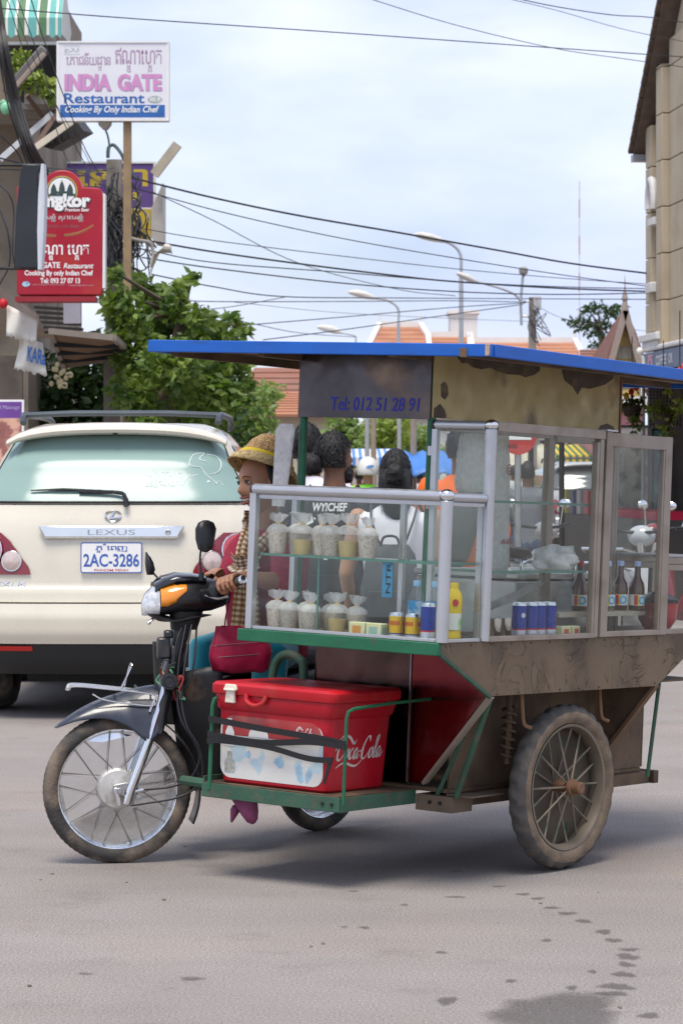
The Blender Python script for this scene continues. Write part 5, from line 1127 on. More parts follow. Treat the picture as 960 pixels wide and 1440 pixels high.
# facial features
DK = mat('dark_brow', (.02, .013, .01), .6); LIP = mat('lip', (.26, .075, .06), .45, 0, .1, 40, sss=.1); TEETH = mat('teeth', (.78, .74, .66), .25); EYEW = mat('eye_white', (.6, .57, .53), .2)
for sg in (-1, 1):
    mb = MB(); mb.ell((sg*.031, .0795, .012), (.0125, .009, .0062), 12, HM); e_ = mb.build('eye', EYEW, rider, M=TM)
    mb = MB(); mb.ell((sg*.031-.001, .0868, .0115), (.0058, .0026, .0055), 10, HM); mb.build('iris', DK, e_, M=TM)
    mb = MB(); mb.tube([HM @ V(sg*x, y, z) for x, y, z in ((.017, .086, .0125), (.024, .0895, .0185), (.033, .088, .0195), (.044, .08, .0135))], [.0015, .0026, .0026, .0015], 6); mb.build('eyelid', DK, e_, M=TM)
    mb = MB(); mb.tube([HM @ V(sg*x, y, z) for x, y, z in ((.014, .094, .03), (.026, .096, .0365), (.038, .089, .036), (.05, .077, .029))], [.002, .0035, .0032, .0015], 6, flat=.6); mb.build('eyebrow', DK, rider, M=TM)
mb = MB(); mb.tube([HM @ V(x, y, z) for x, y, z in ((-.022, .079, -.052), (-.012, .0865, -.0545), (0, .089, -.055), (.012, .0865, -.0545), (.022, .079, -.052))], [.002, .0055, .006, .0055, .002], 8); mb.build('teeth', TEETH, rider, M=TM)
mb = MB()
mb.tube([HM @ V(x, y, z) for x, y, z in ((-.036, .073, -.045), (-.016, .0945, -.0455), (0, .0985, -.0465), (.016, .0945, -.0455), (.036, .073, -.045))], [.0022, .0042, .0046, .0042, .0022], 8)
mb.tube([HM @ V(x, y, z) for x, y, z in ((-.036, .073, -.046), (-.02, .088, -.066), (0, .0945, -.0705), (.02, .088, -.066), (.036, .073, -.046))], [.0022, .005, .006, .005, .0022], 8)
mb.build('lips', LIP, rider, M=TM)
mb = MB(); mb.grid(lambda u, v: HM @ (lambda a, p: V(.079*math.sin(p)*math.cos(a), .098*math.sin(p)*math.sin(a)-.004, .122*math.cos(p)))(R(172+196*u), R(25+92*v)), 18, 12); mb.build('hair', HAIR, rider, M=TM, solid=.01, ang=180)
# clothes
sh = MB()
sh.loft([(V(-.305, 10.94, .735)-RRv*.02, RRv*.17, RFv*.125), (V(-.32, 10.93, .85)-RRv*.035, RRv*.18, RFv*.13), (V(-.325, 10.9, .98)-RRv*.035, RRv*.18, RFv*.13), (V(-.33, 10.87, 1.1)-RRv*.03, RRv*.175, RFv*.125), (NB+V(0, 0, -.035), RRv*.155, RFv*.088), (NB+V(0, 0, .022), RRv*.075, RFv*.065)], 20)
sh.limb([LS+V(0, 0, -.01), LE, LE.lerp(LW, .12)], [.082, .072, .068], 14); sh.limb([RS+V(0, 0, -.01), RE+V(0, 0, .01), RE.lerp(RW, .25)], [.062, .048, .044], 14)
shirt = sh.build('knitted_top', KNIT, rider, M=TM, remesh=.011, smooth=4)
tr = MB()
for hp_, kn, an in ((HP+RRv*-.085, LK, LA), (HP+RRv*.085, RK_, RA)): tr.limb([hp_+V(0, 0, -.03), kn, an.lerp(kn, .12)], [.095, .075, .058], 14)
tr.loft([(HP+V(0, 0, .05), RRv*.16, RFv*.12), (HP+V(0, 0, -.03), RRv*.165, RFv*.125), (HP+V(0, 0, -.06), RRv*.13, RFv*.1)], 18)
tr.build('trousers', TEAL, rider, M=TM, remesh=.014, smooth=4)
for an in (LA, RA):
    mb = MB(); shoe(mb, an+V(0, 0, -.07), RFv, RRv); mb.build('sandal', mat('blue_sandal', (.02, .25, .42), .5), rider, M=TM)
def gingham():
    m = mat('checked_scarf', (.62, .55, .46), .8, 0, .06, 20, bump=.2, bs=200)
    N = m.node_tree.nodes; K = m.node_tree.links.new; b = N['Principled BSDF']
    a = N.new('ShaderNodeAttribute'); a.attribute_name = 'uvs'; sp_ = N.new('ShaderNodeSeparateXYZ'); K(a.outputs['Vector'], sp_.inputs[0])
    def band(o):
        q = N.new('ShaderNodeMath'); q.operation = 'PINGPONG'; K(o, q.inputs[0]); q.inputs[1].default_value = .011
        g_ = N.new('ShaderNodeMath'); g_.operation = 'GREATER_THAN'; K(q.outputs[0], g_.inputs[0]); g_.inputs[1].default_value = .0055; return g_.outputs[0]
    s_ = N.new('ShaderNodeMath'); s_.operation = 'ADD'; K(band(sp_.outputs[0]), s_.inputs[0]); K(band(sp_.outputs[1]), s_.inputs[1])
    r = N.new('ShaderNodeValToRGB'); r.color_ramp.interpolation = 'CONSTANT'; e = r.color_ramp.elements; e[0].color = (.68, .62, .52, 1); e[0].position = 0; e[1].position = .45; e[1].color = (.36, .23, .12, 1); q = e.new(.9); q.color = (.16, .075, .025, 1)
    d = N.new('ShaderNodeMath'); d.operation = 'MULTIPLY'; d.inputs[1].default_value = .5; K(s_.outputs[0], d.inputs[0]); K(d.outputs[0], r.inputs[0]); K(r.outputs[0], b.inputs['Base Color']); return m
GING = gingham()
def cloth_strip(pts, w_, side, folds=3, amp=.012, nm='scarf'):
    """pleated strip of cloth along a path, carrying its own weave coordinates"""
    P = spline(pts, 8); nu = 16; vs, fs, uv = [], [], []; L_ = 0
    for i, p in enumerate(P):
        if i: L_ += (p-P[i-1]).length
        t = (P[min(i+1, len(P)-1)]-P[max(i-1, 0)]).normalized(); sd_ = Vector(side); sd_ = (sd_-t*sd_.dot(t)).normalized(); nn = t.cross(sd_)
        for k in range(nu+1):
            q = k/nu-.5; ww = w_[0]+(w_[1]-w_[0])*i/(len(P)-1)
            vs.append(p+sd_*q*ww+nn*(amp*math.sin(q*2*PI*folds+i*.08)+.02*(q*q*4))); uv.append((q*ww*1.6, L_, 0))
    for i in range(len(P)-1):
        for k in range(nu): a = i*(nu+1)+k; fs.append((a, a+1, a+nu+2, a+nu+1))
    o = MB().add(vs, fs).build(nm, GING, rider, M=TM, solid=.004, ang=180)
    q = o.data.attributes.new('uvs', 'FLOAT_VECTOR', 'POINT'); q.data.foreach_set('vector', [c for t in uv for c in t]); return o
fr = lambda x, z, y=0: NB+RRv*(x-.062)+RFv*(.10+y)+V(0, 0, z)
cloth_strip([NB+RRv*.08+RFv*-.02+V(0, 0, .06), fr(.075, .02, -.02), fr(.055, -.06, .04), fr(.04, -.13, .06), fr(.045, -.25, .065), fr(.05, -.37, .075), fr(.055, -.44, .085)], (.06, .075), RRv, 2.5, .01)
cloth_strip([NB+RRv*-.08+RFv*-.02+V(0, 0, .06), fr(-.06, .02, -.02), fr(-.02, -.06, .045), fr(.0, -.14, .065), fr(-.01, -.28, .07), fr(-.02, -.40, .08)], (.06, .075), RRv, 2.5, .01)
cloth_strip([fr(.095, -.10, .035), fr(.03, -.115, .075), fr(-.04, -.10, .04)], (.065, .065), (0, 0, 1), 1.5, .006)
cloth_strip([NB+RRv*a+RFv*b_+V(0, 0, .05+.01*abs(a)*10) for a, b_ in ((.085, .02), (.05, -.075), (0, -.09), (-.05, -.075), (-.085, .02))], (.07, .07), (0, 0, 1), 1.5, .008)
# straw hat tipped back
STRAW = mat('straw_weave', (.48, .33, .14), .8, 0, .15, 25, c2=(.24, .12, .05), m2=(.46, .56), ms=130, bump=.9, bs=90, stretch=(1, 1, 1.8), md=1)
STRAW2 = mat('straw_brim', (.55, .42, .2), .8, 0, .15, 25, c2=(.35, .24, .1), m2=(.45, .6), ms=70, bump=.9, bs=110, md=1)
HX = HM @ Matrix.Translation((0, -.036, .076)) @ Matrix.Rotation(R(33), 4, 'X')
hat = MB(); hat.lathe([(.001, .118), (.03, .115), (.06, .10), (.085, .07), (.1, .03), (.106, 0)], 36, HX, cap=False); hat_o = hat.build('straw_hat', STRAW, rider, M=TM, solid=.006)
mb = MB()
vs, fs = [], []; n = 40
for i, (rr, z) in enumerate([(.104, .004), (.118, -.004), (.13, -.016), (.14, -.034), (.144, -.044)]):
    for k in range(n): a = 2*PI*k/n; vs.append(HX @ V(rr*math.cos(a), rr*math.sin(a)*1.04, z+.006*math.sin(a*2+.5)*i/4))
for i in range(4):
    for k in range(n): fs.append((i*n+k, i*n+(k+1) % n, (i+1)*n+(k+1) % n, (i+1)*n+k))
mb.add(vs, fs).build('brim', STRAW2, hat_o, M=TM, solid=.007)
mb = MB(); mb.lathe([(.1125, -.008), (.1165, .002), (.1135, .014), (.107, .016)], 40, HX, cap=False); mb.build('hat_ribbon', mat('yellow_ribbon', (.62, .45, .02), .7), hat_o, M=TM, solid=.003)
# crimson pouch on the lap
PK = mat('crimson_nylon', (.36, .004, .045), .55, 0, .15, 9, bump=.35, bs=22); ZIP = mat('grey_zip', (.35, .33, .33), .4, .3)
bc = at(338, 913, 10.42); bag = thing('shoulder_bag', 'crimson nylon shoulder bag with grey zips on the rider\'s lap', 'bag', Matrix.Translation(bc))
bx_ = SXv*.985
mb = MB(); mb.loft([(V(.005, 0, -.09), bx_*.08, SYv*.02), (V(0, 0, -.078), bx_*.112, SYv*.04), (V(0, 0, -.045), bx_*.124, SYv*.05), (V(0, 0, -.02), bx_*.125, SYv*.052), (V(0, 0, .01), bx_*.12, SYv*.05), (V(.0, 0, .03), bx_*.114, SYv*.046), (V(-.008, 0, .045), bx_*.1, SYv*.034), (V(-.03, 0, .065), bx_*.07, SYv*.026), (V(-.05, 0, .09), bx_*.04, SYv*.018)], 40, 2.6); mb.v = [p+p.normalized()*.012*noise.noise(p*28)+p.normalized()*.006*noise.noise(p*60) for p in mb.v]; mb.build('pouch', PK, bag, smooth=2)
for z_, w_ in ((.026, .12), (-.02, .127)):
    mb = MB(); mb.tube([bx_*(w_*math.sin(t/10*1.35))-SYv*(.054*math.cos(t/10*1.35))+V(0, 0, z_+.0012*t) for t in range(-10, 11)], .0022, 6, flat=.5); mb.build('zip', ZIP, bag)
mb = MB(); mb.tube(spline([V(-.06, 0, .08), V(-.055, .02, .13), V(-.03, .1, .25)], 6), .008, 8, flat=.4); mb.build('strap', PK, bag)
# ------------------------------------------------ passers-by
DKT = mat('charcoal_tee', (.03, .03, .036), .75, 0, .15, 9, sheen=.1); GRYT = mat('grey_trousers', (.12, .105, .095), .75, 0, .12, 9); DENIM = mat('denim', (.03, .05, .1), .75, 0, .2, 12)
WHT = mat('white_blouse', (.7, .68, .74), .7, 0, .05, 9); DKSH = mat('dark_shorts', (.03, .032, .04), .75); LIME = mat('lime_shirt', (.22, .75, .03), .6); ORG = mat('orange_shirt', (.75, .13, .01), .65, 0, .08, 9)
DKSKIN = mat('brown_skin', (.2, .095, .055), .5, 0, .1, 14)
def backpack(U, f, r, k, t, m, z0, z1, w_, d, nm='backpack', label='', straps=True):
    """stands off the shoulders: its own thing"""
    b_ = thing(nm, label, 'backpack', t.matrix_world.copy()); c = lambda z, y: U(z, 0, y)
    mb = MB(); mb.loft([(c(z0, -.085-d/2), r*w_*.9*k, f*d*.55*k), (c(z0+.02, -.088-d/2), r*w_*k, f*d*.6*k), (c((z0+z1)/2, -.088-d/2), r*w_*k, f*d*.6*k), (c(z1-.03, -.085-d/2), r*w_*.85*k, f*d*.5*k), (c(z1, -.08-d/2), r*w_*.6*k, f*d*.3*k)], 20, 3.5); mb.build('pack', m, b_)
    mb = MB(); mb.loft([(c(z0+.02, -.1-d*1.1), r*w_*.75*k, f*.012*k), (c((z0+z1)/2-.02, -.1-d*1.1), r*w_*.7*k, f*.014*k)], 14, 4); mb.build('pocket', m, b_)
    mb = MB(); mb.tube(spline([c(z1-.012, -.1-d/2)+r*-.03*k, c(z1+.022, -.1-d/2)+r*-.018*k, c(z1+.022, -.1-d/2)+r*.018*k, c(z1-.012, -.1-d/2)+r*.03*k], 5), .006, 8); mb.build('carry_loop', m, b_)
    if straps:
        for sg in (-1, 1):
            mb = MB(); mb.tube(spline([U(z1-.02, sg*.03, -.085), U(.80, sg*.062, -.076), U(.848, sg*.07, -.015), U(.80, sg*.075, .078), U(.68, sg*.08, .08), U(z0+.03, sg*.085, -.03), U(z0+.01, sg*.06, -.09)], 6), .011, 8, flat=.5); mb.build('shoulder_strap', m, b_)
    return b_
t, U, f, r, hm, k = standing('bearded man with a hair bun in a printed charcoal T-shirt behind the case', 470, 612, 13.4, R(172), DKSKIN, DKT, GRYT, 'bun', .45, build=1.12, hyaw=R(118))
mb = MB(); hh = hm; s = k/1.62*.94
mb.lump((0, .062*s, -.085*s), (.05*s, .045*s, .05*s), 18, hm); mb.build('beard', HAIR, t)
mb = MB(); mw_ = frame(U(.775, 0, -.088), r, (0, 0, 1), -f); write(mb, 'WY!CHEF', -.085, .0, .17, .042, mw_, z=0, bold=.03, shear=.2); mb.prism([(-.15, -.06), (-.09, -.02), (-.07, -.035), (-.085, -.055), (-.13, -.075)], 0, .001, mw_)
mb.build('shirt_print', PAPER, t, ang=0)
b_ = backpack(U, f, r, k, t, mat('black_nylon', (.025, .027, .03), .6, 0, .15, 9), .52, .70, .095, .07, 'backpack', 'black backpack low on the back of the man with the bun')
mb = MB(); mb.prism(circ(14, .014, 0, .006)+[], 0, .003, frame(U(.64, 0, -.18), r, (0, 0, 1), -f)); mb.build('badge', PAPER, b_)
t, U, f, r, hm, k = standing('woman with long dark hair in a sleeveless white blouse and dark shorts', 556, 637, 12.7, R(172), SKIN2, WHT, DKSH, 'long', .1, shorts=True, build=1.05)
mb = MB(); mb.lump((.01*s, -.105*s, .0*s), (.05*s, .03*s, .05*s), 20, hm, .35); mb.build('hair_knot', HAIR, t)
backpack(U, f, r, k, t, mat('slate_canvas', (.07, .078, .085), .7, 0, .15, 9), .50, .73, .085, .07, 'backpack', 'slate canvas backpack worn by the woman in white')
standing('person with dark curly hair beside the green pole, mostly hidden', 432, 600, 14.2, R(160), DKSKIN, WHT, DENIM, 'short', .4)
t, U, f, r, hm, k = standing('person in an orange shirt carrying a dark bag on the shoulder', 648, 603, 15.5, R(165), DKSKIN, ORG, DENIM, 'short', .45, build=1.0)
b_ = thing('sling_bag', 'dark sling bag on the back of the person in orange', 'bag', t.matrix_world.copy())
mb = MB(); mb.loft([(U(.80, .05, -.06), r*.04*k, f*.03*k), (U(.74, .03, -.09), r*.06*k, f*.035*k), (U(.66, 0, -.1), r*.075*k, f*.04*k), (U(.58, -.02, -.1), r*.07*k, f*.04*k), (U(.545, -.02, -.09), r*.04*k, f*.025*k)], 18, 2.6); mb.build('pack', mat('dark_grey_nylon', (.045, .047, .055), .6), b_)
mb = MB(); mb.tube(spline([U(.79, .05, -.07), U(.84, .07, 0), U(.74, .0, .09), U(.60, -.1, .06), U(.57, -.09, -.06)], 6), .014, 8, flat=.4); mb.build('strap', mat('dark_grey_nylon', (.045, .047, .055), .6), b_)
standing('dark haired head of a pedestrian just past the white car', 356, 626, 19.5, R(180), DKSKIN, DENIM, GRYT, 'short', .5)
standing('man in a grey shirt with a bandana seen through the tall case', 741, 650, 26, R(175), DKSKIN, mat('grey_tee', (.14, .15, .17), .75), DENIM, 'short', .5)
standing('woman with tied hair in a red top farther down the street', 489, 652, 30, R(120), SKIN2, mat('red_top', (.45, .05, .06), .7), DENIM, 'knot', .2)
for i, (x, y, Y, c, lab) in enumerate([(505, 660, 42, (.5, .45, .1), 'small far pedestrian in yellow near the blue canopy'), (588, 660, 45, (.6, .6, .6), 'small far pedestrian in pale clothes under the blue tarpaulin'), (722, 655, 44, (.5, .5, .52), 'small far pedestrian in light grey behind the hanging bags'), (446, 650, 40, (.05, .06, .1), 'small far pedestrian in navy behind the man with the bun')]):
    standing(lab, x, y, Y, R(170+10*i), DKSKIN, mat('far_shirt%d' % i, c, .7), DENIM, 'short', .4, group='pedestrians far down the street', vox=.022)
# helmeted rider on a moped far behind
t, U, f, r, hm, k = standing('moped rider in a lime shirt and white helmet in the distance', 517, 641, 29, R(176), SKIN2, LIME, DENIM, 'short', .6, seated=(1.66, .8), nohair=True)
HEL = mat('helmet_white', (.72, .72, .68), .25, 0, .04, 5, coat=.4)
hl = MB(); s2 = k/1.62*.94
vs, fs = [], []; n = 26
for i in range(13):
    p = PI*.62*i/12
    for q in range(n): a = 2*PI*q/n; vs.append(hm @ V(.118*s2*math.sin(p)*math.cos(a), (.135*math.sin(p)*math.sin(a)-.005)*s2, (.145*math.cos(p)+.01)*s2))
for i in range(12):
    for q in range(n): fs.append((i*n+q, (i+1)*n+q, (i+1)*n+(q+1) % n, i*n+(q+1) % n))
helm = hl.add(vs, fs).build('helmet', HEL, t, solid=.012)
mb = MB(); mb.prism([(-.03, 0), (.05, .006), (.055, .03), (.02, .035), (-.02, .022)], 0, .004, frame(hm @ V(.02, -.146*s2, .03), r, (0, 0, 1), -f)); mb.build('helmet_mark', mat('blue_mark', (.1, .3, .6), .5), helm, ang=0)
def far_bike(label, px_, Y, yaw, col, sc_=1.0, seat=(.02, .02, .02), group='parked motorbikes'):
    """scooter: wheels, body, seat, bars, mirrors, lamps"""
    base = Vector(((px_-CX)/F*Y, Y, 0)); f, r = facing(yaw)
    t = thing('moped', label, 'motorbike', Matrix.Translation(base) @ frame((0, 0, 0), r, f, (0, 0, 1)), group)
    for y in (.6, -.6):
        mb = MB(); M = frame((0, y, .27), (0, 1, 0), (0, 0, 1), (1, 0, 0)); tyre(mb, .27, .04, .042, 60, 10, 0); 
        for i, p in enumerate(mb.v): mb.v[i] = M @ p
        w_ = mb.build('wheel', RUBBER, t); mb = MB(); mb.lathe([(0, -.03), (.05, -.03), (.06, -.02), (.2, -.015), (.205, 0), (.2, .015), (.06, .02), (.05, .03), (0, .03)], 24, M); mb.build('wheel_disc', DULL, w_)
    pm = mat('moped_paint_%g_%g' % (col[0], col[1]), col, .25, 0, .1, 7, coat=.6)
    mb = MB(); mb.loft([(V(0, .42, .55), V(.1, 0, 0), V(0, .03, .25)), (V(0, .34, .5), V(.17, 0, 0), V(0, .03, .3)), (V(0, .28, .45), V(.1, 0, 0), V(0, .03, .2))], 16, 3); mb.loft([(V(0, .3, .3), V(.12, 0, 0), V(0, 0, .06)), (V(0, 0, .3), V(.13, 0, 0), V(0, 0, .08)), (V(0, -.2, .5), V(.15, 0, 0), V(0, 0, .2)), (V(0, -.6, .62), V(.13, 0, 0), V(0, 0, .12)), (V(0, -.88, .68), V(.06, 0, 0), V(0, 0, .06))], 16, 3); mb.build('bodywork', pm, t)
    mb = MB(); mb.loft([(V(0, .0, .74), V(.08, 0, 0), V(0, 0, .03)), (V(0, -.15, .77), V(.13, 0, 0), V(0, 0, .05)), (V(0, -.6, .8), V(.12, 0, 0), V(0, 0, .045)), (V(0, -.8, .82), V(.07, 0, 0), V(0, 0, .02))], 16, 3); mb.build('saddle', mat('moped_seat', seat, .5), t)
    mb = MB(); mb.tube(spline([V(-.33, .22, 1.02), V(-.15, .33, .99), V(0, .36, .98), V(.15, .33, .99), V(.33, .22, 1.02)], 6), .014, 8); mb.build('handlebar', BLACKP, t)
    mb = MB(); mb.ell((0, .42, .95), (.12, .09, .09), 16); mb.build('headlamp_cowl', pm, t)
    mb = MB(); mb.tube([(0, .36, .95), (0, .6, .27)], .03, 10); mb.build('fork', CHROME, t)
    mb = MB(); mb.loft([(V(0, .85, .5), V(.03, 0, 0), V(0, 0, .01)), (V(0, .62, .56), V(.065, 0, 0), V(0, 0, .03)), (V(0, .4, .5), V(.06, 0, 0), V(0, 0, .03))], 12); mb.build('mudguard', pm, t)
    for sg in (-1, 1):
        mb = MB(); mb.tube([(sg*.2, .3, .99), (sg*.25, .26, 1.16)], .006, 6); st = mb.build('mirror_stem', CHROME, t)
        mb = MB(); mb.ell((sg*.27, .255, 1.2), (.06, .015, .04), 12); mb.build('mirror', CHROME, st)
    mb = MB(); mb.tube([(.2, -.62, .85), (.16, -.86, .88), (-.16, -.86, .88), (-.2, -.62, .85)], .011, 8); mb.build('grab_rail', CHROME, t)
    mb = MB(); mb.ell((0, -.88, .68), (.08, .04, .05), 12); mb.build('tail_lamp', mat('red_tail_lens', (.5, .02, .02), .2), t)
    mb = MB(); mb.bx(-.09, .09, -.935, -.93, .45, .57); mb.build('number_plate', PAPER, t)
    return t
far_bike('dark moped under the rider in the white helmet', 517, 29, R(176), (.02, .02, .025), group='mopeds in the street')
far_bike('silver moped with chrome bars behind the door case', 884, 22, R(160), (.45, .45, .47))
far_bike('dark red moped parked at the frame edge behind the rear case', 966, 23, R(215), (.2, .01, .02))
far_bike('grey moped seen low through the tall case', 737, 24, R(150), (.3, .3, .3))
far_bike('black moped standing between the couple and the cart', 545, 17.5, R(120), (.025, .025, .025))
# ================================================================ cars
def lerpt(tab, z):
    if z <= tab[0][0]: return tab[0][1]
    for (a, p), (b_, q) in zip(tab, tab[1:]):
        if z <= b_:
            k = (z-a)/(b_-a); k = k*k*(3-2*k)*.35+k*.65; return p+(q-p)*k
    return tab[-1][1]
HW = [(.26, .80), (.36, .86), (.46, .895), (.6, .912), (.75, .915), (1.0, .912), (1.12, .895), (1.22, .865), (1.28, .838), (1.5, .745), (1.66, .665), (1.74, .60), (1.775, .50)]
YR = [(.26, .14), (.36, .05), (.46, .005), (.52, -.02), (.62, -.025), (.695, -.005), (.70, .03), (.78, .035), (.80, .05), (1.0, .06), (1.15, .08), (1.28, .115), (1.5, .26), (1.68, .42), (1.74, .55), (1.775, .75)]
def cs(t): t = abs(t); return .05*t*t+.26*t**9
def surf(x, z, off=0):
    def S(x, z): hw = lerpt(HW, z); t = max(-1, min(1, x/hw)); return Vector((x, lerpt(YR, z)+cs(t), z))
    p = S(x, z)
    if off:
        a = S(x+.004, z)-S(x-.004, z); b_ = S(x, z+.01)-S(x, z-.01); n_ = a.cross(b_).normalized()
        if n_.y > 0: n_ = -n_
        p = p+n_*off
    return p
def shell(mb, zs, off=0, front=4.15, hood=True):
    """U-shaped skin: left side, rear, right side"""
    cols = 30; ring_ = []
    for z in zs:
        hw = lerpt(HW, z)-off*1.0; row = []
        fy = front if z < 1.0 else front-.25-(z-1.0)*.9 if z < 1.2 else 3.25-(z-1.2)*1.55
        for k in range(8): row.append(V(-hw*(1-.12*(k == 0)), fy+(lerpt(YR, z)+cs(1)-fy)*k/8, z))
        for k in range(cols+1): t = -math.cos(PI*k/cols); t = math.copysign(abs(t)**.85, t); p = V(t*hw, lerpt(YR, z)+cs(t)+off, z); row.append(p)
        for k in range(7, -1, -1): row.append(V(hw*(1-.12*(k == 0)), fy+(lerpt(YR, z)+cs(1)-fy)*k/8, z))
        ring_.append(row)
    m = len(ring_[0]); vs = [p for r_ in ring_ for p in r_]; fs = []
    for i in range(len(zs)-1):
        for k in range(m-1): fs.append((i*m+k, i*m+k+1, (i+1)*m+k+1, (i+1)*m+k))
        fs.append((i*m+m-1, i*m, (i+1)*m, (i+1)*m+m-1))
    fs.append(list(range((len(zs)-1)*m, len(zs)*m))); fs.append(list(range(m))[::-1])
    return mb.add(vs, fs)
def patch(mb, edge, z0, z1, off, nz=10, nx=12):
    """edge(z) -> (x0, x1) on the rear surface, raised by off"""
    mb.grid(lambda u, v: surf(*(lambda z: (edge(z)[0]+(edge(z)[1]-edge(z)[0])*u, z))(z0+(z1-z0)*v), off), nx, nz); return mb
def rows(a, b_, n): return [a+(b_-a)*i/n for i in range(n+1)]
def frm(x, z, off): # plane touching the rear surface
    p = surf(x, z, off); a = (surf(x+.02, z)-surf(x-.02, z)).normalized(); u = (surf(x, z+.03)-surf(x, z-.03)).normalized(); n_ = a.cross(u); u = n_.cross(a)
    return frame(p, a, u, n_)
def suv(label, mw, paint, glass, plate_lines, detail=True, spare=False, plx=0, plz=.967):
    t = thing('car', label, 'car', mw, 'cars in the street')
    GAP = mat('panel_gap', (.006, .006, .006), .8)
    mb = MB(); shell(mb, rows(.30, 1.74, 14), .016); mb.build('inner_shell', GAP, t)
    mb = MB(); shell(mb, rows(.458, .695, 10)); mb.build('bumper', paint, t)
    mb = MB(); shell(mb, [.703, .72, .75, .78, .79, .80, .82, .9, 1.0, 1.08, 1.15, 1.2, 1.24, 1.278]); mb.build('body', paint, t)
    mb = MB(); shell(mb, rows(.27, .452, 6)); mb.build('lower_bumper', mat('dark_bumper', (.02, .021, .023), .55, 0, .1, 6), t)
    gh = MB(); shell(gh, [1.283, 1.32, 1.4, 1.48, 1.56, 1.62, 1.66, 1.70, 1.73, 1.755, 1.775]); gh.build('roof_shell', paint, t)
    e = lambda z: (-(lerpt([(1.29, .79), (1.40, .745), (1.6, .655), (1.70, .60)], z)), lerpt([(1.29, .79), (1.40, .745), (1.6, .655), (1.70, .60)], z))
    mb = MB(); patch(mb, e, 1.292, 1.69, .006, 14, 24); win = mb.build('rear_window', glass, t)
    mb = MB()
    for sg in (-1, 1): mb.tube([surf(e(z)[1]*sg, z, .006) for z in rows(1.292, 1.69, 12)], .006, 6)
    mb.tube([surf(x, 1.292, .007) for x in rows(-.79, .79, 24)], .007, 6); mb.build('window_seal', BLACKM, win)
    # side glass
    for sg in (-1, 1):
        mb = MB(); mb.grid(lambda u, v: V(sg*(lerpt(HW, 1.31+.33*v)+.004), .75+2.3*u*(1-.18*v)+.2*v, 1.31+.33*v), 8, 5); mb.build('side_window', mat('dark_side_glass', (.02, .025, .025), .05, 0, .1, 5, coat=1), t, solid=.004)
        for y in (.95, 3.35):
            M = frame((sg*.77, y, .36), (0, 1, 0), (0, 0, 1), (sg, 0, 0)); mb = MB(); tyre(mb, .36, .085, .11, 80, 12, .002, 2); mb.v = [M @ p for p in mb.v]; w_ = mb.build('wheel', RUBBER, t)
            mb = MB(); mb.lathe([(0, .06), (.05, .07), (.2, .08), (.235, .1), (.24, .11), (.28, .1)], 24, M); mb.build('wheel_rim', DULL, w_)
            mb = MB(); mb.lathe([(.40, 0), (.41, .02), (.42, .165), (.38, .165), (.37, .02)], 28, frame((sg*.77, y, .38), (0, 1, 0), (0, 0, 1), (sg, 0, 0))); mb.build('wheel_arch', BLACKM, t)
        # tail lamp
        inn = [(.862, .477), (.90, .485), (.985, .545), (1.06, .60), (1.115, .66)]
        le = lambda z: ((lerpt(inn, z), .905) if sg > 0 else (-.905, -lerpt(inn, z)))
        mb = MB(); patch(mb, le, .866, 1.112, .012, 10, 12); tl_ = mb.build('tail_lamp', mat('tail_lamp_red', (.22, .008, .02), .12, 0, .15, 9, coat=1), t)
        for x, z, rr, m_ in ((.592, .945, .058, mat('clear_lens', (.62, .5, .46), .15, .2, .15, 40, coat=1)), (.735, 1.005, .1, mat('inner_red_lens', (.46, .06, .08), .15, 0, .2, 30, coat=1))):
            mb = MB(); M = frm(sg*x, z, .008); mb.lathe([(rr, 0), (rr*1.02, .008), (rr*.9, .013), (0, .016)], 24, M); mb.build('lamp_lens', m_, tl_)
            mb = MB(); mb.torus(rr*1.0, .005, 26, 6, M @ Matrix.Translation((0, 0, .007))); mb.build('lens_ring', CHROME, tl_)
        mb = MB(); mb.tube(spline([V(sg*.60, .72, 1.775), V(sg*.605, .78, 1.815), V(sg*.61, 1.0, 1.83), V(sg*.61, 2.3, 1.83), V(sg*.6, 2.6, 1.77)], 5), .021, 8); mb.build('roof_rail', mat('rail_grey', (.06, .075, .09), .35, .3), t)
    mb = MB(); mb.tube([V(-.60, .80, 1.826), V(-.3, .78, 1.838), V(.3, .78, 1.838), V(.60, .80, 1.826)], .018, 8); mb.build('cross_bar', mat('rail_grey', (.06, .075, .09), .35, .3), t)
    # roof spoiler
    mb = MB()
    rg = []
    for x in rows(-.665, .665, 18):
        q = abs(x)/.665; yc = .40+.05*q*q; zc = 1.738-.055*q**2.5-.03*q**8; rg.append((V(x, yc, zc), V(0, .11*(1-.55*q**6), .008), V(0, 0, .036*(1-.5*q**6))))
    mb.loft(rg, 14, 2.6); mb.build('spoiler', paint, t)
    mb = MB(); mb.bx(-.012, .012, .30, .33, 1.694, 1.706); mb.build('washer_nozzle', BLACKM, t)
    # number plate
    Mp = frame((0, .0, .967), (1, 0, 0), (0, 0, 1), (0, -1, 0))
    py = surf(0, .967).y
    mb = MB()
    mb.prism([(-.36, .09), (.39, .09), (.27, -.1), (-.19, -.1)], -.02, -.014, frame((0, py, .967), (1, 0, 0), (0, 0, 1), (0, -1, 0))); 
    Mp = frame((plx, surf(plx, plz).y-.018, plz), (1, 0, 0), (0, .04, 1), (0, -1, .04))
    mb = MB(); mb.prism(rrect(-.182, .182, -.091, .091, .012), -.01, .002, Mp); pl = mb.build('number_plate', PAPER, t)
    mb = MB(); a = rrect(-.182, .182, -.091, .091, .012); b_ = rrect(-.176, .176, -.085, .085, .01); n = len(a)
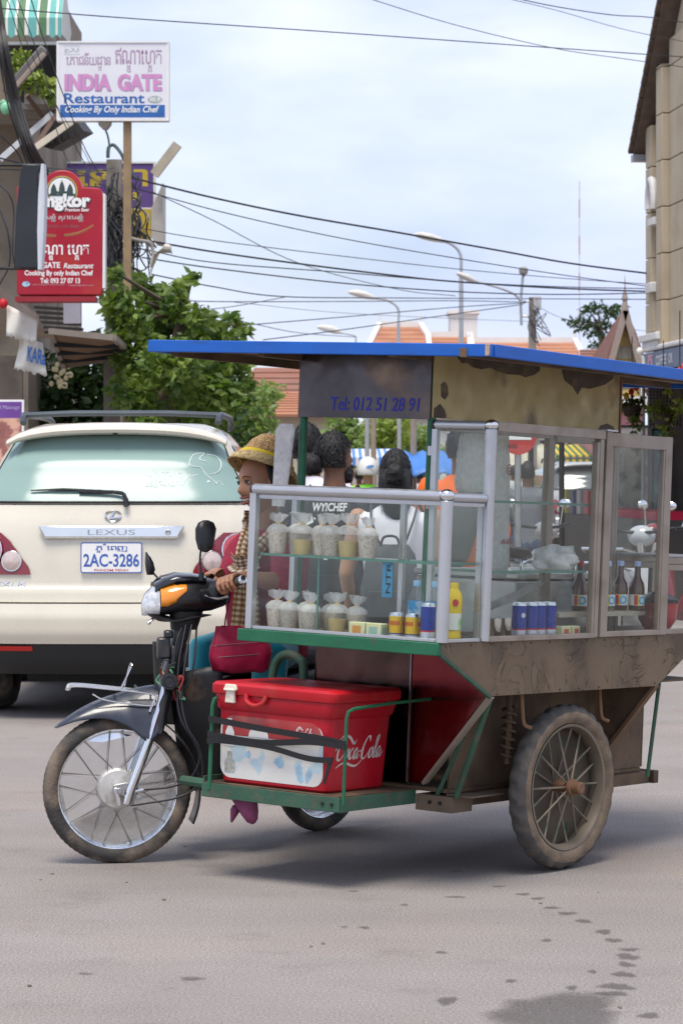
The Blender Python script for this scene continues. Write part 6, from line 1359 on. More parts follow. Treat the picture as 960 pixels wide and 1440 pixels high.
    mb.add([(x, y, .0028) for x, y in a]+[(x, y, .0028) for x, y in b_], [(i, (i+1) % n, n+(i+1) % n, n+i) for i in range(n)], Mp); BLUL = mat('plate_blue', (.05, .12, .42), .5); mb.build('plate_border', BLUL, pl, ang=0)
    for s_, x, y, w_, h_, m_, bo in plate_lines: mb = MB(); (khmer if isinstance(s_, list) else write)(mb, s_, x, y, w_, h_, Mp, z=.003, bold=bo); mb.build('plate_lettering', m_, pl, ang=0)
    if detail:
        # chrome garnish with embossed name and lock
        mb = MB(); mb.prism([(-.437, .038), (.437, .038), (.395, -.038), (-.40, -.038)], 0, .03, frame((0, surf(0, 1.117).y, 1.117), (1, 0, 0), (0, .06, 1), (0, -1, .06))); ga = mb.build('chrome_garnish', CHROME, t, bevel=.012)
        Mg = frame((0, surf(0, 1.117).y-.0305, 1.117), (1, 0, 0), (0, .06, 1), (0, -1, .06))
        mb = MB(); write(mb, 'LEXUS', -.14, -.016, .28, .032, Mg, z=.001, bold=.0); mb.build('embossed_name', DULL, ga, ang=0)
        mb = MB(); mb.lathe([(.016, 0), (.017, .003), (.012, .005), (.008, .003), (0, .003)], 18, Mg @ Matrix.Translation((.335, 0, 0))); mb.build('lock', DULL, ga)
        Ml = frm(.005, 1.212, .004); mb = MB()
        mb.add([(.052*math.cos(a)*k, .036*math.sin(a)*k, .006*(1-abs(k-.88)*6)) for k in (1, .88, .76) for a in [2*PI*i/28 for i in range(28)]], [(j*28+i, j*28+(i+1) % 28, (j+1)*28+(i+1) % 28, (j+1)*28+i) for j in range(2) for i in range(28)], Ml)
        mb.prism([(.012, .026), (.002, .026), (-.022, -.012), (-.018, -.02), (.044, -.014), (.044, -.006), (-.006, -.008)], .001, .005, Ml); mb.build('emblem', CHROME, t)
        mb = MB(); write(mb, 'LEXUS', -.112, -.016, .224, .032, frm(-.62, .812, .004), z=0, bold=.01); mb.build('name_badge', CHROME, t, ang=0)
        # wiper
        mb = MB(); mb.tube(spline([surf(.085, 1.265, .03), surf(.075, 1.31, .035), surf(.03, 1.335, .03), surf(-.2, 1.345, .022)], 6), [.018, .018, .017, .016, .015]+[.012]*14, 8); wp = mb.build('wiper_arm', BLACKP, t)
        mb = MB(); mb.tube([surf(-.49, 1.352, .02), surf(-.3, 1.358, .022), surf(-.06, 1.352, .02)], [.006, .013, .008], 8, flat=.6); mb.build('wiper_blade', BLACKM, wp)
        # white outline drawing stuck inside the glass
        ST = mat('sticker_white', (.75, .8, .8), .5); mb = MB(); rnd = random.Random(5)
        def ln(P, r_=.004): r_ *= .62; mb.tube(spline([surf((x-156)/238, 1.469-(y-665)*.0042, .0075) for x, y in P], 5), r_, 5)
        ln([(262, 650), (268, 640), (282, 638), (276, 646), (286, 650)]); ln([(286, 640), (298, 642), (306, 652), (303, 664), (292, 668)]); ln([(262, 650), (264, 656), (278, 658), (286, 668), (293, 674), (302, 682)], .0035)
        ln([(300, 682), (305, 678), (310, 684)], .003); ln([(276, 668), (262, 672), (256, 680)], .003)
        mb.ell(surf((290-156)/238, 1.469-14*.0042, .0075), (.011, .004, .008), 8)
        for k in range(9): x = 200+k*6; ln([(x, 664+rnd.uniform(-4, 6)), (x+5, 670+rnd.uniform(-5, 8)), (x+2, 682+rnd.uniform(-4, 4)), (x+7, 684)], .0028)
        mb.build('window_sticker', ST, win)
        mb = MB(); patch(mb, lambda z: (-.88, -.465), .418, .446, .006, 2, 10); mb.build('bumper_reflector', mat('reflector_red', (.55, .02, .015), .2), t)
        mb = MB(); patch(mb, lambda z: (.465, .88), .418, .446, .006, 2, 10); mb.build('bumper_reflector', mat('reflector_red', (.55, .02, .015), .2), t)
    if spare:
        M = frm(.42, .98, .02); mb = MB(); mb.lathe([(0, .17), (.2, .18), (.3, .15), (.33, .1), (.33, .0), (0, 0)], 36, M); mb.build('spare_wheel_cover', mat('spare_cover', (.06, .06, .065), .45), t)
    mb = MB(); mb.bx(-.55, .55, .5, 3.9, .2, .34); mb.build('underbody', BLACKM, t)
    mb = MB(); mb.tube([(.45, .1, .28), (.45, .5, .28)], .035, 12); mb.build('tail_pipe', DULL, t)
    # bonnet
    mb = MB(); mb.loft([(V(0, 3.0, 1.02), V(.8, 0, 0), V(0, 0, .1)), (V(0, 3.8, .95), V(.78, 0, 0), V(0, 0, .1)), (V(0, 4.3, .8), V(.7, 0, 0), V(0, 0, .14)), (V(0, 4.42, .7), V(.6, 0, 0), V(0, 0, .12))], 18, 3.5); mb.build('bonnet', paint, t)
    return t
PEARL = mat('pearl_white', (.74, .69, .565), .28, .12, .03, 3, coat=.6, rv=.1, c2=(.64, .59, .48), m2=(.55, .8), ms=2)
TINT = mat('pale_rear_glass', (.24, .35, .32), .16, 0, .05, 3, rv=.1, spec=.35)
BLUL = mat('plate_blue', (.05, .12, .42), .5); PRED = mat('plate_red', (.5, .05, .05), .5)
suv('pearl white off-road car seen square from behind with chrome trim above its number plate', Matrix.Translation((-1.36, 16.1, 0)), PEARL, TINT, [('2AC-3286', -.165, -.054, .33, .078, BLUL, .02), (['ភ/ន', 'ំ', 'េ', 'ព', 'ញ'], -.095, .03, .19, .053, BLUL, .01), ('PHNOM PENH', -.1, -.081, .2, .015, PRED, .01)])
suv('silver off-road car with a spare wheel on its back door seen through the glass cases', Matrix.Translation(at(836, 650, 44).xy.to_3d()) @ Matrix.Rotation(R(3), 4, 'Z') @ Matrix.Scale(.93, 4), mat('silver_paint', (.5, .51, .52), .3, .3, .03, 3, coat=.5), mat('grey_rear_glass', (.16, .17, .17), .06, .4, .05), [('2W 0476', -.16, -.05, .32, .08, BLACKM, .02)], detail=False, spare=True, plx=-.5, plz=.6)
# ================================================================ left side of the street
def plane_at(px0, py0, px1, py1, Y):
    """upright plane facing the camera: returns matrix (x right, y up, z towards viewer) with origin at the lower left, width, height"""
    a, b_ = at(px0, py1, Y), at(px1, py0, Y)
    return frame(a, (1, 0, 0), (0, 0, 1), (0, -1, 0)), b_.x-a.x, b_.z-a.z
def sub(W_, H_, px0, py0, px1, py1):      # maps photo pixels inside the sign to sign coordinates
    return lambda x, y: ((x-px0)/(px1-px0)*W_, (py1-y)/(py1-py0)*H_)
def letters(par, M, S, s, x0, y0, x1, y1, m, z=.002, bold=.0, shear=0, nm='lettering'):
    a, b_ = S(x0, y1), S(x1, y0); mb = MB()
    if isinstance(s, list): khmer(mb, s, a[0], a[1], b_[0]-a[0], b_[1]-a[1], M, z, bold)
    else: write(mb, s, a[0], a[1], b_[0]-a[0], b_[1]-a[1], M, z, bold, shear)
    return mb.build(nm, m, par, ang=0)
PINK = mat('pink_letter', (.62, .28, .52), .5); PURL = mat('mauve_letter', (.42, .3, .42), .5); BLT = mat('blue_letter', (.03, .13, .4), .5); SHAD = mat('slate_letter', (.22, .3, .45), .5)
YELL = mat('yellow_letter', (.62, .48, .06), .5); WOOD = mat('weathered_wood', (.3, .21, .12), .8, 0, .2, 6, stretch=(1, 1, .2)); CONC = mat('concrete', (.33, .3, .27), .85, 0, .12, 5, c2=(.22, .2, .17), m2=(.5, .65), ms=3)
# white restaurant sign
Y = 29.0; M, W_, H_ = plane_at(82, 60, 236, 168, Y); S = sub(W_, H_, 82, 60, 236, 168)
sg = thing('restaurant_sign', 'white India Gate restaurant signboard with pink letters and a blue band high on a post', 'sign', M)
I4 = Matrix.Identity(4)
mb = MB(); mb.bx(0, W_, 0, H_, -.12, 0); mb.build('sign_box', mat('sign_white', (.74, .74, .78), .5, 0, .04, 3, c2=(.6, .55, .45), m2=(.66, .8), ms=5), sg, bevel=.008)
mb = MB(); mb.bx(-.012, W_+.012, H_-.002, H_+.016, -.13, .01); mb.bx(-.012, W_+.012, -.016, -.0, -.13, .01); mb.bx(-.016, .012, 0, H_, -.125, .006); mb.bx(W_-.012, W_+.016, 0, H_, -.125, .006); mb.build('sign_frame', WHITE, sg)
a, b_ = S(85, 165), S(232, 147.5); mb = MB(); mb.bx(a[0], b_[0], a[1], b_[1], .0, .002); mb.build('blue_band', BLT, sg)
letters(sg, I4, S, ['េ', 'ភ', 'ា', 'ជ', 'នី', 'យ', 'ដ/ឋ', 'ា', 'ន'], 93.5, 74, 156, 99, PURL, bold=.005); letters(sg, I4, S, ['ឥ', 'ណ/ឌ', 'ា', 'េ', 'ហ/គ', 'ត'], 162, 67, 227.5, 102, PURL, bold=.008)
letters(sg, I4, S, 'INDIA', 92.3, 104.7, 157.3, 128.7, SHAD, bold=.045, z=.0018); letters(sg, I4, S, 'GATE', 166.8, 104.7, 228.4, 128.7, SHAD, bold=.045, z=.0018)
letters(sg, I4, S, 'INDIA', 91, 104, 156.5, 128, PINK, bold=.05, z=.003); letters(sg, I4, S, 'GATE', 165.5, 104, 227.5, 128, PINK, bold=.05, z=.003)
letters(sg, I4, S, 'Restaurant', 90.5, 131, 203.5, 145.5, BLT, bold=.02); letters(sg, I4, S, 'Cooking By Only Indian Chef', 92, 149, 224, 161, PAPER, bold=.02, shear=.25, z=.004)
mb = MB(); c = S(218, 140); mb.prism(circ(24, .078, c[0], c[1], .04), .001, .002); mb.build('wifi_oval', mat('grey_green_print', (.35, .42, .4), .5), sg, ang=0); letters(sg, I4, S, 'Wi Fi', 210, 136.5, 226, 143.5, PAPER, z=.004, bold=.03)
mb = MB(); 
for x0, y0, x1, y1 in ((91, 64, 111.5, 64.6), (91, 76, 111.5, 76.6), (91, 64, 91.6, 76.6), (111, 64, 111.6, 76.6)): a, b_ = S(x0, y1), S(x1, y0); mb.bx(a[0], b_[0], a[1], b_[1], .001, .002)
mb.build('stamp_border', mat('faint_green', (.55, .62, .58), .5), sg, ang=0); letters(sg, I4, S, 'حلال', 92, 67.5, 110, 74, mat('dark_green_print', (.12, .2, .18), .5))
mb = MB(); a = S(178.5, 168); mb.bx(a[0]-.042, a[0]+.042, -6.5, -.017, -.13, -.05); mb.build('post', WOOD, sg)
o = thing('flood_lamp', 'grey flood lamp hanging below the white restaurant sign', 'lamp', Matrix.Translation(at(148, 176, 29.1)))
mb = MB(); mb.loft([(V(0, 0, .04), V(.075, 0, 0), V(0, .06, 0)), (V(0, 0, 0), V(.07, 0, 0), V(0, .06, 0)), (V(.005, 0, -.05), V(.025, 0, 0), V(0, .03, 0))], 12, 4); mb.build('housing', mat('lamp_grey', (.35, .33, .28), .5), o)
mb = MB(); mb.tube(spline([V(.005, 0, -.05), V(.03, 0, -.12), V(.045, 0, -.22), V(.04, 0, -.32)], 5), .012, 6); mb.build('conduit', mat('conduit_green', (.12, .16, .12), .5), o)
# red beer sign
Y = 26.0; M, W_, H_ = plane_at(22, 240, 145, 422, Y); S = sub(W_, H_, 22, 240, 145, 422)
rs = thing('beer_sign', 'red lightbox beer sign with a round temple emblem and white restaurant lettering', 'sign', M)
RED = mat('sign_red', (.38, .012, .03), .35, 0, .08, 2.5, c2=(.46, .06, .03), m2=(.5, .75), ms=2)
poly = [S(x, y) for x, y in ((26, 415), (24, 411), (24, 262), (60, 262), (62, 255), (66, 248), (73, 242.5), (82, 239.5), (91, 239), (100, 241), (108, 246.5), (113, 254), (116, 263), (138, 264), (143, 267), (145, 274), (144, 408), (142, 414), (138, 415))]
mb = MB(); mb.prism(poly, -.2, 0); mb.build('sign_box', RED, rs, bevel=.01)
mb = MB(); a, b_ = S(143.5, 405), S(146.5, 272); mb.bx(a[0]+.004, b_[0]+.008, a[1], b_[1], -.19, -.012); mb.build('side_rim', PAPER, rs)
a, b_ = S(22, 424), S(135, 417); mb = MB(); mb.bx(a[0], b_[0], a[1], b_[1], -.25, .02); mb.build('support_bar', mat('red_bar', (.3, .02, .03), .5), rs)
c = S(87.5, 269); rr = .148
for r_, z, m_ in ((rr, .002, mat('gold_ring', (.55, .4, .1), .4)), (rr*.93, .004, mat('dark_green_ring', (.02, .05, .04), .5)), (rr*.87, .006, PAPER)):
    mb = MB(); mb.prism(circ(36, r_, *c), .0, z); mb.build('emblem_disc', m_, rs, ang=20)
DGR = mat('emblem_ink', (.04, .07, .065), .6)
for dx, h in ((-.078, .105), (0, .135), (.078, .105)):
    mb = MB(); w_ = .031; x0 = c[0]+dx; y0 = c[1]-.03
    mb.prism((lambda q: [(x0+a*w_, y0+b*h) for a, b in q]+[(x0-a*w_, y0+b*h) for a, b in q[::-1]])([(1.1, 0), (1.1, .12), (.85, .14), (.85, .3), (.95, .32), (.9, .42), (.78, .44), (.82, .54), (.68, .56), (.7, .66), (.52, .68), (.52, .78), (.32, .8), (.3, .88), (.1, .9), (.06, 1.02)]), .006, .009); mb.build('temple_tower', DGR, rs, ang=0)
mb = MB(); mb.bx(c[0]-.125, c[0]+.125, c[1]-.045, c[1]-.028, .006, .009); mb.bx(c[0]-.1, c[0]+.1, c[1]-.02, c[1]-.0, .006, .0085); mb.build('temple_base', DGR, rs, ang=0)
letters(rs, I4, S, 'Angkor', 46.5, 273, 129, 298, DGR, bold=.075, z=.0095); letters(rs, I4, S, 'Angkor', 46, 272.5, 127.5, 297, PAPER, bold=.05, z=.011)
letters(rs, I4, S, 'Premium Beer', 92, 292.5, 126, 297.5, PAPER, bold=.02, z=.012)
letters(rs, I4, S, ['ប/រ', 'េ', 'ទ', 'ស', 'ខុំ/ញ', ' ', 'ស/រ', 'ា', 'េ', 'ប', 'រ', 'ខុំ/ញ'], 46, 301, 117, 312, mat('pale_print', (.5, .55, .55), .5), bold=.01); letters(rs, I4, S, 'MY COUNTRY, MY BEER', 45, 316.5, 112, 321, mat('dim_print', (.2, .12, .13), .5))
mb = MB(); WH = mat('wheat_gold', (.4, .25, .09), .5)
for sd_ in (-1, 1):
    for k in range(15):
        x, y = 85+sd_*(5+k*2.8), 331-.0085*(k*2.8)**2*.95; a = S(x, y); an = sd_*(.15+.03*k)
        for up_ in (-1, 1):
            q = an+up_*.7*(1); mb.add([(a[0], a[1], .002), (a[0]+.02*math.cos(q)*sd_, a[1]+.02*math.sin(q)*1, .002), (a[0]+.032*math.cos(q*.8)*sd_, a[1]+.024*math.sin(q*.8), .002), (a[0]+.018*math.cos(q*.5)*sd_, a[1]+.01*math.sin(q*.5), .002)], [(0, 1, 2, 3)])
mb.build('wheat_print', WH, rs, ang=0, kind='stuff')
letters(rs, I4, S, ['ឥ', 'ណ/ឌ', 'ា', ' ', 'េ', 'ហ/គ', 'ត'], 52, 342, 125.5, 366, PAPER, bold=.02); letters(rs, I4, S, 'INDIA GATE', 30, 368.5, 85, 377, PAPER, bold=.03); letters(rs, I4, S, 'Restaurant', 89.5, 370, 132, 377.5, PAPER, bold=.02, shear=.3)
letters(rs, I4, S, 'Cooking By only Indian Chef', 35, 380, 131, 389.5, PAPER, bold=.03); letters(rs, I4, S, 'Tel: 093 27 07 13', 57, 391, 113, 398.5, PAPER, bold=.03)
letters(rs, I4, S, 'www.indiagaterestaurant.com', 46, 398.7, 91, 402, mat('pale_red_print', (.5, .3, .32), .5)); letters(rs, I4, S, 'indiagate@yahoo.com', 96, 399.5, 132, 403, mat('pale_red_print', (.5, .3, .32), .5))
mb = MB(); c = S(37, 399.5); mb.prism(circ(20, .038, *c, .026), 0, .003); mb.build('logo_oval', mat('blue_white_logo', (.5, .62, .72), .5, 0, .1, 60, c2=(.1, .3, .5), m2=(.5, .55), ms=60), rs, ang=0)
# dark box sign, seen nearly edge on
ds = thing('box_sign', 'dark curved box sign seen edge on in front of the red beer sign', 'sign', Matrix.Translation(at(42, 306, 24.6)))
s_ = 24.6/F; mb = MB(); mb.prism([(-20*s_, -72*s_), (14*s_, -72*s_), (13*s_, 60*s_), (18*s_, 73*s_), (-8*s_, 74*s_), (-12*s_, 60*s_), (-18*s_, 0)], -.1, .1, frame((0, 0, 0), (1, 0, 0), (0, 0, 1), (0, -1, 0))); mb.build('casing', mat('dark_casing', (.03, .032, .038), .3, .2, .2, 3), ds, bevel=.01)
mb = MB(); mb.loft([(V(16*s_, -.02, -74*s_), V(4*s_, 0, 0), V(0, .09, 0)), (V(17*s_, -.02, -20*s_), V(7*s_, 0, 0), V(0, .09, 0)), (V(18.5*s_, -.02, 30*s_), V(7*s_, 0, 0), V(0, .09, 0)), (V(20*s_, -.02, 74*s_), V(3*s_, 0, 0), V(0, .09, 0))], 12, 3); mb.build('light_panel', mat('pale_panel', (.6, .63, .68), .4, 0, .08, 4, c2=(.55, .5, .3), m2=(.62, .7), ms=6), ds)
mb = MB(); mb.tube([V(-.35, 0, -71*s_), V(.12, 0, -72*s_)], .014, 8); mb.tube([V(-.35, 0, 74*s_), V(.1, 0, 74*s_)], .014, 8); mb.build('bracket', BLACKM, ds)
# purple sign with yellow writing, behind
Y = 36.0; M, W_, H_ = plane_at(60, 230, 216, 292, Y); S = sub(W_, H_, 60, 230, 216, 292)
ps = thing('purple_sign', 'purple signboard with yellow Khmer writing behind the utility pole', 'sign', M)
mb = MB(); mb.bx(0, W_, 0, H_, -.1, 0); mb.build('board', mat('sign_purple', (.13, .075, .28), .5, 0, .08, 2), ps)
mb = MB(); mb.bx(0, W_, H_+.001, H_+.025, -.11, .012); mb.bx(0, W_, -.025, -.001, -.11, .012); mb.bx(W_, W_+.025, -.025, H_+.025, -.11, .012); mb.build('frame', PAPER, ps)
letters(ps, I4, S, ['េ', 'ន', 'ន', 'ា'], 108, 238, 208, 262, YELL, bold=.02); letters(ps, I4, S, 'spa', 165, 270, 195, 286, YELL, bold=.03)
Y = 35.8; M, W_, H_ = plane_at(184, 294, 212, 340, Y)
ys = thing('yellow_sign', 'yellow hanging sign with a cream side under the purple sign', 'sign', M)
mb = MB(); mb.bx(0, W_, 0, H_, -.05, 0); mb.build('board', mat('sign_yellow', (.6, .43, .03), .5, 0, .08, 2), ys)
mb = MB(); mb.prism([(W_+.002, H_), (W_+.16, H_+.35), (W_+.16, -.02), (W_+.05, .0), (W_+.002, .06)], -.6, -.02); mb.build('side_board', mat('cream_side', (.55, .52, .48), .6), ys)
mb = MB(); a = at(217, 246, 35.6); b_ = at(250, 203, 35.6); mb.bar(a, b_, .12, .1, up=(0, 1, 0)); o = mb.build('diagonal_plank', mat('pale_plank', (.5, .45, .36), .7)); tag(o, 'pale plank sticking up diagonally beside the purple sign', 'plank')
# utility pole with its tangle
Y = 31.0; bp = Vector(((161-CX)/F*Y, Y, 0)); up = thing('utility_pole', 'concrete utility pole wrapped in tangled cables beside the red beer sign', 'utility pole', Matrix.Translation(bp))
ztop = at(161, 225, Y).z
mb = MB(); mb.loft([(V(0, 0, 0), V(.13, 0, 0), V(0, .1, 0)), (V(0, 0, ztop), V(.09, 0, 0), V(0, .075, 0))], 8, 6); mb.build('shaft', CONC, up)
for x, y, w_, h_, m_ in ((157, 364, .085, .11, (.28, .32, .36)), (183, 316, .07, .17, (.03, .035, .04)), (186, 345, .05, .1, (.03, .03, .03))):
    p = at(x, y, 30.85)-bp; mb = MB(); mb.box(p, (w_*1.2, .1, h_*1.2)); mb.build('meter_box', mat('meter_%d' % x, m_, .5), up, bevel=.008)
rnd = random.Random(12)
mb = MB()
for k in range(70):
    x0 = rnd.uniform(146, 200); y0 = rnd.uniform(238, 330); P = []
    n = 5; x1 = x0+rnd.uniform(-25, 25); y1 = y0+rnd.uniform(30, 120)
    for j in range(n+1): q = j/n; P.append(at(x0+(x1-x0)*q+rnd.uniform(-6, 6), y0+(y1-y0)*q+rnd.uniform(-5, 5), 30.8+rnd.uniform(-.12, .1))-bp)
    mb.tube(spline(P, 4), rnd.choice((.006, .007, .009, .012)), 5)
for k in range(16):
    c = at(rnd.uniform(165, 198), rnd.uniform(300, 400), 30.75)-bp; rr = rnd.uniform(.06, .14); mb.torus(rr, .008, 18, 5, Matrix.Translation(c) @ Matrix.Rotation(R(90)+rnd.uniform(-.4, .4), 4, 'X') @ Matrix.Rotation(rnd.uniform(-.4, .4), 4, 'Y'))
mb.build('cable_tangle', mat('old_cable', (.05, .05, .055), .6, 0, .3, 3, c2=(.22, .22, .23), m2=(.5, .6), ms=2), up, kind='stuff')
mb = MB(); mb.tube(spline([at(152, 222, 30.8)-bp, at(153, 208, 30.8)-bp, at(160, 204, 30.8)-bp, at(170, 215, 30.7)-bp, at(178, 232, 30.7)-bp, at(190, 250, 30.7)-bp], 6), .02, 8); mb.build('conduit_loop', mat('conduit', (.06, .09, .1), .5), up)
def cobra(label, hx, hy, pxp, pyb, Y, flip=1, r=.04):
    """curved-arm street lamp"""
    b = Vector(((pxp-CX)/F*Y, Y, 0)); t = thing('street_lamp', label, 'street lamp', Matrix.Translation(b), 'street lamps along the road')
    hd = at(hx, hy, Y)-b; pt = at(pxp, pyb, Y)-b
    mb = MB(); mb.tube([V(0, 0, 0), pt], [r*1.5, r], 10); mb.tube(spline([pt, pt+V(-.02*flip, 0, (hd.z-pt.z)*.6), V(pt.x*.55+hd.x*.45, 0, hd.z-.06), hd], 6), r*.7, 8); mb.build('post', mat('galvanised', (.42, .44, .47), .4, .4), t)
    d = math.copysign(1, hd.x); k = Y/F
    mb = MB(); mb.loft([(hd-V(d*.1, 0, 0), V(0, .05, 0), V(0, 0, .05)), (hd+V(d*8*k, 0, 4*k), V(0, .16, 0), V(0, 0, 5.5*k)), (hd+V(d*22*k, 0, 7*k), V(0, .17, 0), V(0, 0, 5*k)), (hd+V(d*32*k, 0, 8*k), V(0, .06, 0), V(0, 0, 2*k))], 12); mb.build('lamp_head', mat('lamp_white', (.62, .6, .55), .5), t)
    return t
Y = 30.6; t = thing('street_lamp', 'white lamp head on a short arm beside the tangled utility pole', 'street lamp', Matrix.Translation(at(200, 372, Y)), 'street lamps along the road')
z0 = at(200, 372, Y); q = lambda x, y: at(x, y, Y)-z0
mb = MB(); mb.tube(spline([q(184, 335), q(196, 338), q(212, 342), q(216, 358)], 5), .02, 8); mb.build('arm', CONC, t)
mb = MB(); mb.loft([(q(214, 374), V(.03, 0, .02), V(0, .05, 0)), (q(219, 358), V(.05, 0, .03), V(0, .1, 0)), (q(230, 349), V(.03, 0, .055), V(0, .12, 0)), (q(240, 350), V(.0, 0, .045), V(0, .09, 0)), (q(242, 356), V(.0, 0, .015), V(0, .04, 0))], 14); mb.build('lamp_head', mat('lamp_cream', (.62, .58, .5), .5), t)
mb = MB(); mb.tube(spline([q(216, 372), q(212, 385), q(214, 400), q(210, 425)], 5), .012, 6); mb.build('lead', PAPER, t)
# shop house with balcony and striped awning
sh_ = thing('shop_house', 'weathered shop house with a planted balcony and a green striped awning', 'building', Matrix.Translation((-6.5, 33, 0)))
def L_(p): return Vector(p)-Vector((-6.5, 33, 0))
BEIGE = mat('old_beige_wall', (.27, .225, .17), .85, 0, .2, 1.5, c2=(.13, .11, .085), m2=(.5, .7), ms=1.4)
x1 = at(28, 300, 31).x
mb = MB(); a = L_((-10, 31.5, 0)); b_ = L_((at(40, 0, 31.5).x, 38, 7.6)); mb.bx(a.x, b_.x, a.y, b_.y, a.z, b_.z); mb.build('wall', BEIGE, sh_)
mb = MB(); a = L_(at(-60, 155, 30.2)); b_ = L_(at(80, 146, 30.2)); mb.bx(a.x, b_.x, a.y-.1, a.y+1.5, a.z, b_.z); mb.build('balcony_slab', CONC, sh_)
mb = MB(); a = L_(at(36, 148, 30)); b_ = L_(at(78, 128, 30)); mb.bx(a.x, b_.x, a.y-.1, a.y+.1, a.z, b_.z); mb.build('planter', CONC, sh_)
mb = MB(); a = L_(at(-60, 62.5, 29.9)); b_ = L_(at(182, 58.5, 29.9)); mb.bx(a.x, b_.x, a.y, a.y+.05, a.z, b_.z); mb.build('awning_rail', WHITE, sh_)
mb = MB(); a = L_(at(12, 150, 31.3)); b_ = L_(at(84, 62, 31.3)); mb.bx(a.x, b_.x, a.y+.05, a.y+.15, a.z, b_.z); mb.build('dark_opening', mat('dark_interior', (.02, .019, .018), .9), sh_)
for i in range(4):
    for z_ in (.2, 3.0):
        mb = MB(); x_ = L_((-9.3+i*1.15, 31.5, 0)).x; y_ = L_((0, 31.5, 0)).y; mb.bx(x_, x_+.7, y_-.06, y_-.001, z_, z_+(2.1 if z_ < 1 else 1.3)); f_ = mb.build('shutter', mat('old_shutter', (.14, .17, .15), .7, 0, .2, 6), sh_)
        for j in range(8): mb = MB(); h_ = (2.1 if z_ < 1 else 1.3)/8; mb.bx(x_+.06, x_+.64, y_-.085, y_-.061, z_+.03+h_*j, z_+.03+h_*j+h_*.6); mb.build('louvre', mat('old_shutter', (.14, .17, .15), .7, 0, .2, 6), f_)
GRA = mat('teal_canvas', (.14, .42, .38), .7); GRB = mat('green_canvas', (.1, .2, .1), .7); WHC = mat('white_canvas', (.7, .69, .64), .75, 0, .06, 3)
xs = [-22, -12, -4, 8, 11.5, 21.5, 25, 35, 40, 52, 55, 66, 69.5, 78.5, 81.5, 87]; cols = [GRA, WHC, GRB, WHC, GRA, WHC, GRB, WHC, GRA, WHC, GRB, WHC, GRA, WHC, GRA]
for i, m_ in enumerate(cols):
    a, b_ = at(xs[i], 48, 29.8), at(xs[i+1], 48, 29.8); dz = .04 if m_ is not WHC else .0
    A, B = L_(a), L_(b_); mb = MB()
    up_ = .62
    vs = [A+V(0, 0, -.01), (A+B)/2+V(0, 0, -.01-dz*.9), B+V(0, 0, -.01), B+V(0, 0, .18), B+V(.0, .35, up_), A+V(.0, .35, up_), A+V(0, 0, .18), B+V(0, 1.2, up_+.7), A+V(0, 1.2, up_+.7)]
    mb.add(vs, [(0, 1, 2, 3, 6), (6, 3, 4, 5), (5, 4, 7, 8)]); mb.build('awning_stripe', m_, sh_, solid=.006, ang=0)
mb = MB(); A = L_(at(87, 48, 29.8)); B = L_(at(98, 55, 30.6)); mb.add([A+V(0, 0, 0), A+V(0, 0, .18), A+V(0, .35, .62), B+V(.0, .2, .1), B+V(0, 0, -.05)], [(0, 1, 2, 3, 4)]); mb.build('awning_end', WHC, sh_, solid=.006, ang=0)
mb = MB(); P = [L_(at(x, y, 30)) for x, y in ((52, 203), (72, 210), (118, 184), (106, 168), (60, 172))]; n = 5
mb.add(P+[p+V(0, 1.2, .12) for p in P], [list(range(n)), list(range(n, 2*n))[::-1]]+[(i, n+i, n+(i+1) % n, (i+1) % n) for i in range(n)]); mb.build('lower_eave', mat('dark_tin', (.045, .042, .04), .6, .2), sh_)
for i in range(7):
    mb = MB(); a = L_(at(56+i*9, 201-i*2.5, 29.95)); mb.box(a, (.05, .04, .09)); mb.build('eave_slat', mat('dark_slat', (.03, .027, .025), .7), sh_)
for P, w_, m_ in (([(0, 225), (74, 160)], .065, mat('grey_strut', (.42, .44, .46), .5)), ([(50, 208), (100, 172)], .07, mat('cream_strut', (.5, .46, .38), .6)), ([(48, 208), (82, 158)], .05, mat('brown_strut', (.12, .07, .05), .7)), ([(38, 134), (64, 168)], .05, mat('brown_strut', (.12, .07, .05), .7))):
    mb = MB(); mb.bar(L_(at(*P[0], 29.4)), L_(at(*P[1], 29.7)), w_, w_*.6, up=(0, 1, 0)); mb.build('strut', m_, sh_)
def leaves(mb, pts, size, rnd, n, droop=.4, spread=1.0):
    """n kite-shaped leaves scattered in ellipsoids pts=(centre, radii)"""
    wts = [p[1][0]*p[1][2] for p in pts]
    for _ in range(n):
        c, rad = rnd.choices(pts, wts)[0]; d = Vector((rnd.gauss(0, 1), rnd.gauss(0, 1), rnd.gauss(0, 1))).normalized(); k = rnd.random()**.45*spread
        p = Vector((c[0]+d.x*rad[0]*k, c[1]+d.y*rad[1]*k, c[2]+d.z*rad[2]*k))
        s = size*rnd.uniform(.45, 1.4); ax = Vector((rnd.gauss(0, 1), rnd.gauss(0, 1), rnd.gauss(-droop, .7))).normalized(); sd_ = ax.cross(Vector((rnd.gauss(0, 1), rnd.gauss(0, 1), rnd.gauss(0, 1)))).normalized(); nn = ax.cross(sd_)
        mb.add([p, p+ax*s*.45+sd_*s*.3+nn*s*.06, p+ax*s-nn*s*.08, p+ax*s*.45-sd_*s*.3+nn*s*.06], [(0, 1, 2, 3)])
    return mb
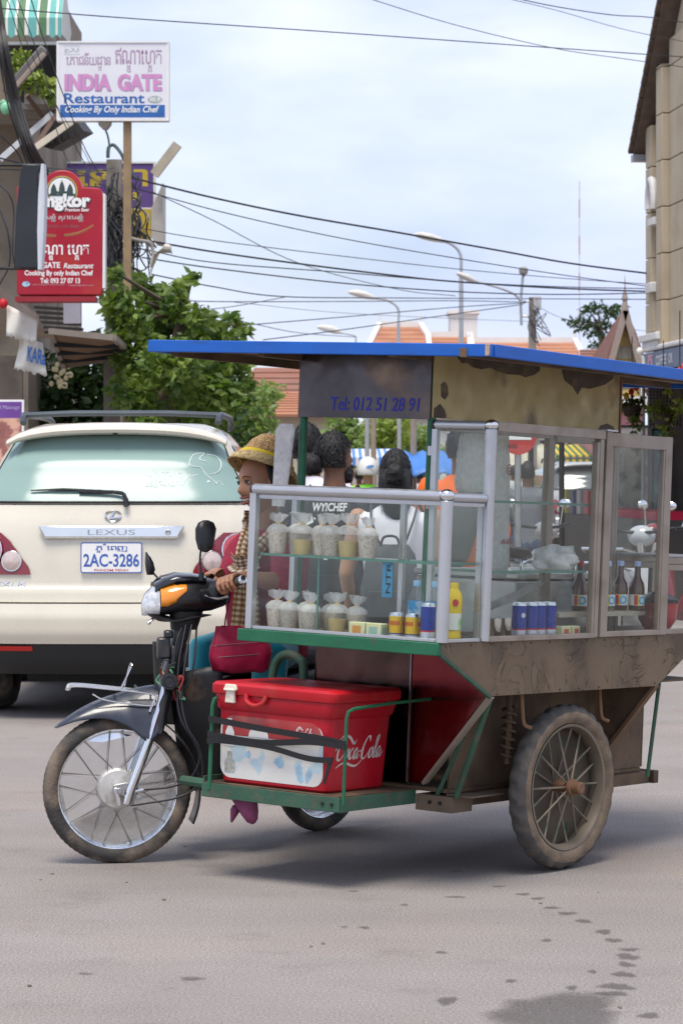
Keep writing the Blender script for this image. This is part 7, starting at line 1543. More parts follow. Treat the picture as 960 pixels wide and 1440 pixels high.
def tree(name, label, base, trunk, clumps, n, size, lm, group='trees along the street', seed=1, limbs=True, droop=.4, cat='tree'):
    """clumps in world metres; limbs reach from the trunk into every clump"""
    rnd = random.Random(seed); t = thing(name, label, cat, Matrix.Translation(base), group); B = Vector(base)
    mb = MB(); top = Vector(trunk[-1][0]); mb.tube([Vector(p)-B for p, r_ in trunk], [r_ for p, r_ in trunk], 9)
    if limbs:
        for c, rad in clumps:
            s0 = Vector(min(trunk, key=lambda q: (Vector(q[0])-Vector(c)).length)[0]); m_ = s0.lerp(Vector(c), .5)+Vector((rnd.uniform(-.15, .15), rnd.uniform(-.15, .15), .1))*rad[0]
            mb.tube([p-B for p in spline([s0, m_, Vector(c)+V(0, 0, rad[2]*.3)], 4)], [trunk[-1][1]*(.8-.07*i) for i in range(9)], 6)
    mb.build('trunk', mat('bark', (.13, .1, .075), .85, 0, .25, 6, bump=.5, bs=15), t)
    mb = MB(); leaves(mb, [(Vector(c)-B, rad) for c, rad in clumps], size, rnd, n, droop); mb.build('crown', lm, t, ang=0)
    return t
LF1 = leafm('broad_leaf', (.055, .12, .022), (.22, .3, .06)); LF2 = leafm('dark_leaf', (.022, .055, .016), (.05, .1, .025)); LF3 = leafm('pale_leaf', (.14, .22, .06), (.24, .31, .1)); LF4 = leafm('yellow_green_leaf', (.17, .24, .04), (.3, .36, .07))
k = 29/F
tree('balcony_plant', 'leafy plant trailing from the balcony under the striped awning', at(52, 132, 29.9), [(at(52, 132, 29.9), .03), (at(48, 110, 29.9), .02)], [(at(30, 90, 29.8), (.14, .12, .2)), (at(34, 112, 29.8), (.14, .12, .12)), (at(56, 108, 29.7), (.07, .1, .1)), (at(68, 124, 29.7), (.09, .1, .12)), (at(77, 138, 29.7), (.04, .06, .08))], 650, .085, LF4, 'plants along the street', 3, cat='plant')
# big broad-leaved tree behind the white car
cl = []
rnd = random.Random(21)
for x, y, r_ in ((165, 420, 26), (190, 400, 24), (215, 420, 28), (245, 430, 26), (180, 455, 34), (220, 465, 38), (262, 460, 30), (290, 470, 30), (315, 480, 26), (200, 505, 40), (245, 510, 42), (290, 515, 40), (325, 520, 30), (190, 550, 36), (235, 560, 44), (285, 560, 42), (320, 555, 28), (205, 590, 30), (255, 600, 36), (300, 595, 30), (340, 500, 18), (345, 540, 16), (250, 405, 14), (262, 396, 9), (272, 388, 9), (325, 448, 12), (335, 462, 14), (348, 463, 8), (280, 445, 18), (310, 462, 14), (160, 385, 14), (175, 375, 10)):
    c = at(x, y, 29+rnd.uniform(-.8, 1.6)); cl.append((c, (r_*k*1.05, r_*k*1.3, r_*k*.95)))
bt = Vector((at(245, 600, 29.8).x, 29.8, 0))
tree('broad_leaved_tree', 'big broad-leaved tree spreading behind the white car', bt, [(bt, .16), (bt+V(0, 0, 1.2), .12), (bt+V(-.1, 0, 2.4), .09), (bt+V(.1, 0, 3.2), .05)], cl, 7600, .108, LF1, seed=5)
# darker hedge behind it, filling the gaps under the canopies
cl = [(at(x, y, 33), (.55, .5, .5)) for x, y in ((60, 560), (105, 545), (150, 560), (195, 570), (240, 560), (80, 600), (125, 600), (170, 600), (215, 610), (260, 600), (300, 580), (40, 610), (110, 520), (150, 515))]
bt = Vector((at(150, 600, 33).x, 33, 0)); tree('garden_shrub', 'dark garden shrub under the brown canopies', bt, [(bt, .08), (bt+V(0, 0, 1), .06)], cl, 5200, .12, LF2, seed=8, cat='shrub')
cl = [(at(x, y, 40), (.42, .4, .45)) for x, y in ((335, 590), (350, 600), (340, 620), (355, 635), (325, 640), (345, 570), (362, 615), (330, 605))]
bt = Vector((at(345, 600, 40).x, 40, 0)); tree('pale_tree', 'pale green young tree between the big tree and the straw hat', bt, [(bt, .07), (bt+V(0, 0, 1.6), .05)], cl, 1500, .12, LF3, seed=9)
bl = MB(); rnd = random.Random(3)
for _ in range(26): p = at(rnd.uniform(72, 100), rnd.uniform(512, 545), 31.9); bl.ell(p, (.03, .03, .035), 6)
o = bl.build('blossom_spray', mat('cream_blossom', (.7, .6, .35), .6)); tag(o, 'spray of cream blossom under the brown canopy', 'flowers')
# low canopies and banners in front of the shop house
CANV = mat('brown_canopy', (.2, .12, .07), .75, 0, .15, 3); RIMC = mat('canopy_rim', (.3, .26, .22), .7)
cn = thing('flat_canopy', 'flat brown canopy with dark battens jutting out before the big tree', 'canopy', Matrix.Translation(at(130, 480, 28)))
o0 = at(130, 480, 28); C4 = [at(70, 466, 29.5), at(158, 471, 29.5), at(190, 496, 27.2), at(60, 490, 27.2)]
C4 = [at(72, 463, 27.0), at(160, 472, 27.0), at(188, 497, 30.0), at(90, 512, 30.0)]
mb = MB(); P = [p-o0 for p in C4]; mb.add(P+[p+V(0, 0, -.03) for p in P], [(0, 1, 2, 3), (7, 6, 5, 4), (0, 4, 5, 1), (1, 5, 6, 2), (2, 6, 7, 3), (3, 7, 4, 0)]); mb.build('roof_sheet', CANV, cn)
for a, b_ in ((0, 1), (1, 2), (2, 3), (3, 0)): mb = MB(); mb.bar(P[a]+V(0, 0, -.02), P[b_]+V(0, 0, -.02), .05, .06); mb.build('rim', RIMC, cn)
for q in (.25, .5, .75): mb = MB(); mb.bar(P[0].lerp(P[3], q)+V(0, 0, -.06), P[1].lerp(P[2], q)+V(0, 0, -.06), .05, .05); mb.build('batten', BLACKM, cn)
for x in (152, 163): mb = MB(); a = at(x, 506, 29.6)-o0; mb.bx(a.x-.045, a.x+.045, a.y-.04, a.y+.04, -o0.z, a.z+.02); mb.build('post', mat('grey_post', (.2, .18, .16), .8), cn)
ca = thing('slatted_canopy', 'old slatted canopy with a cream valance at the edge of the frame', 'canopy', Matrix.Translation(at(30, 440, 27)))
o0 = at(30, 440, 27)
P = [at(-25, 392, 26.0)-o0, at(52, 446, 27.6)-o0, at(72, 470, 30.0)-o0, at(-25, 470, 30.0)-o0]
mb = MB(); mb.add(P+[p+V(0, 0, -.04) for p in P], [(0, 1, 2, 3), (7, 6, 5, 4), (0, 4, 5, 1), (1, 5, 6, 2), (2, 6, 7, 3), (3, 7, 4, 0)]); mb.build('roof_sheet', mat('old_canvas', (.36, .3, .25), .8, 0, .15, 3), ca)
mb = MB(); mb.bar(P[0]+V(0, -.02, -.03), P[1]+V(0, -.02, -.03), .05, .1); mb.build('rim', mat('cream_rim', (.45, .38, .32), .75), ca)
for i in range(6): mb = MB(); a = at(48+i*3, 432+i*7, 27.5+.3*i)-o0; mb.bar(a, a+V(.42, .1, -.02), .035, .03); mb.build('slat', mat('dark_slat', (.03, .027, .025), .7), ca)
mb = MB(); mb.prism([(0, 0), (.17, 0), (.17, .28), (0, .2)], 0, .03, frame(at(90, 455, 27.2)-o0, (1, 0, 0), (0, 0, 1), (0, -1, 0))); mb.build('end_panel', mat('bluish_panel', (.4, .4, .46), .5), ca)
mb = MB(); a = at(6, 500, 27.2)-o0; mb.bx(a.x-.1, a.x+.18, a.y, a.y+.1, -o0.z, a.z); mb.build('wall_pier', BEIGE, ca)
def banner(name, P, Y, label, txt=None):
    """torn cloth with a ragged foot"""
    rnd = random.Random(len(label)); o0 = at(P[0][0], P[0][1], Y); n = 16; vs, fs = [], []
    for j in range(7):
        for i in range(n+1):
            u, v = i/n, j/6; x = (P[0][0]*(1-u)+P[1][0]*u)*(1-v)+(P[3][0]*(1-u)+P[2][0]*u)*v; y = (P[0][1]*(1-u)+P[1][1]*u)*(1-v)+(P[3][1]*(1-u)+P[2][1]*u)*v
            if j == 6: y += rnd.uniform(-2.5, 2.5)
            p = at(x, y, Y)-o0; vs.append((p.x, p.y+.03*math.sin(u*9+v*3), p.z))
    for j in range(6):
        for i in range(n): a = j*(n+1)+i; fs.append((a, a+1, a+n+2, a+n+1))
    o = MB().add(vs, fs).build(name, mat('white_banner', (.66, .64, .58), .8, 0, .08, 5, c2=(.5, .46, .38), m2=(.55, .75), ms=5), mw=Matrix.Translation(o0), solid=.005); tag(o, label, 'banner', 'cloth banners under the canopy')
    if txt: 
        a = at(txt[1], txt[4], Y-.045)-o0; b_ = at(txt[3], txt[2], Y-.045)-o0; mb = MB(); write(mb, txt[0], 0, 0, b_.x-a.x, b_.z-a.z, frame(a, (1, 0, -.25), (.0, 0, 1), (0, -1, 0)), 0, .03, .2); mb.build('lettering', BLT, o, ang=0)
    return o
banner('banner', [(10, 428), (53, 450), (52, 482), (9, 472)], 26.2, 'square cloth banner with faint print hanging from the old canopy')
banner('banner', [(30, 474), (60, 482), (67, 529), (20, 518)], 26.3, 'torn white cloth banner with blue letters below the square one', ('KARa', 38, 486, 64, 508))
mb = MB(); mb.ell((0, 0, 0), (.045, .045, .05), 12); o = mb.build('red_lantern', mat('lantern_red', (.5, .01, .02), .5), mw=Matrix.Translation(at(5, 427, 26))); tag(o, 'small red lantern under the old canopy', 'lantern')
t = thing('green_lamp', 'pale green round lamp shade on the wall below the fluorescent arm', 'lamp', Matrix.Translation(at(8, 152, 28.5)))
mb = MB(); mb.ell((0, 0, 0), (.055, .055, .07), 14); mb.build('shade', mat('mint_shade', (.2, .5, .3), .4), t)
mb = MB(); mb.ell((-.02, 0, .06), (.03, .03, .03), 10); mb.tube([(-.02, 0, .06), (-.3, 0, .05)], .012, 6); mb.build('neck', mat('mint_shade', (.2, .5, .3), .4), t)
t = thing('fluorescent_arm', 'old fluorescent street light fitting slanting up across the balcony', 'street lamp', Matrix.Translation(at(8, 132, 27.5)))
o0 = at(8, 132, 27.5); A, B = at(9, 132, 27.5)-o0, at(64, 68, 27.5)-o0
mb = MB(); mb.bar(A, B, .11, .09, up=(0, 1, 0)); mb.build('housing', mat('fitting_grey', (.13, .12, .115), .6), t, bevel=.02)
mb = MB(); mb.bar(A+V(.03, -.05, -.02), B+V(.0, -.05, -.06), .05, .03, up=(0, 1, 0)); mb.build('tube_tray', mat('fitting_brown', (.3, .24, .19), .6), t, bevel=.01)
# massage poster
Y = 24.5; M, W_, H_ = plane_at(-40, 562, 34, 668, Y); S = sub(W_, H_, -40, 562, 34, 668)
ms_ = thing('massage_poster', 'purple topped massage poster on a board beside the white car', 'poster', M)
mb = MB(); mb.bx(0, W_, 0, H_, -.03, 0); mb.build('board', PAPER, ms_)
a, b_ = S(-38, 588), S(31, 565); mb = MB(); mb.bx(a[0], b_[0], a[1], b_[1], 0, .002); mb.build('header', mat('poster_purple', (.16, .06, .3), .5), ms_)
a, b_ = S(-38, 664), S(31, 588); mb = MB(); mb.bx(a[0], b_[0], a[1], b_[1], 0, .002); mb.build('picture', mat('poster_skin', (.35, .14, .12), .5, 0, .3, 9, c2=(.6, .35, .25), m2=(.48, .55), ms=9), ms_)
letters(ms_, I4, S, 'World Massage', -18, 570, 28, 577, mat('lilac_print', (.5, .42, .62), .5), z=.004)
mb = MB(); mb.bx(.05, .09, -3, -.0, -.02, .0); mb.bx(W_-.09, W_-.05, -3, 0, -.02, 0); mb.build('leg', DULL, ms_)
# ================================================================ steel chest inside the cart
t = thing('steel_chest', 'stainless steel chest with chrome lid handles standing inside the cart', 'chest', CM)
SST = mat('stainless_sheet', (.5, .5, .48), .3, .85, .1, 5, c2=(.38, .36, .33), m2=(.5, .7), ms=4)
mb = MB(); mb.bx(-.80, -.34, 1.0, 1.8, .336, 1.08); mb.build('chest_body', SST, t, bevel=.006)
for v0, v1 in ((.995, 1.395), (1.405, 1.805)):
    mb = MB(); mb.bx(-.81, -.33, v0, v1, 1.084, 1.11); ld = mb.build('chest_lid', SST, t, bevel=.005)
    c = (v0+v1)/2; mb = MB(); mb.tube(spline([V(-.4, c-.07, 1.108), V(-.4, c-.068, 1.14), V(-.4, c-.05, 1.148), V(-.4, c+.05, 1.148), V(-.4, c+.068, 1.14), V(-.4, c+.07, 1.108)], 5), .006, 8); mb.build('lid_handle', CHROME, ld)
# ================================================================ far side of the square
TILE = mat('orange_roof_tile', (.42, .19, .105), .75, 0, .12, 1.2, c2=(.3, .13, .075), m2=(.5, .7), ms=.6, stretch=(1, 1, 3)); TILE2 = mat('dull_roof_tile', (.26, .11, .07), .8, 0, .15, 1.2, c2=(.2, .12, .09), m2=(.5, .7), ms=.8, stretch=(1, 1, 3))
WTR = mat('white_trim', (.72, .71, .68), .6, 0, .05, 1); CREAMW = mat('cream_wall', (.55, .5, .4), .8, 0, .08, .6)
def hall(label, px0, px1, yr, ye, Y, depth, wall, roof, hip=.12, trim=True, fin=True, name='temple_hall', group='temple halls beyond the square'):
    """long hall: walls, tiled two-slope roof with courses, white ridge and verge trims, finials"""
    a, b_ = at(px0, yr, Y), at(px1, yr, Y); ze = at(px0, ye, Y).z; zr = a.z; xm = (a.x+b_.x)/2
    o0 = Vector((xm, Y, 0)); t = thing(name, label, 'building', Matrix.Translation(o0), group); w_ = (b_.x-a.x)/2; d = depth/2; hx = w_*hip
    mb = MB(); mb.bx(-w_*.94, w_*.94, -d*.85+d, d*.85+d, 0, ze+.1); mb.build('wall', wall, t)
    n = 9
    for sd_ in (0, 1):
        for i in range(n):       # tile courses, each lapping the next
            k0, k1 = i/n, (i+1)/n; y = lambda k: d-d*(1-k)*(1 if sd_ == 0 else -1)
            z = lambda k: ze+(zr-ze)*(k**.92); X = lambda k: w_+hx-hx*2*k
            mb = MB(); mb.add([(-X(k0), y(k0), z(k0)+.03), (X(k0), y(k0), z(k0)+.03), (X(k1), y(k1), z(k1)), (-X(k1), y(k1), z(k1))], [(0, 1, 2, 3)]); mb.build('tile_course', roof, t, solid=.06, ang=0)
    for sg in (-1, 1):
        mb = MB(); mb.add([(sg*(w_), 0.02, ze), (sg*(w_), 2*d-.02, ze), (sg*(w_-hx), d, zr)], [(0, 1, 2)]); mb.build('gable', wall, t, solid=.1, ang=0)
        if trim:
            for y0 in (0, 2*d): mb = MB(); mb.bar((sg*(w_+hx), y0, ze+.05), (sg*(w_-hx), d, zr+.1), .18*Y/150+.1, .25*Y/150+.1); mb.build('verge', WTR, t)
            if fin: mb = MB(); mb.lathe([(.22, 0), (.12, .5), (.16, .7), (.05, 1.4), (0, 2.0)], 8, Matrix.Translation((sg*(w_-hx), d, zr)) @ Matrix.Scale(Y/150*.55, 4)); mb.build('finial', WTR, t)
    if trim: mb = MB(); mb.bx(-(w_-hx), w_-hx, d-.15, d+.15, zr-.02, zr+.3*Y/150); mb.build('ridge', WTR, t)
    return t
hall('orange tiled temple hall with white verges left of the white tower', 520, 612, 450, 520, 150, 14, CREAMW, TILE, .35)
hall('low orange tiled range joining the two temple halls', 606, 668, 466, 520, 148, 12, CREAMW, TILE, .02, fin=False)
hall('long orange tiled temple hall right of the white tower with pointed finials', 664, 828, 473, 530, 146, 14, WTR, TILE, .06)
t = thing('white_tower', 'plain white tower block with a flat cap rising over the temple roofs', 'building', Matrix.Translation(at(652, 665, 155)))
k = 155/F; mb = MB(); mb.bx(-19*k, 19*k, 0, 3, -1, (665-441)*k); mb.build('shaft', WTR, t); mb = MB(); mb.bx(-22*k, 22*k, -.2, 3.2, (665-441)*k, (665-436)*k); mb.build('cap', WTR, t)
hall('brown tiled hall with a cream gable seen under the cart roof', 330, 470, 506, 600, 70, 12, CREAMW, TILE2, .25, trim=False, group='halls beyond the trees')
hall('lower lean-to roof of dull red tiles under the cream gable', 340, 480, 548, 586, 62, 6, CREAMW, TILE, .02, trim=False, group='halls beyond the trees')
# yellow gabled temple at the far right
t = thing('yellow_temple', 'yellow temple gable with a steep red-brown roof and a spire', 'building', Matrix.Translation(at(876, 665, 62)))
o0 = at(876, 665, 62); q = lambda x, y, d=0: at(x, y, 62)-o0+V(0, d, 0)
mb = MB(); P = [q(858, 560), q(858, 520), q(876, 447), q(900, 520), q(900, 620), q(858, 620)]; mb.add([P[5], P[4], P[3], P[2], P[1]], [(0, 1, 2, 3, 4)]); mb.build('gable', mat('ochre_plaster', (.62, .46, .16), .8, 0, .15, 2), t, solid=.2, ang=0)
mb = MB(); mb.add([q(874, 440, -.3), q(912, 560, -.3), q(990, 560, 9), q(950, 441, 9)], [(0, 1, 2, 3)]); mb.build('roof_slope', mat('red_brown_tile', (.2, .085, .06), .8, 0, .2, 3, stretch=(1, 1, 4)), t, solid=.15, ang=0)
mb = MB(); mb.add([q(876, 440, -.3), q(845, 540, -.3), q(850, 540, 9), q(950, 441, 9)], [(0, 1, 2, 3)]); mb.build('roof_slope', mat('red_brown_tile', (.2, .085, .06), .8), t, solid=.15, ang=0)
for a, b_ in (((876, 438), (905, 548)), ((876, 438), (852, 525))): mb = MB(); mb.bar(q(*a, -.4), q(*b_, -.4), .12, .14); mb.build('verge', mat('grey_brown_verge', (.3, .24, .2), .7), t)
mb = MB(); mb.lathe([(.1, 0), (.05, .25), (.08, .3), (.02, .5), (0, .9)], 8, Matrix.Translation(q(876, 440, -.3))); mb.build('spire', mat('grey_brown_verge', (.3, .24, .2), .7), t)
for i in range(3):
    for j in range(3):
        mb = MB(); mb.bx(-.07, .07, -.13, -.1, 0, .28, Matrix.Translation(q(868+i*9, 545-j*20))); mb.build('window', mat('shutter_grey', (.4, .38, .3), .7), t)
hall('pinkish tiled house beside the yellow gable', 822, 874, 486, 530, 80, 6, mat('pink_wall', (.5, .28, .26), .8), TILE2, .2, trim=False, group='houses by the yellow temple')
# market stalls, tarps and low buildings closing the street
def stall(label, px0, px1, y0, y1, Y, m, drop=8, depth=2.5, stripes=None, poles=True, name='market_stall'):
    a, b_ = at(px0, y0, Y), at(px1, y1, Y); o0 = Vector(((a.x+b_.x)/2, Y, 0)); t = thing(name, label, 'market stall', Matrix.Translation(o0), 'market stalls across the street'); w_ = (b_.x-a.x)/2
    zt, zb = a.z, b_.z
    if stripes:
        n = max(4, int((px1-px0)/4.5))
        for i in range(n): mb = MB(); x0, x1 = -w_+2*w_*i/n, -w_+2*w_*(i+1)/n; mb.add([(x0, 0, zb), (x1, 0, zb), (x1, .02, zb+(zt-zb)*.45), (x1, depth, zt), (x0, depth, zt), (x0, .02, zb+(zt-zb)*.45)], [(0, 1, 2, 5), (5, 2, 3, 4)]); mb.build('awning_stripe', stripes[i % len(stripes)], t, solid=.02, ang=0)
    else: mb = MB(); mb.grid(lambda u, v: V(-w_+2*w_*u, depth*v, zb+(zt-zb)*v**.7-.06*math.sin(u*PI*3)**2), 12, 4); mb.build('tarpaulin', m, t, solid=.02)
    for sg in (-1, 1):
        for y in (.05, depth): mb = MB(); mb.tube([(sg*w_*.96, y, 0), (sg*w_*.96, y, zb+.02)], .025, 6); mb.build('stall_post', DULL, t)
    mb = MB(); mb.bx(-w_*.92, w_*.92, .4, depth, .0, .8); mb.build('counter', mat('stall_counter', (.22, .17, .13), .8, 0, .3, 2), t)
    rnd = random.Random(px0)
    for i in range(8): mb = MB(); x = -w_*.8+1.6*w_*i/7; mb.bx(x-.12, x+.12, .5, .9, .801, .9+rnd.random()*.3); mb.build('goods_crate', mat('goods%d' % (i % 5), [(.5, .12, .08), (.15, .3, .12), (.5, .42, .12), (.1, .2, .4), (.5, .45, .4)][i % 5], .7), t)
    return t
BT = mat('blue_tarp', (.06, .22, .62), .5, 0, .1, 2); BW = mat('white_tarp', (.66, .66, .64), .6, 0, .06, 2)
stall('stall under a bright blue tarpaulin past the woman in white', 570, 650, 633, 664, 36, BT, depth=1.0)
stall('stall with a blue and white striped sloping awning behind the helmet', 486, 560, 630, 655, 42, None, stripes=[BT, BW, BT, BW])
stall('stall with a green and yellow striped awning over the silver car', 776, 832, 624, 655, 52, None, stripes=[mat('yellow_canvas', (.7, .48, .02), .6), mat('green_stripe', (.05, .16, .05), .6)])
stall('stall under a cream canvas beside the no entry sign', 712, 776, 622, 662, 50, mat('cream_canvas', (.55, .5, .38), .7))
stall('stall under a grey tarpaulin behind the straw hat', 366, 430, 600, 640, 45, mat('grey_tarp', (.4, .38, .36), .7))
stall('stall with a faded red tarpaulin beside the cream canvas', 640, 712, 628, 662, 46, mat('red_tarp', (.4, .12, .08), .7))
def block(label, px0, px1, y0, Y, m, rows_, cols_, depth=8, roof=None, group='low buildings across the square'):
    a, b_ = at(px0, y0, Y), at(px1, y0, Y); o0 = Vector(((a.x+b_.x)/2, Y, 0)); t = thing('building', label, 'building', Matrix.Translation(o0), group); w_ = (b_.x-a.x)/2
    mb = MB(); mb.bx(-w_, w_, 0, depth, 0, a.z); mb.build('wall', m, t)
    mb = MB(); mb.bx(-w_-.1, w_+.1, -.25, depth, a.z, a.z+.15); mb.build('roof', roof or WTR, t)
    for j in range(rows_):
        for i in range(cols_):
            x = -w_+2*w_*(i+.5)/cols_; z = a.z*(.3+.55*j/max(1, rows_)+.1); ww = w_/cols_*.5
            mb = MB(); mb.bx(x-ww, x+ww, -.05, .0, z, z+a.z*.2); f_ = mb.build('window', WTR, t); mb = MB(); mb.bx(x-ww*.85, x+ww*.85, -.06, -.051, z+.06, z+a.z*.2-.06); mb.build('pane', mat('dark_pane', (.05, .06, .07), .1), f_)
    return t
block('white two storey building behind the trees past the bun', 585, 660, 588, 80, mat('white_wall', (.62, .6, .56), .8), 2, 4)
block('cream low building behind the straw hat', 360, 440, 592, 78, CREAMW, 1, 5)
block('grey low building behind the market trees', 440, 590, 610, 95, mat('grey_wall', (.42, .4, .38), .8), 1, 8)
block('buff row of shops behind the silver car', 655, 830, 600, 85, mat('buff_wall', (.5, .44, .34), .8), 2, 9)
block('pink shop beside the yellow temple', 864, 905, 570, 48, mat('pink_plaster', (.55, .24, .26), .8), 1, 2)
block('grey far houses behind the white car', -60, 360, 560, 100, mat('grey_wall', (.42, .4, .38), .8), 2, 12)
def blob(x0, x1, y0, y1, Y, n, r_, seed):
    rnd = random.Random(seed); return [(at(rnd.uniform(x0, x1), rnd.uniform(y0, y1), Y+rnd.uniform(-1, 1)), (r_, r_, r_*.8)) for _ in range(n)]
for i, (x0, x1, y0, y1, Y, n, lv, lab, lm) in enumerate([(450, 510, 596, 640, 55, 14, 1500, 'bright green street tree behind the man with the bun', LF3), (508, 568, 592, 640, 57, 14, 1500, 'bright green street tree behind the helmet', LF4), (560, 606, 600, 635, 60, 9, 900, 'small street tree behind the blue tarpaulin', LF3), (366, 396, 540, 560, 58, 4, 300, 'thin tree top between the big tree and the cart board', LF3)]):
    b0 = Vector((at((x0+x1)/2, 600, Y).x, Y, 0)); tree('street_tree', lab, b0, [(b0, .1), (b0+V(0, 0, 1.6), .07)], blob(x0, x1, y0, y1, Y, n, .35, i), lv, .16, lm, seed=i+30)
b0 = Vector((at(848, 600, 95).x, 95, 0)); tree('tall_tree', 'tall airy tree standing between the temple halls and the yellow gable', b0, [(b0, .16), (b0+V(0, 0, 4), .12), (b0+V(-.1, 0, 6.6), .06)], [(at(x, y, 95), (.42, .4, .22)) for x, y in ((806, 452), (826, 436), (842, 430), (858, 440), (834, 452), (850, 456), (866, 434), (838, 470), (856, 474), (826, 462), (842, 484), (852, 492), (818, 455))], 900, .17, LF2, seed=77)
# lamps, poles, mast
cobra('grey street lamp with a long curved arm above the cart roof', 614, 338, 648, 385, 55, r=.045)
cobra('farther street lamp half way between the big tree and the tower', 522, 419, 560, 455, 80, r=.05)
cobra('farthest street lamp close over the cart roof edge', 478, 468, 500, 480, 110, r=.05)
bp = Vector((at(748, 600, 50).x, 50, 0)); up = thing('utility_pole', 'utility pole with a transformer bracket and two lamps over the right half of the cart', 'utility pole', Matrix.Translation(bp)); q = lambda x, y, d=0: at(x, y, 50)-bp+V(0, d, 0)
mb = MB(); mb.loft([(V(0, 0, 0), V(.1, 0, 0), V(0, .1, 0)), (q(748, 418), V(.065, 0, 0), V(0, .065, 0))], 8, 5); mb.build('shaft', CONC, up)
mb = MB(); mb.bx(-.05, .09, -.12, -.05, -.12, .12, Matrix.Translation(q(753, 427))); mb.build('junction_box', mat('pale_box', (.5, .5, .5), .5), up)
mb = MB(); mb.tube([q(732, 458, -.1), q(731, 425, -.1), q(734, 390, -.1)], .025, 8); mb.tube([q(731, 445), q(748, 445)], .02, 6); mb.tube([q(731, 424), q(748, 424)], .02, 6); mb.build('bracket', mat('galvanised', (.42, .44, .47), .4, .4), up)
mb = MB(); mb.lathe([(0, .07), (.05, .065), (.085, .03), (.08, -.05), (.03, -.09), (.02, -.12)], 14, Matrix.Translation(q(735, 381, -.1))); mb.build('round_lamp', mat('lamp_grey2', (.25, .24, .22), .4), up)
mb = MB(); mb.tube(spline([q(731, 424, -.1), q(722, 414, -.1), q(700, 405, -.1), q(668, 396, -.1)], 6), .022, 8); mb.build('lamp_arm', mat('galvanised', (.42, .44, .47), .4, .4), up)
mb = MB(); k = 50/F; hd = q(668, 396, -.1); mb.loft([(hd, V(0, .05, 0), V(0, 0, .04)), (hd+V(-9*k, 0, 4*k), V(0, .13, 0), V(0, 0, .07)), (hd+V(-22*k, 0, 9*k), V(0, .12, 0), V(0, 0, .055)), (hd+V(-27*k, 0, 11*k), V(0, .05, 0), V(0, 0, .02))], 12); mb.build('lamp_head', mat('lamp_white', (.62, .6, .55), .5), up)
rnd = random.Random(4); mb = MB()
for i in range(14): mb.tube(spline([q(rnd.uniform(742, 756), rnd.uniform(422, 470), -.1), q(rnd.uniform(740, 775), rnd.uniform(430, 480), -.2), q(rnd.uniform(742, 760), rnd.uniform(440, 490), -.1)], 5), .008, 5)
mb.build('cable_tangle', mat('old_cable', (.05, .05, .055), .6), up, kind='stuff')
b0 = at(814, 665, 400); mt = thing('radio_mast', 'thin red and white radio mast far beyond the temple roofs', 'mast', Matrix.Translation((b0.x, 400, 0)))
for i in range(9): mb = MB(); z0, z1 = 20+i*2.7, 20+(i+1)*2.7; mb.tube([(0, 0, z0), (0, 0, z1)], .1, 6); mb.build('mast_section', mat('mast_red', (.5, .25, .22), .6) if i % 2 else mat('mast_white', (.62, .6, .6), .6), mt)
mb = MB(); mb.tube([(0, 0, 0), (0, 0, 20)], .12, 6); mb.build('mast_base', mat('mast_white', (.62, .6, .6), .6), mt)
for i, (x, y0, Y, r_) in enumerate([(516, 588, 33, .028), (525, 588, 35, .035), (561, 590, 40, .03), (581, 592, 37, .045)]):
    b0 = Vector((at(x, 600, Y).x, Y, 0)); mb = MB(); mb.tube([(0, 0, 0), (0, 0, at(x, y0-40, Y).z)], r_, 8); o = mb.build('market_pole', mat('pole_grey_%d' % (i % 2), [(.45, .46, .5), (.4, .33, .26)][i % 2], .6), mw=Matrix.Translation(b0)); tag(o, ['thin grey pole left of the helmet', 'tan pole just right of the thin grey one by the helmet', 'slim pole over the hair of the woman in white', 'thick tan pole rising behind the blue tarpaulin'][i], 'pole', 'poles in the market')
# no entry sign
b0 = at(728, 614, 24); t = thing('no_entry_sign', 'round red no entry sign seen above the glass case', 'traffic sign', Matrix.Translation((b0.x, 24, 0)))
mb = MB(); mb.tube([(0, .03, 0), (0, .03, b0.z+.1)], .03, 8); mb.build('post', DULL, t)
mb = MB(); mb.lathe([(0, 0), (.16, 0), (.16, .012), (0, .012)], 32, frame((0, -.005, b0.z), (1, 0, 0), (0, 0, 1), (0, -1, 0))); mb.build('disc', mat('traffic_red', (.5, .03, .025), .45), t)
mb = MB(); mb.bx(-.115, .115, -.02, -.018, b0.z-.028, b0.z+.028); mb.build('bar', PAPER, t)
# ================================================================ building at the right edge
Y0 = 35.0; P0 = Vector((at(914, 400, Y0).x, Y0, 0)); dr = Vector((.095, -1, 0)).normalized(); nr = Vector((-dr.y, dr.x, 0))*-1   # along the street towards the camera / out to the street
nr = Vector((dr.y, -dr.x, 0)); nr = nr if nr.x < 0 else -nr
RMx = frame(P0, dr, -nr, (0, 0, 1))          # x along the street, y into the house, z up
STO = mat('buff_stone', (.52, .44, .32), .8, 0, .08, 2, c2=(.44, .36, .25), m2=(.5, .7), ms=1.5); STJ = mat('stone_joint', (.16, .13, .1), .9); MOLD = mat('white_moulding', (.72, .71, .69), .6)
rb = thing('stone_building', 'buff stone building with a tiled gable and white mouldings at the street edge', 'building', RMx)
zh = lambda y, Y=35.0: at(0, y, Y).z
eave = zh(213)
mb = MB(); mb.bx(.0, 9, .04, 12, 0, eave+.3); mb.build('wall_core', STJ, rb)
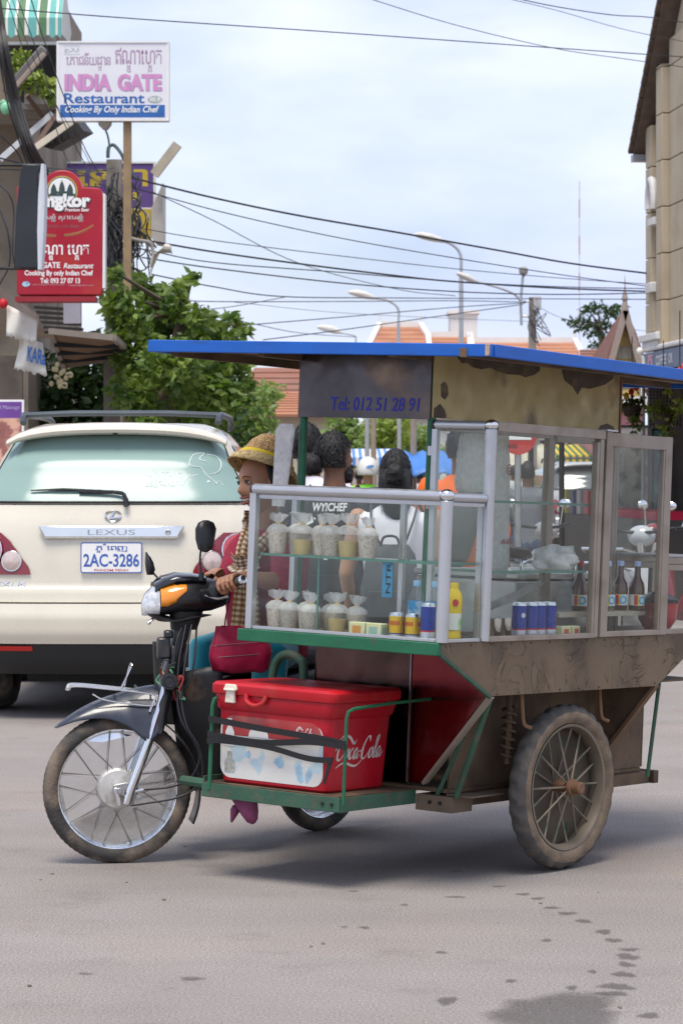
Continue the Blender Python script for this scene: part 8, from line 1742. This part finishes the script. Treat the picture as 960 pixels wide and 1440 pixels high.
for i, (a, b_, d) in enumerate([(-.02, .32, -.06), (.325, .75, .0), (.755, 1.1, -.09), (1.105, 2.6, .0), (2.605, 2.95, -.09), (2.955, 9, .0)]):
    z = 3.05; j = 0
    while z < eave+3.6:
        h_ = .58; top = z+h_-.012
        if a > 5 or b_ < 6:
            lim = eave+.3+max(0, a)*.88
            if z < lim:
                mb = MB(); mb.bx(a, b_-.004, d, .04, z, min(top, lim)); mb.build('stone_block', STO, rb, bevel=.008)
        z += h_
# gable and roof verge
mb = MB(); mb.prism([(0, eave+.2), (4.6, eave+4.3), (9.2, eave+.2)], -.12, -.04, frame((0, 0, 0), (1, 0, 0), (0, 0, 1), (0, -1, 0))); mb.build('gable', STO, rb)
RT = mat('brown_roof_tile', (.14, .1, .075), .8, 0, .25, 8)
mb = MB(); A, B = Vector((-.32, 0, eave+.02)), Vector((4.6, 0, eave+4.6))
mb.add([A+V(0, -.16, 0), B+V(0, -.16, 0), B+V(0, 8, 0), A+V(0, 8, 0)], [(0, 1, 2, 3)]); mb.build('roof_slope', RT, rb, solid=.1, ang=0)
for i in range(36):
    p = A.lerp(B, i/36)+V(.02, -.14, .06); mb = MB(); mb.box((0, 0, 0), (.17, .16, .05), Matrix.Translation(p) @ Matrix.Rotation(R(-38), 4, 'Y')); mb.build('verge_tile', RT, rb)
mb = MB(); mb.bx(-.38, -.24, -.18, 8, eave-.1, eave-.01); mb.build('gutter', mat('zinc', (.4, .4, .42), .4, .5), rb)
# arch moulding, window surround, capital and cornice
def arch(x0, zc, w_, h_, nm='arch_moulding'):
    mb = MB(); mb.tube([V(x0+w_*math.cos(R(a)), -.1, zc+h_*math.sin(R(a))) for a in range(-20, 201, 12)], .05, 8); mb.build(nm, MOLD, rb)
arch(.52, zh(290), .17, .28); mb = MB(); mb.bx(.36, .72, -.12, 0, zh(322), zh(312)); mb.build('arch_base', MOLD, rb)
for x0, x1, y0, y1, d in ((.36, .72, 402, 416, .09), (.42, .66, 416, 470, .05), (-.1, .98, 472, 482, .08), (-.06, .9, 482, 492, .04)):
    mb = MB(); mb.bx(x0, x1, -d-.06, -.002 if d != .05 else -.01, zh(y1), zh(y0)); mb.build('moulding', MOLD if d != .05 else STO, rb, bevel=.01)
mb = MB(); mb.bx(-.06, 6, -.11, -.01, zh(496), zh(489)); mb.build('cornice', MOLD, rb, bevel=.02)
sgn_ = thing('coffee_sign', 'blue shop fascia with white letters under the white cornice', 'sign', RMx)
mb = MB(); mb.bx(.0, 6, -.1, -.05, zh(524), zh(498)); mb.build('board', mat('slate_blue_board', (.1, .14, .22), .5, 0, .1, 2), sgn_)
mb = MB(); write(mb, 'COFFEE', .8, zh(518), .62, zh(504)-zh(518), frame((0, -.103, 0), (1, 0, 0), (0, 0, 1), (0, -1, 0)), 0, .03); mb.build('lettering', mat('pale_letter', (.58, .6, .64), .5), sgn_, ang=0)
mb = MB(); write(mb, 'OR', 1.54, zh(518), .24, zh(504)-zh(518), frame((0, -.103, 0), (1, 0, 0), (0, 0, 1), (0, -1, 0)), 0, .03); mb.build('lettering', mat('pale_letter', (.58, .6, .64), .5), sgn_, ang=0)
mb = MB(); write(mb, 'ក', .3, zh(521), .3, zh(501)-zh(521), frame((0, -.103, 0), (1, 0, 0), (0, 0, 1), (0, -1, 0)), 0, .03); mb.build('lettering', mat('pink_letter2', (.55, .25, .35), .5), sgn_, ang=0)
# shop front: shutters, counter, awning, plants, hanging wares
sf = thing('corner_shop', 'open shop front with a grey awning under the stone building', 'shop', RMx)
mb = MB(); mb.bx(.05, 8, -.05, .03, 0, zh(526)); mb.build('back_wall', mat('shop_dark', (.09, .075, .065), .8, 0, .3, 1.2), sf)
mb = MB(); mb.add([(-1.6, -1.5, zh(566)), (6, -1.5, zh(560)), (6, -.06, zh(530)), (-.4, -.06, zh(530))], [(0, 1, 2, 3)]); mb.build('awning', mat('grey_awning', (.3, .28, .27), .7), sf, solid=.03, ang=0)
mb = MB(); mb.tube([(-1.5, -1.45, zh(569)), (6, -1.45, zh(563))], .03, 8); mb.build('awning_bar', DULL, sf)
for x in (-.9, 1.4): mb = MB(); mb.tube([(x, -1.4, 0), (x, -1.4, zh(568))], .035, 8); mb.build('awning_post', BLACKM, sf)
mb = MB(); mb.bx(-.4, 5, -1.1, -.4, 0, .95); mb.build('counter', mat('counter_dark', (.06, .055, .05), .6), sf)
mb = MB(); mb.bx(.2, 5, -1.0, -.5, .951, 1.04); mb.build('red_cloth', mat('red_cloth', (.5, .01, .05), .7), sf)
for i in range(5): mb = MB(); mb.bx(-.35+.5*i, -.1+.5*i, -1.08, -.8, .955 if i else .955, 1.25); mb.build('display_box', mat('disp%d' % i, [(.5, .45, .1), (.1, .12, .2), (.4, .4, .4), (.45, .1, .1), (.2, .3, .2)][i], .5), sf)
def mural(label, x0, y0, x1, y1, Y, m, name='mural_panel'):
    M, W_, H_ = plane_at(x0, y0, x1, y1, Y); t = thing(name, label, 'panel', M); mb = MB(); mb.bx(0, W_, 0, H_, -.04, 0); mb.build('board', m, t)
    mb = MB(); mb.bx(-.02, 0, -.02, H_+.02, -.045, .01); mb.bx(W_, W_+.02, -.02, H_+.02, -.045, .01); mb.bx(0, W_, H_, H_+.02, -.045, .01); mb.build('frame', BLACKM, t)
    mb = MB(); mb.bx(.02, .06, -at(0, y1, Y).z, 0, -.04, 0); mb.bx(W_-.06, W_-.02, -at(0, y1, Y).z, 0, -.04, 0); mb.build('leg', BLACKM, t); return t
t = mural('grey painted board with a carved stone face behind the door case', 866, 622, 914, 745, 36, mat('stone_mural', (.42, .43, .42), .7, 0, .2, 5, c2=(.16, .17, .18), m2=(.48, .58), ms=4))
mural('colourful painted panel in blues and greens at the shop corner', 918, 605, 938, 735, 33.5, mat('colour_mural', (.1, .2, .32), .6, 0, .3, 4, c2=(.12, .45, .42), m2=(.5, .6), ms=3.5))
mural('pale board with a blue top strip under the hanging plants', 872, 600, 918, 632, 36.3, mat('pale_board', (.5, .5, .52), .6, 0, .1, 4, c2=(.12, .28, .55), m2=(.5, .52), ms=.9))
for i, (x, y, Y, lab, fl) in enumerate([(888, 578, 33, 'hanging planter with yellow and red flowers before the pink shop', 1), (932, 590, 31, 'hanging planter with trailing green leaves beside the bead strings', 0), (955, 552, 30, 'hanging planter with a red flower at the frame edge', 1)]):
    b0 = at(x, y, Y); t = tree('hanging_plant', lab, b0, [(b0+V(0, 0, .0), .02), (b0+V(0, 0, .3), .015)], [(at(x-10, y-14, Y), (.12, .12, .12)), (at(x+8, y-10, Y), (.13, .12, .13)), (at(x, y-2, Y), (.15, .12, .1)), (at(x+4, y+16, Y), (.1, .1, .16))], 260, .075, LF4 if i else LF1, 'hanging plants by the shop front', 50+i, limbs=False, cat='plant')
    mb = MB(); mb.lathe([(0, -.06), (.09, -.06), (.13, .06), (.12, .06), (0, .05)], 14); mb.build('pot', mat('dark_pot', (.05, .04, .035), .7), t)
    mb = MB(); mb.tube([(0, 0, .05), (0, 0, .9)], .006, 5); mb.build('wire', BLACKM, t)
    if fl:
        for j, c in enumerate(((.7, .45, .02), (.6, .03, .03), (.7, .1, .15))): mb = MB(); mb.ell((.06*j-.08, -.1, .18+.05*j), (.035, .03, .045), 8); mb.build('flower', mat('flower%d' % j, c, .5), t)
rnd = random.Random(8)
for i in range(10):
    x = 914+i*4.6; t_ = at(x, 543, 32+.1*(i % 3)); mb = MB(); n = 12
    mb.tube([(0, 0, 0), (0, 0, -.5)], .004, 4)
    for j in range(n): mb.ell((0, 0, -.03-j*.038), (.016, .016, .014), 6)
    o = mb.build('bead_string', mat('dark_bead', (.02, .02, .022), .3), mw=Matrix.Translation(t_)); tag(o, 'string of dark beads hanging from the grey awning', 'bead string', 'bead strings under the awning')
t = thing('globe_lamp', 'white globe lamp on a curved post before the stone building', 'street lamp', Matrix.Translation((at(903, 600, 34).x, 34, 0))); b0 = at(903, 600, 34); q = lambda x, y: at(x, y, 34)-V(b0.x, 34, 0)
mb = MB(); mb.tube(spline([V(0, 0, 0), q(904, 570), q(904, 510), q(900, 500)], 6), .022, 8); mb.build('post', WTR, t); mb = MB(); mb.ell(q(899, 494), (.045, .045, .05), 14); mb.build('globe', mat('globe_white', (.75, .74, .7), .3), t)
# ================================================================ overhead cables
CBL = mat('overhead_cable', (.035, .04, .05), .5)
def cable(P, r_, lab='thin dark overhead cable crossing the sky above the cart', grp='overhead cables across the sky'):
    pts_ = [at(x, y, Y) for x, y, Y in P]; o0 = pts_[0]; mb = MB(); mb.tube([p-o0 for p in spline(pts_, 8)], r_*.72, 5); o = mb.build('overhead_cable', CBL, mw=Matrix.Translation(o0)); tag(o, lab, 'cable', grp); return o
SKYC = [([(186, 250, 31), (300, 278, 31.5), (420, 303, 32), (560, 327, 33), (700, 352, 34), (800, 370, 34.5), (914, 385, 35)], .017), ([(180, 262, 31), (320, 300, 32), (480, 335, 33), (640, 363, 34), (800, 388, 35), (914, 403, 35.5)], .009), ([(182, 318, 31), (300, 338, 33), (480, 360, 35), (640, 378, 37), (800, 392, 39), (920, 400, 40)], .008),
 ([(190, 335, 31), (300, 354, 32), (430, 372, 33), (560, 388, 34), (640, 396, 35), (780, 405, 36), (914, 410, 36)], .016), ([(200, 350, 31), (300, 369, 33), (480, 383, 35), (640, 396, 37), (780, 403, 38), (914, 406, 39)], .010), ([(200, 362, 31), (300, 377, 33), (480, 398, 35), (640, 410, 37), (780, 414, 39), (914, 412, 40)], .012), ([(215, 270, 31), (300, 310, 33), (420, 370, 36), (560, 407, 40), (640, 416, 42)], .008),
 ([(210, 385, 31), (300, 403, 34), (398, 417, 38), (560, 419, 44), (731, 420, 50), (914, 421, 45)], .012), ([(240, 420, 33), (300, 424, 40), (470, 424, 46), (640, 423, 50), (740, 425, 50)], .011), ([(230, 440, 33), (320, 432, 36), (400, 418, 38)], .008), ([(348, 457, 40), (480, 446, 44), (640, 432, 48), (738, 426, 50)], .011), ([(370, 478, 40), (480, 464, 44), (600, 447, 48), (735, 428, 50)], .012), ([(240, 436, 33), (340, 452, 40), (420, 468, 50), (500, 474, 60)], .010), ([(330, 425, 40), (480, 440, 50), (640, 448, 55), (742, 452, 50)], .006), ([(756, 432, 50), (800, 450, 60), (880, 462, 64), (930, 468, 66)], .008)]
def y_at(P, x):
    for (a, b, _), (c, d, _) in zip(P, P[1:]):
        if a <= x <= c: return b+(d-b)*(x-a)/(c-a)
NTH = ['topmost', 'second', 'third', 'fourth', 'fifth', 'sixth', 'seventh', 'eighth', 'ninth', 'tenth', 'eleventh', 'twelfth', 'thirteenth']
crossing = sorted([(y_at(P, 560), i) for i, (P, r_) in enumerate(SKYC) if y_at(P, 560)])
names = {i: ('%s dark overhead cable%s counting down the sky midway across the picture' % (NTH[k], '' if k == 0 else ' from the top')) for k, (y, i) in enumerate(crossing)}
OTHER = iter(['short cable rising from the big tree to the knot over the cart roof', 'cable sloping down from the big tree to the cart roof', 'cable running from the utility pole past the airy tree'])
for i, (P, r_) in enumerate(SKYC): cable(P, r_, names.get(i) or next(OTHER))
TOPC = [([(-20, 10, 24), (200, 27, 26), (480, 46, 28), (760, 66, 30), (960, 80, 32), (1050, 86, 33)], .008), ([(500, -8, 26), (640, 35, 28), (780, 68, 30), (880, 83, 31), (980, 97, 32)], .006), ([(700, -8, 28), (780, 9, 29), (860, 21, 30), (910, 24, 31), (970, 33, 32)], .008), ([(700, -5, 28), (780, 14, 29), (880, 42, 30), (980, 62, 32)], .005)]
for (P, r_), lab in zip(TOPC, ('grey cable crossing the whole top of the sky from side to side', 'lowest of the thin cables meeting the roof edge at the top corner', 'uppermost cable in the top corner above the roof edge', 'faint cable just under the uppermost one in the top corner')): cable(P, r_, lab, 'overhead cables at the top of the sky')
# cable bundle dropping along the shop house to the dark box sign
rnd = random.Random(6); t = thing('cable_bundle', 'thick bundle of black cables sweeping down past the shop house', 'cable bundle', Matrix.Translation(at(0, 60, 26.5))); o0 = at(0, 60, 26.5)
for i in range(24):
    d = rnd.uniform(-13, 13); mb = MB(); mb.tube([p-o0 for p in spline([at(-8+d*.5, -15+rnd.uniform(-8, 8), 26.5), at(4+d*.6, 70, 26.5+rnd.uniform(-.2, .2)), at(18+d*.7, 140+rnd.uniform(-5, 5), 26.5), at(36+d*.8, 200, 26.5+rnd.uniform(-.2, .2)), at(56+d, 245+rnd.uniform(-8, 8), 26.6)], 6)], rnd.choice((.009, .013, .018)), 6); mb.build('cable', mat('old_cable2', (.035, .033, .032), .6, 0, .3, 3, c2=(.14, .13, .12), m2=(.55, .65), ms=3), t)
LEFTC = [([(8, -10, 26), (40, 90, 26.5), (75, 170, 27), (100, 232, 28), (150, 262, 30)], .006), ([(22, -10, 26), (48, 60, 26.5), (80, 150, 27.5), (115, 222, 28), (128, 240, 28)], .007), ([(42, -8, 26), (62, 56, 26.5), (90, 135, 27.5), (118, 205, 28), (140, 245, 28.5)], .008), ([(15, -10, 26), (38, 60, 26.4), (70, 130, 27), (108, 195, 28), (128, 232, 29)], .005), ([(0, 190, 26), (25, 215, 26.3), (45, 260, 26.6), (60, 275, 27)], .01), ([(0, 222, 26), (40, 232, 26.5), (90, 238, 28), (150, 240, 30.8)], .012), ([(0, 238, 26), (60, 240, 27), (120, 243, 29), (160, 236, 30.8)], .009), ([(0, 295, 25.5), (12, 330, 25.5), (14, 370, 25.6), (0, 400, 25.8)], .012), ([(0, 260, 25.5), (14, 275, 25.5), (20, 300, 25.6), (18, 350, 25.6), (22, 376, 25.7)], .01), ([(134, 258, 30.6), (150, 300, 30.6), (180, 345, 30.5), (168, 380, 30.6), (130, 420, 30.7)], .012)]
for P, r_ in LEFTC: cable(P, r_, 'dark cable sagging between the shop house and the utility pole', 'cables at the shop house')
